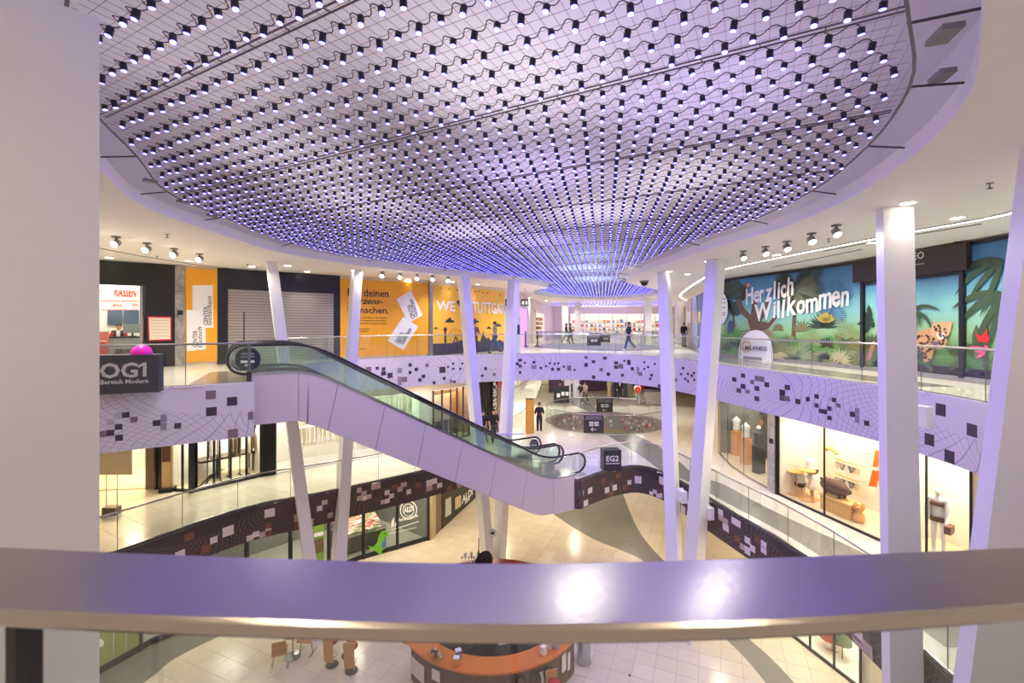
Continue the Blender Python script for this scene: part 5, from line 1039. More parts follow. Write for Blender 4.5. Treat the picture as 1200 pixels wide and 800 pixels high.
for r0, r1 in ((10,8.9),(6.6,5.9)):
    for i in range(28):
        a_, b_ = 2*PI*i/28, 2*PI*(i+1)/28; WUL.prt(m, [(cx+r0*math.cos(a_), cy+r0*1.12*math.sin(a_)), (cx+r0*math.cos(b_), cy+r0*1.12*math.sin(b_)), (cx+r1*math.cos(b_), cy+r1*1.12*math.sin(b_)), (cx+r1*math.cos(a_), cy+r1*1.12*math.sin(a_))], .06, .004)
m.build('ring', LETTER, t); m = MB(); pix_text(WUL, m, 'ALDI', 472.5, 484, 600.5, 594.5, .062, 0, .03); m.build('lettering', LETTER, t)
m = MB(); pix_text(WUL, m, 'Pfandannahme', 464.5, 489, 611, 607, .062, .1, .02); m.build('small_lettering', LETTER, t)
m = MB(); WUL.prt(m, [(458,617),(458,611),(459.6,608),(460.5,606),(461.4,606),(461.6,616)], .062, .004); WUL.prt(m, [(462.2,616),(462.2,612),(463.6,611),(463.8,615.5)], .062, .004); WUL.prt(m, [(458,619.8),(490,609.8),(490,610.8),(458,621)], .062, .004); WUL.prt(m, [(452,625),(487,617),(487,617.7),(452,625.9)], .062, .004); m.build('bottle_print', LETTER, t)
t = thing('green_dinosaur', 'green dinosaur cut-out with a blue belly standing in the supermarket window', 'cut-out', WUL.at(U_(443,645)[0], ZU+.2, .1))
pprt(WUL, 'body', [(430,638),(436,640),(441,635),(443,627),(446,622),(451,620.5),(455,623),(454.5,627),(449.5,628.5),(451,634),(450,642),(446,645),(447,648),(443,648),(440,645),(434,643)], M('dino_green', (112,190,60), .5), t, .09)
pprt(WUL, 'belly', [(447,634),(450.5,631.5),(451.5,637),(449,641),(446,640)], M('dino_blue', (70,120,196), .5), t, .1); pprt(WUL, 'eye', [(449.5,623.2),(451.3,623.2),(451.3,625),(449.5,625)], INK, t, .1)
t = thing('green_banner', 'green picture banner hanging behind the leaning column in the supermarket window', 'banner', WUL.at(U_(371,640)[0], ZU+1, .1)); m = MB(); WUL.panel(m, U_(364,640)[0], U_(379,640)[0], ZU+.3, ZU+3.0, .07, .03); m.build('cloth', M('banner_green', (120,160,70), .6, noise=.2, scale=3), t); pprt(WUL, 'picture', [(366.5,632),(378,629),(378,645),(367,648)], M('banner_photo', (110,90,70), .5, noise=.6, scale=9), t, .09); pprt(WUL, 'caption', [(367,624),(378,621.5),(378,626),(367,628.5)], LETTER, t, .09)
t = thing('window_film', 'green window panels at the left end of the lower shop front', 'panel', WUL.at(U_(125,770)[0], ZU, .1))
for a_, b_ in ((104,131),(133,146),(148,166)):
    m = MB(); WUL.panel(m, U_(a_,775)[0], U_(b_,775)[0], ZU+.25, ZU+1.5, .08, .03); m.build('panel', M('olive_panel', (150,160,96), .5), t)
t = thing('round_decal', 'small white round decal above the green panels', 'sticker', WUL.at(U_(112,757)[0], ZU+1.6, .1)); pprt(WUL, 'disc', [(114+6*math.cos(a), 752+5*math.sin(a)) for a in [2*PI*i/18 for i in range(18)]], LETTER, t, .1)
t = thing('stone_pilaster', 'beige stone pilaster at the end of the supermarket window', 'pilaster', WUL.at(U_(507,630)[0], ZU, .1)); m = MB(); WUL.panel(m, u1[1]+.02, u1[1]+.5, ZU, ZE-TE, .1, .1); m.build('slab', stone_mat('beige_pillar', (176,154,122), (196,176,146), .3), t); m = MB(); WUL.panel(m, u1[1]+.52, u1[1]+1.25, ZU, ZE-TE, .04, .05); m.build('brown_panel', M('brown_panel', (120,98,78), .5), t)
t = thing('passage_wall', 'black passage wall with lit posters and white capitals beside the supermarket', 'facade', WUL.at(U_(535,600)[0], ZU, .1)); qa, qb = u1[1]+1.3, U_(563,575)[0]; m = MB(); WUL.panel(m, qa, qb, ZU, ZE-TE, .05, .05); m.build('panel', BLACK, t)
for x0, x1, ya, yb_, lb in ((520.5,527.5,585,606,'blue and white poster'),(532,539,583,597,'beige poster')):
    pprt(WUL, 'poster', [(x0,ya),(x1,ya-3.5),(x1,yb_-4.5),(x0,yb_)], M('pass_%d' % x0, (190,190,186) if x0 < 530 else (206,186,150), .4, noise=.4, scale=5), t, .07, lb)
m = MB(); pix_text(WUL, m, 'ALDI', 540, 552.5, 590, 581.5, .07, 0, .03); m.build('lettering', LETTER, t); m = MB(); pix_text(WUL, m, 'SÜD', 543.5, 549.5, 590.5, 588, .07, 0, .03); m.build('lettering', LETTER, t)
wallrun(WUR, 'wall_right.002', ZU, ZE-TE, [(WUR.hit(925,742)[0], WUR.hit(1010,815)[0], ZU, zu1)], CREAM)
nR = niche('lower_window', 'white lit lower shop window with an orange red dress', 'shop', WUR, WUR.hit(925,742)[0], WUR.hit(1010,815)[0], ZU, zu1, 1.8, WINW, WINW, 260, NEUT, 2, panes=3, frame=BLACK, fw=.05)
WRf = shifted(WUR, -.7); c = WRf.at(WRf.hit(975,766)[0], ZU+.03, 0); t = thing('red_dress', 'orange red patterned dress on a stand in the lower white window', 'dress', c); MB().lathe([(.2,0),(.2,.03),(.02,.05),(.02,.5)], c, 10).build('stand', STEEL2, t); MB().lathe([(.36,.35),(.3,.7),(.22,1.0),(.17,1.15),(.22,1.35),(.18,1.5),(.06,1.55)], c, 14).build('cloth', M('red_pattern', (226,90,60), .8, noise=.5, scale=16), t, True)
c = WRf.at(WRf.hit(990,775)[0], ZU+.03, .1); t = thing('green_dress', 'dull green garment beside the orange red dress', 'dress', c); MB().lathe([(.02,0),(.02,.5),(.26,.5),(.2,.9),(.16,1.1),(.2,1.35),(.05,1.45)], c, 12).build('cloth', M('green_cloth', (120,140,110), .8), t, True)
struct(MB().box((2.5, 34.2, (ZU+ZE-TE)/2), (16, .2, ZE-TE-ZU)).build('wall_back.002', CREAM))
c = G(575, 592, ZU); t = thing('dark_screen', 'dark wall panel seen between the columns under the escalator', 'panel', (c.x, c.y, ZU)); MB().box((c.x, c.y+3, ZU+1.6), (1.6,.1,2.2), -.2).build('panel', M('panel_brown', (60,50,44), .5), t); MB().box((c.x, c.y+3.02, ZU+.3), (1.2,.08,.6), -.2).build('foot', DARK, t)
# ------------------------------------------------------------------ escalators
S0, S1, HD = 1.9, 10.05, 4.5
def efl(s):
    """walking line of the escalator, softened where it bends"""
    if s < S0-.6: return 0
    if s > S1+.6: return -HD
    k = HD/(S1-S0)
    if s < S0+.6: return -k*(s-S0+.6)**2/2.4
    if s > S1-.6: return -HD + k*(S1+.6-s)**2/2.4
    return -k*(s-S0)
es = thing('escalator', 'long escalator clad in pale glossy panels crossing the atrium, nearer of the two', 'escalator', (0,0,0))
CLAD = M('escalator_cladding', (214,202,206), .22, noise=.02); DECK = brushed('deck_steel', (170,172,190), .22)
ss = [i*.2 for i in range(0, 59)]
def eband(mb, y0, y1, lo, hi, s0, s1, slant=0):
    """prism along the run between heights lo and hi above the walking line"""
    q = [s0] + [s for s in ss if s0+.02 < s < s1-.02] + [s1]; vs = []
    for s in q:
        z = efl(s)
        for y, h in ((y0, lo), (y0, hi), (y1, hi), (y1, lo)): vs.append((s+(slant*(h) if S0 < s < S1 else 0), y, z+h))
    fs = [(3,2,1,0), tuple(4*(len(q)-1)+j for j in range(4))]
    for i in range(len(q)-1):
        a = 4*i
        for j in range(4): k = (j+1) % 4; fs.append((a+j, a+k, a+4+k, a+4+j))
    return mb.add(vs, fs)
cuts = [.42, 1.55, 2.55, 3.9, 5.2, 6.5, 7.8, 9.1, 10.3, 11.3]
for a_, b_ in zip(cuts, cuts[1:]):
    for y0, y1 in ((-.16, -.1), (1.5, 1.56)): m = MB(); eband(m, y0, y1, -1.12, .22, a_+.006, b_-.006, .22); m.build('side_panel', CLAD, es)
    m = MB(); eband(m, -.1, 1.5, -1.14, -1.08, a_+.006, b_-.006, .22); m.build('soffit_panel', CLAD, es)
m = MB(); eband(m, -.08, 1.48, -1.06, -.25, .75, 11.25); m.build('truss', DARK, es)
for y0, y1 in ((-.17, .12), (1.28, 1.57)): m = MB(); eband(m, y0, y1, .2, .25, .4, 11.4); m.build('deck', DECK, es)
for y0, y1 in ((.11, .14), (1.26, 1.29)): m = MB(); eband(m, y0, y1, -.25, .2, .4, 11.4); m.build('skirt', STEEL2, es)
gc = [.3]+[.1+1.27*i for i in range(1, 9)]+[11.5]
for yy in (0, 1.4):
    for a_, b_ in zip(gc, gc[1:]): m = MB(); eband(m, yy-.008, yy+.008, .25, .93, a_+.008, b_-.008); m.build('glass_panel', GREENGLASS, es)
    top = [(s, yy, efl(s)+.98) for s in [.25]+[s for s in ss if .3 < s < 11.55]+[11.6]]
    e0 = [(.25-.38*math.sin(t), yy, .6+.38*math.cos(t)) for t in [PI*i/10 for i in range(10, 0, -1)]]; e1 = [(11.6+.38*math.sin(t), yy, -HD+.6+.38*math.cos(t)) for t in [PI*i/10 for i in range(1, 11)]]
    path = [(.75, yy, .22)] + e0 + top + e1 + [(11.1, yy, -HD+.22)]
    m = MB(); m.tube(path, .036, 8); hr_ = m.build('handrail', RUBBER, es, True)
    m = MB(); m.tube([(p[0]*.985+.05 if p[0] < 5 else p[0]*.99+.07, yy, p[2]-.035 if p[2] > efl(max(0, min(11.6, p[0])))+.6 else p[2]+.035) for p in path[1:-1]], .014, 5); m.build('rail_guide', STEEL2, hr_)
    for x, zz in ((.27, 0), (11.58, -HD)): m = MB(); m.lathe([(.31, -.006), (.31, .006)], (x, yy, zz+.6), 20, Matrix.Rotation(PI/2, 3, 'X')); m.build('newel_glass', GREENGLASS, es)
for i in range(22):
    s = S0+.2+(S1-S0-.3)*i/22; z = efl(s); m = MB(); m.box((s, .7, z-.1), (.38, 1.08, .04)); m.box((s+.19, .7, z-.2), (.02, 1.06, .2))
    for k in range(12): m.box((s, .2+k*.09, z-.077), (.37, .03, .012))
    m.build('step', M('step_grey', (120,122,126), .35, .6), es)
for s0, s1, zz in ((-.4, S0+.1, 0), (S1-.2, 12.2, -HD)): m = MB(); m.box(((s0+s1)/2, .7, zz-.012), (s1-s0, 1.12, .03)); m.build('landing_plate', STEEL2, es)
for x, zz in ((S0, .005), (S1, -HD+.005)): m = MB(); m.box((x, .7, zz), (.14, 1.1, .02)); m.build('comb', M('comb_yellow', (210,170,60), .5), es)
es.location = (EA.x, EA.y, 0.0); es.rotation_euler = (0, 0, EANG)
o2 = EA + EP*1.66; copy_tree(es, (o2.x, o2.y, 0), EANG, None, 'parallel escalator behind the nearer one, seen through its glass')
def disc_sign(p, r, label, rz):
    t = thing('disc_sign', label, 'sign', p); R_ = Matrix.Rotation(rz, 3, 'Z') @ Matrix.Rotation(PI/2, 3, 'X')
    MB().lathe([(r*.97, -.02), (r, 0), (r*.97, .02)], p, 28, R_).build('disc', M('navy_disc', (40,46,66), .4), t)
    ux = Vector((math.cos(rz), math.sin(rz), 0)); n = Vector((math.sin(rz), -math.cos(rz), 0))
    for z, w_, h_, m_ in ((.45,1.0,.13,SQ['g']),(.2,1.1,.09,SQ['g']),(-.22,1.05,.2,LETTER),(-.52,.4,.14,LETTER)): MB().box(p+n*.024+Vector((0,0,z*r)), (w_*r, .006, h_*r), rz).build('mark', m_, t)
    MB().box(p-n*.05-Vector((0,0,r)), (.04,.05,.3), rz).build('clamp', STEEL2, t)
pa = Vector((*esc(.34, -.06), .62)); disc_sign(pa, .31, 'large round navy sign with white marks at the top of the escalator', EANG*.5)
pb = D(626, 520, 20.9); disc_sign(pb, .21, 'small round navy sign at the foot of the escalators', .1)
# ------------------------------------------------------------------ glass railings
def railing(name, label, pts, z, h=1.05, step=1.5, inside=(0, 12), off=-.07, rr=.028):
    W = Wall(pts, inside); c = W.at(W.len/2, z, off); t = thing('glass_railing', label, 'railing', c, None)
    n = max(1, round(W.len/step)); e = W.len/n
    for i in range(n): m = MB(); W.panel(m, i*e+.012, (i+1)*e-.012, z+.05, z+h-.03, off, .02); m.build('glass_panel', GLASS, t)
    m = MB(); m.tube([W.at(q, z+h, off-.01) for q in W.strip(0, W.len)], rr, 6); m.build('handrail', STEEL2, t)
    m = MB(); W.panel(m, 0, W.len, z+.0, z+.06, off+.02, .06); m.build('base_channel', STEEL2, t)
    m = MB()
    for i in range(1, n): m.bar(W.at(i*e, z+.06, off-.01), W.at(i*e, z+h-.03, off-.01), .012, .012)
    if n > 1: m.build('joint_seals', M('seal_grey', (110,116,112), .5), t, kind='stuff')
    return t
railing('r', 'glass railing behind the dark upper floor sign, on the lilac fascia', left_o, 0)
bs = [p for p in back_s]
iA = next(i for i, p in enumerate(bs) if p[1] > 19.4)
railing('r', 'glass railing from the escalator round to the far side of the well', [esc(.75, 3.3)] + bs[2:iA+1], 0)
k1 = min(range(len(bs)), key=lambda i: abs(bs[i][0]-7.3)+abs(bs[i][1]-19.2))
railing('r', 'long curved glass railing across the far side of the upper floor', bs[iA:k1+1], 0)
railing('r', 'long glass railing before the jungle mural on the right', bs[k1:], 0)
railing('r', 'oval glass railing round the second upper well', VOID_O2 + [VOID_O2[0]], 0, inside=(6.2, 32))
railing('r', 'curved glass railing on the brown fascia at the lower left', left_e, ZE)
railing('r', 'short glass railing closing the edge behind the escalators', [left_e[-1], edge_e[0]], ZE, inside=(0, 12))
railing('r', 'curved glass railing on the brown fascia beside the middle floor sign', right_e, ZE, inside=(0, 10))
railing('r', 'oval glass railing round the sparkling second well', VOID_E2 + [VOID_E2[0]], ZE, inside=(5.75, 28.3))
t = thing('end_post', 'dark glass end post of the railing beside the round escalator sign', 'post', (*esc(.36, -.3), 0)); p = Vector((*esc(.36, -.3), 0)); MB().bar(p+Vector((0,0,-.1)), p+Vector((0,0,1.06)), .07, .04).build('post', M('post_green', (90,108,104), .25), t); MB().bar(p+Vector((0,0,-.12)), p+Vector((0,0,.3)), .1, .08).build('clamp', DARK, t)
# near handrail, close to the camera
t = thing('near_railing', 'broad brushed steel handrail on glass running across close to the viewer', 'railing', (0, .6, 0)); zr = EYE-.3
fa = smooth_poly([G2(x, y, zr) for x, y in ((-160,630),(0,640),(300,652),(600,658.5),(900,652),(1200,640),(1360,632))], 6); ne = smooth_poly([G2(x, y, zr) for x, y in ((-160,704),(0,714),(300,727),(600,734),(900,727.5),(1200,708),(1360,696))], 6)
k = len(fa); m = MB(); vs = []; r_ = .004
for i in range(k):
    f_, n_ = Vector((*fa[i], zr)), Vector((*ne[i], zr)); d = (n_-f_).normalized(); th = .020
    for p in (f_+d*r_, n_-d*r_, n_-Vector((0,0,r_)), n_-Vector((0,0,th-r_)), n_-d*r_-Vector((0,0,th)), f_+d*r_-Vector((0,0,th)), f_-Vector((0,0,th-r_)), f_-Vector((0,0,r_))): vs.append(p)
fs = [(a*8+j, a*8+(j+1) % 8, (a+1)*8+(j+1) % 8, (a+1)*8+j) for a in range(k-1) for j in range(8)] + [tuple(range(8)), tuple(reversed(range(8*(k-1), 8*k)))]
m.add(vs, fs); m.build('handrail', STEEL, t)
Wn = Wall([((a[0]+b[0])/2, (a[1]+b[1])/2) for a, b in zip(fa, ne)], (0, 5)); nn = 4
for i in range(nn): m = MB(); Wn.panel(m, Wn.len*i/nn+.004, Wn.len*(i+1)/nn-.004, -.1, zr-.03, .0, .016); m.build('glass_panel', GLASS, t)
c = D(29, 760, .53); MB().bar((c.x, c.y, -.1), (c.x, c.y, zr-.03), .03, .012).build('post', BLACK, t)
# ------------------------------------------------------------------ signs on the railings
p = G(152, 459, 0); dirv = Vector((.837, .547, 0)); rz = .0; p = p + Vector((.0, -.12, 0))
rz = math.atan2(.36, 1); ux = Vector((math.cos(rz), math.sin(rz), 0)); n_ = Vector((ux.y, -ux.x, 0)); wd = 1.34; c = p - n_*.0
t = thing('floor_sign', 'large dark box sign with pale floor name hung on the left glass railing', 'sign', c); MB().box(c+Vector((0,0,.42)), (wd, .3, .84), rz).build('box', ANTH, t); MB().box(c+Vector((0,0,.845)), (wd+.02, .32, .02), rz).build('lid', M('lid_grey', (96,98,100), .4), t)
m = MB(); flat_text(m, 'OG', c-ux*.40+n_*.155+Vector((0,0,.36)), ux, (0,0,1), .45, 0, .012)
x0_ = c+ux*.29+n_*.151+Vector((0,0,.36)); m.prism([x0_+ux*a+Vector((0,0,b)) for a, b in ((.09,0),(.155,0),(.155,.315),(.1,.315),(0,.255),(0,.195),(.09,.245))], n_, .008); m.build('lettering', M('pale_letter', (206,204,200), .4), t)
m = MB(); flat_text(m, 'Bereich Modern', c-ux*.39+n_*.155+Vector((0,0,.22)), ux, (0,0,1), .133, 0, .003); m.build('small_lettering', M('pale_letter', (206,204,200), .4), t)
bp = c+ux*.3-n_*.0+Vector((0,0,.855)); b_ = thing('pink_dome', 'bright pink dome resting on top of the dark box sign', 'dome', bp); MB().lathe([(.19,0),(.2,.04),(.18,.12),(.11,.19),(.02,.215)], bp, 20).build('shell', PINK, b_, True); MB().lathe([(.21,0),(.21,.015)], bp, 20).build('rim', PINK, b_)
p = G(715, 553, ZE) + Vector((.1, .35, 0)); rz = .12; ux = Vector((math.cos(rz), math.sin(rz), 0)); n_ = Vector((ux.y, -ux.x, 0))
t = thing('floor_sign', 'dark waste box sign with white floor name beside the escalator foot', 'sign', p); MB().box(p+Vector((0,0,.43)), (.74,.5,.86), rz).build('box', M('box_dark', (58,60,64), .4), t)
for dx in (-.22, 0, .22): MB().lathe([(.09,.862),(.09,.872),(.07,.872)], p+ux*dx, 14).build('opening', BLACK, t)
m = MB(); flat_text(m, 'EG2', p-ux*.3+n_*.26+Vector((0,0,.42)), ux, (0,0,1), .32, 0, .006); m.build('lettering', LETTER, t); m = MB(); flat_text(m, 'Bereich Modern', p-ux*.3+n_*.26+Vector((0,0,.3)), ux, (0,0,1), .09, 0, .002); m.build('small_lettering', LETTER, t)
def route_sign(px0, px1, py0, py1, Y, label, rz=0, name='route_sign', arrow=True):
    a_ = D((px0+px1)/2, py1, Y); wd = (px1-px0)/F*Y; hh = (py1-py0)/F*Y; t = thing(name, label, 'sign', a_); ux = Vector((math.cos(rz), math.sin(rz), 0)); n = Vector((ux.y, -ux.x, 0)); c = a_+Vector((0,0,hh/2))
    pl_ = MB().box(c, (wd, .05, hh), rz).build('plate', M('sign_dark', (54,54,58), .45), t)
    def blk(nm, x, z, w_, h_, mt=LETTER): MB().box(c+ux*x*wd+n*.03+Vector((0,0,z*hh)), (w_*wd, .012, h_*hh), rz).build(nm, mt, pl_)
    blk('text_line', 0, .41, .8, .07, SQ['g']); blk('text_line', 0, .3, .88, .05, SQ['g'])
    for x in (-.12, .14):
        blk('pictogram', x, .02, .2, .24); blk('pictogram_figure', x-.03, .02, .05, .14, M('sign_dark', (54,54,58), .45)); MB().box(c+ux*(x+.04)*wd+n*.034+Vector((0,0,.02*hh)), (.04*wd,.012,.12*hh), rz).build('pictogram_figure', M('sign_dark', (54,54,58), .45), pl_)
    if arrow:
        m = MB(); o = c+n*.03+Vector((0,0,-.3*hh)); u = ux*wd; v = Vector((0,0,hh))
        for a, b in (((-.14,0),(.12,0)),((-.14,0),(-.04,.1)),((-.14,0),(-.04,-.1))): m.bar(o+u*a[0]+v*a[1], o+u*b[0]+v*b[1], .035*hh, .02, n)
        m.build('arrow', LETTER, pl_)
    for x in (-.4, .4): MB().box(c+ux*x*wd-n*.04+Vector((0,0,hh*.46)), (.03,.08,.03), rz).build('clip', STEEL2, t)
route_sign(684, 707.5, 486.5, 507, 25.1, 'dark route sign with two pictograms and arrow at the front of the sparkling oval')
route_sign(699, 718, 467.5, 483.5, 31.5, 'dark route sign with two pictograms and arrow at the back of the sparkling oval')
route_sign(688, 704, 393.5, 404.8, 27.4, 'dark route sign with two pictograms on the front of the upper oval railing', 0, arrow=False)
route_sign(704, 715, 392.5, 401, 36.8, 'dark bluish route sign on the back of the upper oval railing', 0, arrow=False)
# ------------------------------------------------------------------ ceiling fittings
for i, (x, y, lb) in enumerate([(136,277,'row of four at left, first from the wide pillar'),(172,284.5,'row of four at left, second from the wide pillar'),(204,291,'row of four at left, third from the wide pillar'),(234,297,'row of four at left, furthest from the wide pillar'),
     (448,318,'above the yellow text poster, leftmost of five'),(469,319.5,'above the yellow text poster, second of five'),(489,321,'above the yellow text poster, third of five'),(507,322.5,'near the steel strip, fourth of five'),(525,324,'above the yellow city mural, last of five'),
     (871,294,'above the jungle mural, first from the leaning column'),(897,288.5,'above the jungle mural, second from the leaning column'),(922,282.5,'above the jungle mural, third from the leaning column'),(951,273,'above the jungle mural, fourth from the leaning column'),(980,263.5,'above the jungle mural, nearest the thick column')]):
    c = G(x, y, ZC); right = x > 700; t = thing('ceiling_spotlight', 'round ceiling spotlight '+lb, 'spotlight', (c.x, c.y, ZC), 'ceiling spotlights')
    MB().lathe([(.1, -.03), (.1, 0)], c, 14).build('base', GREY, t); MB().bar((c.x, c.y, ZC-.03), (c.x, c.y, ZC-.1), .03, .05).build('yoke', GREY, t)
    ax = Matrix.Rotation(-.6 if right else -1.0, 3, 'X') @ Matrix.Rotation(0, 3, 'Y'); h = Vector((c.x, c.y, ZC-.17))
    hs_ = MB().lathe([(.06,.09),(.085,.07),(.09,-.06),(.085,-.07)], h, 14, ax).build('housing', M('spot_grey', (150,146,140), .35, .3), t); MB().lathe([(.075,-.085),(.082,-.072)], h, 14, ax).build('lens', DISC, hs_)
    area(h+Vector((0,-.1,-.16)), 5, NEUT, .12, (-.5,0,0), spread=2.2)
RD = {128: 'above the black facade beside the wide pillar', 222: 'above the narrow yellow poster', 295: 'above the left half of the roller shutter', 360: 'above the right half of the roller shutter', 478: 'above the white cards of the yellow text poster', 415: 'at the top of the second slender column', 337: 'at the top of the first slender column', 530: 'above the heart of the yellow city mural', 560: 'above the right half of the yellow city mural', 640: 'in the far ceiling left of the second well', 1064: 'right in front of the thick column top', 1122: 'largest one, between thick column and right edge', 910: 'above the brush lettering of the jungle mural', 1022: 'by the light line just left of the thick column', 885: 'between the jungle mural and the spotlight row', 806: 'between the two leaning columns', 784: 'at the top of the column by the walking man', 830: 'at the top of the column by the mural edge', 775: 'near the dark dome camera', 700: 'in the distant ceiling over the second well'}
for x, y in ((128,301.5),(222,305.5),(295,312),(360,318),(478,327),(415,316.5),(337,311),(530,330),(560,333),(640,352),(1064,237.5),(1122,255),(910,298.5),(1022,284),(885,307),(806,321),(784,318),(830,306),(775,336),(700,357)):
    c = G(x, y, ZC); t = thing('recessed_downlight', 'round recessed downlight '+RD[x], 'downlight', (c.x, c.y, ZC), 'recessed downlights'); rg_ = MB().lathe([(.12,-.012),(.15,-.012),(.15,.0)], c, 18).build('ring', WHITE, t); MB().lathe([(.115,-.016),(.115,-.006)], c, 18).build('lens', DISC, rg_)
    area((c.x, c.y, ZC-.05), 3 if x in (784,806,830,885,1064,415,295,337,530,560) else 12, NEUT, .24, spread=1.7)
for x, y in ((196,274.5),(184,300),(1160,214.5),(971,279.5),(1120,283),(290,309)):
    c = G(x, y, ZC); t = thing('sprinkler_head', 'tiny grey sprinkler head in the ceiling', 'sprinkler', (c.x, c.y, ZC), 'sprinkler heads'); MB().lathe([(.05,-.01),(.05,0)], c, 10).build('rose', GREY, t); MB().lathe([(.012,-.08),(.012,-.01)], c, 8).build('stem', GREY, t); MB().lathe([(.035,-.09),(.035,-.08)], c, 8).build('deflector', DARK, t)
c = G(755, 329, ZC); t = thing('camera_dome', 'dark dome camera under the curved ceiling tip', 'camera', (c.x, c.y, ZC)); MB().lathe([(.2,-.08),(.24,-.02),(.24,0)], c, 16).build('base', M('dome_grey', (110,108,110), .4), t); MB().lathe([(.02,-.27),(.1,-.24),(.17,-.15),(.18,-.08)], c, 16).build('dome', M('dome_dark', (50,48,52), .15), t, True)
LP = smooth_poly([G2(*p, ZC) for p in ((1290,216),(1177,250),(1070,270),(985,286.5),(900,303.5),(852,314))] + [G2(826,324,ZC), G2(797,345.5,ZC), G2(806,352,ZC)], 4)
t = thing('light_line', 'long curved white light line set into the ceiling before the jungle mural', 'light', (*LP[len(LP)//2], ZC)); Wq = Wall(LP, (0, 12)); m = MB(); Wq.panel(m, 0, Wq.len, ZC-.03, ZC-.003, .06, .12); m.build('diffuser', STRIP, t); m = MB(); Wq.panel(m, 0, Wq.len, ZC-.034, ZC-.002, .075, .015); Wq.panel(m, 0, Wq.len, ZC-.034, ZC-.002, -.06, .015); m.build('frame', STEEL2, t)
for pts in (((114,290),(160,299),(230,310),(300,318)),((905,313),(950,304),(1010,292)),((965,294),(1050,278),(1150,262))):
    P = [G2(*p, ZC) for p in pts]; Wq = Wall(P, (0, 12)); m = MB(); Wq.panel(m, 0, Wq.len, ZC-.012, ZC, .03, .06); c = Wq.at(Wq.len/2, ZC)
    tag(m.build('ceiling_slot', M('slot_dark', (90,86,82), .6)), {114:'thin dark slot along the left ceiling above the black facade',905:'short dark air slot above the jungle mural, farther one',965:'long dark air slot above the jungle mural, nearer one'}[pts[0][0]], 'air slot')
# general lighting of the three floors (lamps set into the ceilings)
for x, y, p in ((-10.5,13,55),(-9,15.5,50),(-6,18.7,60),(-3,21.6,60),(1,25.5,70),(10,17.5,55),(10.6,14.5,60),(10.6,11.5,60),(10.6,8,55),(3,28,70),(9.5,27,80),(1.5,36,50),(12.6,36,50),(5,43,50),(13,44,50),(8,46.5,40),(16,49,40),(-12,9,70),(-8.6,10.2,40)):
    area((x, y, ZC-.04), p*1.15, NEUT, .3, spread=2.3)
for x, y, p in ((-12,14.8,60),(-9.2,16.4,60),(-6.4,18.8,70),(-3.6,21.5,80),(-.2,23.8,100),(3,25.2,100),(8,23,100),(8.6,18.4,80),(8.4,15.5,70),(8.7,12.8,70),(9,10,60),(1.5,29,110),(10,29,110),(3,34,120),(9,34,120),(5,39,120),(11,39,120),(1.5,36,90)):
    area((x, y, -TO-.04), p*.42, (1,.90,.76), .3)
for x, y, p in ((-11,12.5,90),(-9.3,16.5,90),(-6.5,19,100),(-4,21,110),(-1,22.5,130),(2,25,150),(5.5,22,130),(8,17.5,110),(8.6,14,110),(9,11,90),(-.5,28,130),(4,29,130)):
    area((x, y, ZE-TE-.04), p*.5, (1,.86,.66), .3)

for x, y, p in ((-4.5,.2,20),(-1.8,-1.6,16),(1.8,-1.6,16),(4.6,.2,22),(-7.5,2.5,30),(8,3.4,40)):   # unseen lamps added over the viewer's gallery to warm the pillar and handrail ends
    area((x, y, ZC-.04), p, WARM, .3)
# ------------------------------------------------------------------ kiosk bar on the lowest floor
kc = Vector((-.65, 15.25, ZU)); kr = 2.95
t = thing('kiosk_bar', 'round bar kiosk with orange counter top and wooden plank front', 'bar', kc)
OT = wood_mat('orange_wood', (226,134,56), (206,112,40), .3, 2.); PL = wood_mat('grey_planks', (126,108,90), (92,78,66), .6, 4.)
def arc(mb, r0, r1, z0, z1, a0, a1, n=40):
    vs = []
    for i in range(n+1):
        a = a0+(a1-a0)*i/n; c_, s_ = math.cos(a), math.sin(a)
        vs += [(kc.x+r0*c_, kc.y+r0*s_, z0), (kc.x+r0*c_, kc.y+r0*s_, z1), (kc.x+r1*c_, kc.y+r1*s_, z1), (kc.x+r1*c_, kc.y+r1*s_, z0)]
    mb.add(vs, [(a*4+j, a*4+(j+1) % 4, a*4+4+(j+1) % 4, a*4+4+j) for a in range(n) for j in range(4)] + [(3,2,1,0), tuple(4*n+j for j in range(4))]); return mb
a0, a1 = math.radians(217), math.radians(330)
arc(MB(), kr-.55, kr+.08, ZU+1.1, ZU+1.16, a0, a1).build('counter_top', OT, t); arc(MB(), kr-.6, kr+.08, ZU+1.1, ZU+1.15, math.radians(20), math.radians(165)).build('back_counter', M('counter_red', (150,52,40), .4), t)
m = MB(); p_ = Vector((kc.x+kr*math.cos(a0), kc.y+kr*math.sin(a0), 0)); m.slab([(p_.x-.28,p_.y+.02),(p_.x+.05,p_.y-.1),(p_.x+.75,p_.y-.25),(p_.x+1.0,p_.y+.28),(p_.x-.05,p_.y+.3)], [], ZU+1.1, ZU+1.161); m.build('counter_end', OT, t)
for i in range(64):
    a = a0+(a1-a0)*(i+.5)/64; MB().box((kc.x+(kr-.04)*math.cos(a), kc.y+(kr-.04)*math.sin(a), ZU+.56), (.04, kr*(a1-a0)/64*.94, 1.06), a).build('plank', PL, t)
for i in range(50):
    a = math.radians(20)+math.radians(145)*(i+.5)/50; MB().box((kc.x+(kr-.04)*math.cos(a), kc.y+(kr-.04)*math.sin(a), ZU+.56), (.04, kr*math.radians(145)/50*.94, 1.06), a).build('plank', PL, t)
arc(MB(), 1.5, kr-.6, ZU+.78, ZU+.84, a0+.05, a1, 30).build('work_top', BLACK, t); arc(MB(), 1.55, kr-.65, ZU, ZU+.78, a0+.05, a1, 30).build('work_base', DARK, t)
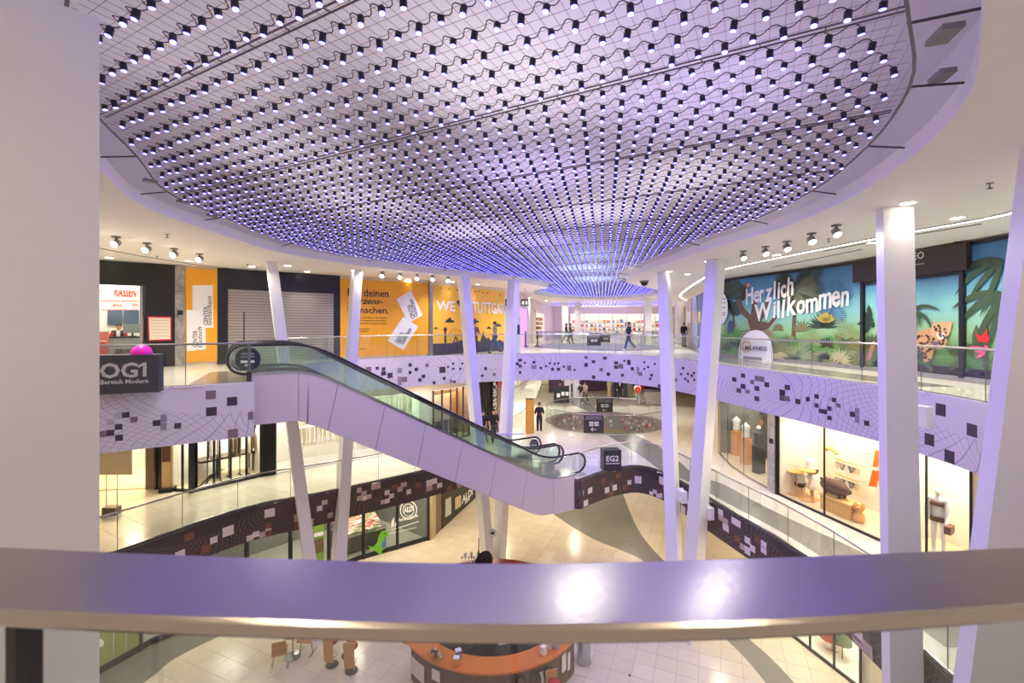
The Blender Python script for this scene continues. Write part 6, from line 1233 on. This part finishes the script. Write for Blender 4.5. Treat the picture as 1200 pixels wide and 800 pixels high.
for i, (dg, w_, h_, z) in enumerate(((222,.34,.5,.55),(228,.34,.5,.55),(240,.28,.3,.75),(252,.4,.3,.3),(283,.2,.34,.5),(300,.16,.5,.6),(308,.16,.36,.5),(317,.2,.5,.7),(322,.14,.5,.6))):
    a = math.radians(dg); MB().box((kc.x+(kr+.0)*math.cos(a), kc.y+(kr+.0)*math.sin(a), ZU+z), (.02, w_, h_), a).build('paper_sheet', M('paper_white', (226,220,212), .6), t)
for dg in (287, 295, 303): a = math.radians(dg); c = Vector((kc.x+(kr+.12)*math.cos(a), kc.y+(kr+.12)*math.sin(a), ZU+.8)); m = MB(); m.tube([c+Vector((.13*math.cos(x), .05*math.sin(x), .18*math.sin(x))) for x in [2*PI*i/14 for i in range(14)]], .022, 6, True); m.build('hook_ring', BLACK, t, True)
def kpos(px, py, h): return G(px, py, ZU+h)
c = kpos(512, 771, 1.17); b = thing('glass_bowl', 'round glass bowl of dark mixed fruit on the orange counter', 'bowl', c); MB().lathe([(.1,0),(.22,.06),(.27,.16),(.255,.16),(.2,.07),(.08,.03)], c, 18).build('bowl', GLASS, b, True)
for k in range(14): a = random.uniform(0, 6.28); r = random.uniform(0, .15); tag(MB().ball(c+Vector((r*math.cos(a), r*math.sin(a), .09+random.random()*.07)), .05, 8).build('fruit', M('fruit_%d' % (k % 4), [(60,50,50),(200,190,180),(150,60,40),(40,60,50)][k % 4], .4), None, True), 'small %s fruit in the glass bowl on the orange counter' % ['black','pale','reddish','dark green'][k % 4], 'fruit', 'fruit in the glass bowl')
for i, (x, y, c3, lb) in enumerate(((535,779,(226,150,70),'small orange and white box on the counter front'),(537,770,(110,140,190),'small blue and white box behind the orange one'),(637,766,(236,232,226),'white cup on the right part of the orange counter'),(645,759,(220,210,200),'white napkin holder further right on the orange counter'),(652,758,(170,190,210),'pale blue cup near the right end of the orange counter'))):
    c = kpos(x, y, 1.17); b = thing('counter_item', lb, 'box' if i < 2 else 'cup', c); MB().box(c+Vector((0,0,.1)), (.15,.12,.2), i*.4).build('body', M('item_%d' % i, c3, .5), b); MB().box(c+Vector((0,0,.21)), (.16,.13,.03), i*.4).build('lid', WHITE, b)
for i in range(6): c = kpos(549+i*4.5, 776-.1*i*i*.5, .85); c = Vector((kc.x+2.2*math.cos(math.radians(252+i*4)), kc.y+2.2*math.sin(math.radians(252+i*4)), ZU+.84)); b = thing('drinking_glass', 'drinking glass in a row on the dark work top', 'glass', c, 'glasses on the work top'); MB().lathe([(.03,0),(.035,.13)], c, 8).build('bowl', M('glass_grey', (170,176,180), .15), b)
for i in range(4): a = math.radians(296+i*4); c = Vector((kc.x+2.25*math.cos(a), kc.y+2.25*math.sin(a), ZU+.84)); b = thing('coffee_cup', 'white coffee cup in a row on the dark work top', 'cup', c, 'cups on the work top'); MB().lathe([(.03,0),(.05,.08),(.045,.08)], c, 8).build('body', WHITE, b); MB().box(c+Vector((.06,0,.04)), (.03,.01,.04)).build('handle', WHITE, b)
c = Vector((kc.x-.2, kc.y-1.6, ZU)); b = thing('coffee_machine', 'dark steel machine standing inside the bar kiosk', 'machine', c); MB().box(c+Vector((0,0,.45)), (.9,.5,.9)).build('cabinet', DARK, b); MB().box(c+Vector((0,0,1.05)), (.7,.45,.3)).build('body', STEEL2, b); MB().box(c+Vector((.1,-.24,.95)), (.1,.1,.2)).build('spout', BLACK, b)
# things on the far side of the bar
c = D(566, 651, 17.9); c.z = ZU+1.16; b = thing('menu_board', 'dark rounded menu board on the back of the bar kiosk', 'board', c); mb = MB(); mb.prism([c+Vector((.35*math.cos(a)+(.12*math.sin(a)), 0, .5*math.sin(a) if math.sin(a) > 0 else -.02)) for a in [PI*i/14 for i in range(15)]], (.3,-.95,0), .03); mb.build('board', M('board_dark', (50,42,44), .4), b); MB().box(c+Vector((0,.05,.02)), (.4,.12,.04)).build('foot', BLACK, b)
c = D(561, 651, 17.75); c.z = ZU+1.16; b = thing('tall_bottle', 'tall thin dark bottle on the back of the bar kiosk', 'bottle', c); MB().lathe([(.04,0),(.045,.02),(.045,.4),(.02,.6),(.015,1.0)], c, 10).build('body', BLACK, b, True); MB().lathe([(.018,1.0),(.018,1.05)], c, 8).build('cap', DARK, b)
for i in range(9): c = D(541+i*3.6+random.random(), 655, 18.0); c.z = ZU+1.16; b = thing('bar_glass', 'upright white glass in a cluster on the back of the bar kiosk', 'glass', c, 'glasses on the back bar'); MB().lathe([(.05,0),(.012,.02),(.012,.12),(.05,.2),(.05,.2+random.random()*.25)], c, 8).build('bowl', M('glass_pale', (226,226,224), .15), b)
# stools and cafe furniture
def stool(p, label, rz=0, seat=SEAT, wood=TAN):
    t = thing('bar_stool', label, 'stool', p); MB().lathe([(.17,.0),(.19,.02),(.17,.05),(.03,.07)], p, 18).build('foot', M('stool_foot', (96,94,90), .35, .5), t, True); MB().tube([p+Vector((0,0,.05)), p+Vector((0,0,.72))], .03, 10).build('stem', STEEL2, t)
    MB().lathe([(.17,.72),(.19,.75),(.18,.8),(.1,.82)], p, 18).build('seat', seat, t, True); e = Vector((math.cos(rz), math.sin(rz), 0)); f_ = Vector((-e.y, e.x, 0))
    m = MB(); m.prism([p+f_*.15+e*.15+Vector((0,0,.2)), p-f_*.15+e*.15+Vector((0,0,.2)), p-f_*.17+e*.2+Vector((0,0,1.0)), p+f_*.17+e*.2+Vector((0,0,1.0))], e, .025); m.build('backrest', wood, t)
    MB().tube([p+Vector((.14*math.cos(a), .14*math.sin(a), .3)) for a in [2*PI*i/14 for i in range(14)]], .012, 5, True).build('foot_ring', STEEL2, t)
stool(G(412, 786, ZU), 'tan backed bar stool with red seat standing left of the orange counter', -1.6); stool(G(389, 779, ZU), 'tan backed bar stool mostly hidden by the rail, left of the red seated stool', -1.8); stool(G(407, 776, ZU)+Vector((-.1,.3,0)), 'tan bar stool half behind the red seated stool', 1.2)
c = Vector((kc.x+(kr+.45)*math.cos(math.radians(302)), kc.y+(kr+.45)*math.sin(math.radians(302)), ZU)); stool(c, 'red seated stool in front of the plank front of the bar', 1.9)
def cafe_chair(p, label, rz):
    t = thing('cafe_chair', label, 'chair', p); e = Vector((math.cos(rz), math.sin(rz), 0)); f_ = Vector((-e.y, e.x, 0)); CH = STEEL2
    for a in (.22, -.22):
        m = MB(); m.tube([p+e*.22+f_*a, p-e*.22+f_*a], .03, 6); m.build('runner', CH, t); MB().tube([p+f_*a, p+f_*a*.6+Vector((0,0,.44))], .02, 6).build('leg', CH, t)
    MB().box(p+Vector((0,0,.46)), (.42,.42,.05), rz).build('seat', TAN, t); m = MB(); m.prism([p+e*.2+f_*.2+Vector((0,0,.5)), p+e*.2-f_*.2+Vector((0,0,.5)), p+e*.27-f_*.19+Vector((0,0,.92)), p+e*.27+f_*.19+Vector((0,0,.92))], e, .03); m.build('backrest', M('oak_back', (176,128,70), .45), t)
cafe_chair(G(328, 780, ZU), 'brown backed cafe chair on chrome runners at the left of two', -1.2); cafe_chair(G(359, 764, ZU), 'brown backed cafe chair on chrome runners behind the small round table', 1.5)
c = G(343, 769, ZU); t = thing('cafe_table', 'small round cafe table on a chrome disc foot', 'table', c); MB().lathe([(.25,0),(.25,.02),(.05,.04)], c, 22).build('foot', STEEL2, t); MB().tube([c+Vector((0,0,.03)), c+Vector((0,0,.74))], .03, 8).build('stem', STEEL2, t); MB().lathe([(.3,.74),(.32,.76),(.3,.78)], c, 22).build('table_top', M('table_brown', (110,80,56), .4), t)
c = G(738, 791, ZU); tag(MB().lathe([(.05,0),(.05,.012),(.03,.016)], c+Vector((0,0,.0)), 12).build('floor_socket', M('brass_cover', (150,120,70), .4, .4)), 'small round brass floor cover on the pale lower tiles', 'floor cover')
c = D(682, 770, 13.2); c = G(684, 775, ZU); t = thing('waste_bin', 'grey steel bin at the right end of the bar kiosk', 'bin', c); MB().lathe([(.2,0),(.22,.02),(.22,.85),(.2,.87)], c, 18).build('body', STEEL2, t); MB().lathe([(.23,.86),(.23,.9),(.1,.92)], c, 18).build('lid', GREY, t)
c = D(577, 624, 19.55); t = thing('round_device', 'small white round plate with dark centre on the column pair', 'device', c); Rm = Matrix.Rotation(PI/2, 3, 'X'); MB().lathe([(.2,-.01),(.2,.02)], c, 20, Rm).build('plate', LETTER, t); MB().ball(c+Vector((0,-.04,0)), .09, 10, (1,.7,.6)).build('lens', BLACK, t)
# ------------------------------------------------------------------ people
def skinned(nodes, edges, root, sub=1):
    nm = list(nodes); ix = {n: i for i, n in enumerate(nm)}; me = bpy.data.meshes.new('tmp'); me.from_pydata([nodes[n][:3] for n in nm], [(ix[a], ix[b]) for a, b in edges], []); o = bpy.data.objects.new('tmp', me); COL.objects.link(o)
    o.modifiers.new('s', 'SKIN'); sv = me.skin_vertices[0].data
    for n in nm: r = nodes[n][3]; sv[ix[n]].radius = (r, nodes[n][4] if len(nodes[n]) > 4 else r); sv[ix[n]].use_root = (n == root)
    u = o.modifiers.new('u', 'SUBSURF'); u.levels = sub; u.render_levels = sub
    dg = bpy.context.evaluated_depsgraph_get(); out = bpy.data.meshes.new_from_object(o.evaluated_get(dg)); bpy.data.objects.remove(o); bpy.data.meshes.remove(me)
    out.polygons.foreach_set('use_smooth', [True]*len(out.polygons)); return out
def person(p, h, rz, label, shirt, pants, hair=HAIRD, stride=0, arms=(.1, .1), elbow=(.2, .2), shoes=None, skin=SKIN, seated=False, cap=None, sleeves=True, name='person', cat='person', extra=None, bare=False, lean=0):
    """standing figure facing -y before being turned by rz; arms and elbows are forward swings in radians"""
    k = h/1.75; N = {}
    y_ = lambda z: -lean*(z-.95)
    N['pelvis'] = (0,0,.95,.135,.10); N['waist'] = (0,y_(1.12),1.12,.125,.09); N['chest'] = (0,y_(1.32),1.32,.155,.10); N['neck0'] = (0,y_(1.45),1.46,.06); N['neck'] = (0,y_(1.5)-.01,1.53,.05); N['head'] = (0,y_(1.6)-.025,1.62,.085,.095); N['crown'] = (0,y_(1.66)-.02,1.70,.07,.08)
    N['nose'] = (0,y_(1.6)-.125,1.60,.014)
    E = [('pelvis','waist'),('waist','chest'),('chest','neck0'),('neck0','neck'),('neck','head'),('head','crown'),('head','nose')]
    for s, sd in ((-1,'a'),(1,'b')):
        N['ear'+sd] = (s*.088,y_(1.6)-.01,1.61,.016); E.append(('head','ear'+sd))
        w_ = stride*s; hx = s*.09
        if seated: kn = (hx*1.2,-.42,.98); an = (hx*1.2,-.44,.56); to = (hx*1.2,-.6,.5)
        else: kn = (hx*1.05, -w_*.5-.02, .52+abs(w_)*.04); an = (hx*1.05, -w_*1.0+(.16 if w_ < 0 else 0), .09+(.07 if w_ < -.05 else 0)); to = (an[0], an[1]-.15, an[2]-.05)
        N['hip'+sd] = (hx,0,.90,.085); N['knee'+sd] = (*kn,.058); N['ank'+sd] = (*an,.042); N['toe'+sd] = (*to,.034)
        E += [('pelvis','hip'+sd),('hip'+sd,'knee'+sd),('knee'+sd,'ank'+sd),('ank'+sd,'toe'+sd)]
        sh = Vector((s*.18, y_(1.42), 1.42)); A = arms[0 if s < 0 else 1]; B = A+elbow[0 if s < 0 else 1]
        el = sh+Vector((s*.06,-math.sin(A)*.29,-math.cos(A)*.29)); wr = el+Vector((-s*.02,-math.sin(B)*.25,-math.cos(B)*.25)); hd = wr+Vector((0,-math.sin(B)*.08,-math.cos(B)*.08))
        N['sh'+sd] = (*sh,.062); N['el'+sd] = (*el,.045); N['wr'+sd] = (*wr,.03); N['hd'+sd] = (*hd,.034,.02)
        E += [('chest','sh'+sd),('sh'+sd,'el'+sd),('el'+sd,'wr'+sd),('wr'+sd,'hd'+sd)]
        for f_ in range(4): q = hd+Vector(((f_-1.5)*.017,-math.sin(B+.3)*(.085-.006*abs(f_-1.4)),-math.cos(B+.3)*(.085-.006*abs(f_-1.4)))); N['f%d%s' % (f_, sd)] = (*q,.008); E.append(('hd'+sd,'f%d%s' % (f_, sd)))
        q = wr+Vector((-s*.05,-math.sin(B+.2)*.07,-math.cos(B+.2)*.07)); N['th'+sd] = (*q,.009); E.append(('wr'+sd,'th'+sd))
    sc = lambda me: me.transform(Matrix.Scale(k, 4)) or me
    t = thing(name, label, cat, (0,0,0)); 
    def put(nm, me, mt): me.materials.append(mt); o = bpy.data.objects.new(nm, sc(me)); COL.objects.link(o); o.parent = t; return o
    NB = dict(N)
    if not bare:
        for n in ('pelvis','waist','chest','sha','shb','hipa','hipb','kneea','kneeb'): NB[n] = (*N[n][:3], *[r*.8 for r in N[n][3:]])
    put('body', skinned(NB, E, 'pelvis'), skin)
    if not bare:
        g = .02; pick = lambda names, add: {n: (*N[n][:3], *[r+add for r in N[n][3:]]) for n in names}
        sn = ['pelvis','waist','chest','sha','shb']+(['ela','elb'] if True else []); es_ = [('pelvis','waist'),('waist','chest'),('chest','sha'),('chest','shb'),('sha','ela'),('shb','elb')]
        if sleeves: sn += ['wra','wrb']; es_ += [('ela','wra'),('elb','wrb')]
        sn_ = pick(sn, g); sn_['hem'] = (0,0,.84,.155,.13); es_.append(('pelvis','hem')); sn_['col'] = (0,N['neck0'][1],1.475,.085); es_.append(('chest','col')); put('shirt', skinned(sn_, es_, 'pelvis'), shirt)
        pn = pick(['pelvis','hipa','hipb','kneea','kneeb','anka','ankb'], .02); pn['pelvis'] = (0,0,.93,.135,.105); put('trousers', skinned(pn, [('pelvis','hipa'),('pelvis','hipb'),('hipa','kneea'),('hipb','kneeb'),('kneea','anka'),('kneeb','ankb')], 'pelvis'), pants)
        for sd in 'ab': a, b = Vector(N['ank'+sd][:3]), Vector(N['toe'+sd][:3]); put('shoe', skinned({'h': (a.x,a.y+.04,b.z+.005,.045), 'm': (a.x,a.y-.06,b.z+.005,.05), 't': (b.x,b.y-.03,b.z-.0,.042)}, [('h','m'),('m','t')], 'm'), shoes or WHITE)
        hy = N['head'][1]; hm = MB(); hm.ball((0, hy+.022, 1.672), .102, 14, (.96,1.08,.98)); hm.ball((0, hy+.05, 1.60), .078, 12, (1,.8,1.1)); ho = hm.build('cap' if cap else 'hair', cap or hair, t, True); ho.data.transform(Matrix.Scale(k, 4))
        if cap: m = MB(); m.box((0, N['head'][1]-.12, 1.69), (.14,.12,.018)); put('cap_peak', m.build('x', cap).data.copy(), cap); bpy.data.objects.remove(bpy.data.objects['x'])
        for s in (-.032,.032): m = MB(); m.ball((s, N['head'][1]-.094, 1.635), .011, 6); o = m.build('eye', INK, t); o.data.transform(Matrix.Scale(k, 4))
        m = MB(); m.box((0, N['head'][1]-.09, 1.555), (.045,.02,.012)); o = m.build('mouth', M('lip', (170,90,84), .5), t); o.data.transform(Matrix.Scale(k, 4))
    for nm, c, d, mt in (extra or []): o = MB().box(c, d).build(nm, mt, t); bv = o.modifiers.new('b', 'BEVEL'); bv.width = .02; bv.segments = 2; o.data.transform(Matrix.Scale(k, 4))
    t.location = p; t.rotation_euler = (0, 0, rz); return t
JEAN = M('blue_denim', (64,96,146), .8); DKC = M('black_cloth', (34,32,36), .8); NAVC = M('navy_cloth', (34,42,72), .8); GRYC = M('grey_cloth', (150,146,150), .8); WHC = M('white_cloth', (232,226,220), .8); BEIG = M('beige_cloth', (196,172,150), .8); GRN = M('green_cloth', (80,110,110), .8); CHECK = M('check_cloth', (120,96,90), .8, noise=.5, scale=40)
def at_floor(px, Y, z): g = (px-600)/F*Y; return (g, Y, z)
person(at_floor(737, 27.6, 0), 1.72, -1.45, 'person in navy shirt, jeans and dark cap walking past the upper oval railing', NAVC, JEAN, cap=DKC, stride=.3, arms=(.25,-.2), elbow=(.5,.3), sleeves=False)
person(at_floor(580, 24.9, 0), 1.72, -1.35, 'person in grey shirt and jeans walking before the yellow city mural', GRYC, JEAN, stride=.25, arms=(-.25,.3), elbow=(.2,.4), sleeves=False, shoes=DKC)
person(at_floor(556, 24.4, 0), 1.70, .3, 'person in dark checked jacket standing beside the column at the yellow mural', CHECK, DKC, arms=(.2,.2), elbow=(1.4,1.4), shoes=DKC)
person(at_floor(663.5, 39.5, 0), 1.7, 1.3, 'person in black jacket walking beyond the upper oval, left of two', DKC, GRYC, stride=.25, arms=(.3,-.2), shoes=DKC)
person(at_floor(668.5, 40, 0), 1.68, 1.3, 'person in brown jacket walking beyond the upper oval, right of two', CHECK, DKC, stride=-.2, arms=(.5,.2), elbow=(.8,.3), shoes=DKC)
person(at_floor(801.5, 33.8, 0), 1.72, .1, 'person in black top and grey trousers by the distant right adverts', DKC, GRYC, shoes=DKC, arms=(.1,.15))
person((*G2(632, 507, ZE), ZE), 1.70, 0, 'person all in black holding something, beside the golden info pillar', DKC, DKC, arms=(.15,.15), elbow=(1.5,1.5), extra=[('phone', (0,-.28,1.14), (.14,.04,.09), BROWN)])
person((*G2(680.5, 474, ZE), ZE), 1.66, -.9, 'person in black top and grey trousers behind the sparkling oval, left of the couple', DKC, GRYC, stride=.22, sleeves=False, arms=(.3,.1))
person((*G2(685.5, 473, ZE), ZE), 1.70, -.7, 'person in beige shirt behind the sparkling oval, right of the couple', BEIG, M('brown_cloth', (110,90,80), .8), stride=-.2, sleeves=False, arms=(.1,.3))
person((*G2(726, 469, ZE), ZE), 1.80, 0, 'person in black suit and white shirt facing us at the back of the middle floor', DKC, DKC, arms=(.05,.05), extra=[('shirt_front', (0,-.12,1.3), (.09,.05,.3), WHC)], shoes=DKC)
person((*G2(747, 474, ZE), ZE), 1.70, 3.0, 'person in white shirt carrying a red backpack on the middle floor', WHC, M('pale_trousers', (170,180,170), .8), stride=.15, sleeves=False, extra=[('backpack', (.0,.19,1.2), (.32,.18,.46), M('red_pack', (220,64,50), .6))])
person((*G2(566, 519, ZE), ZE), 1.66, .6, 'person in dark top and green trousers seen through the escalator glass, left of two', DKC, GRN, stride=.25, sleeves=False, arms=(.3,-.1))
person((*G2(578.5, 520, ZE), ZE), 1.78, .3, 'person in black shirt carrying a bag beside the column, right of two by the escalator', DKC, M('dark_green_cloth', (60,80,76), .8), stride=-.2, sleeves=False, arms=(.1,.2), extra=[('bag', (.27,0,.75), (.12,.28,.36), M('grey_bag', (110,116,112), .7))])
p = Wc.at(Wc.hit(137, 400)[0], .03, -.85); person((p.x, p.y, -.12), 1.70, .6, 'person in dark jacket with red and white front behind the service counter', DKC, DKC, hair=M('dark_cap', (44,34,30), .7), arms=(.3,.3), elbow=(1.1,1.1), extra=[('scarf', (0,-.12,1.36), (.12,.06,.22), WHC), ('red_sleeve', (.2,-.08,1.3), (.09,.12,.2), M('red_cloth', (196,40,50), .8)), ('red_sleeve', (-.2,-.08,1.3), (.09,.12,.2), M('red_cloth', (196,40,50), .8))])
W3f = shifted(WER, -.6); q = W3f.hit(1100, 660)[0]; c = W3f.at(q, ZE+.03, 0); man = person((c.x, c.y, ZE+.03), 1.80, -1.0, 'white mannequin in bikini and open shirt with a small brown bag', WHITE, WHITE, skin=M('mannequin_white', (240,234,222), .35), bare=True, name='mannequin', cat='mannequin', arms=(.1,.25), elbow=(.1,.5), extra=[('bikini_top', (0,-.09,1.31), (.27,.1,.1), BROWN), ('bikini_bottom', (0,-.04,.93), (.28,.2,.12), BROWN), ('bag', (.27,-.3,.82), (.14,.3,.2), M('brown_bag', (120,70,50), .6)), ('open_shirt', (.17,0,1.18), (.06,.26,.56), WHC), ('open_shirt', (-.17,0,1.18), (.06,.26,.56), WHC)])
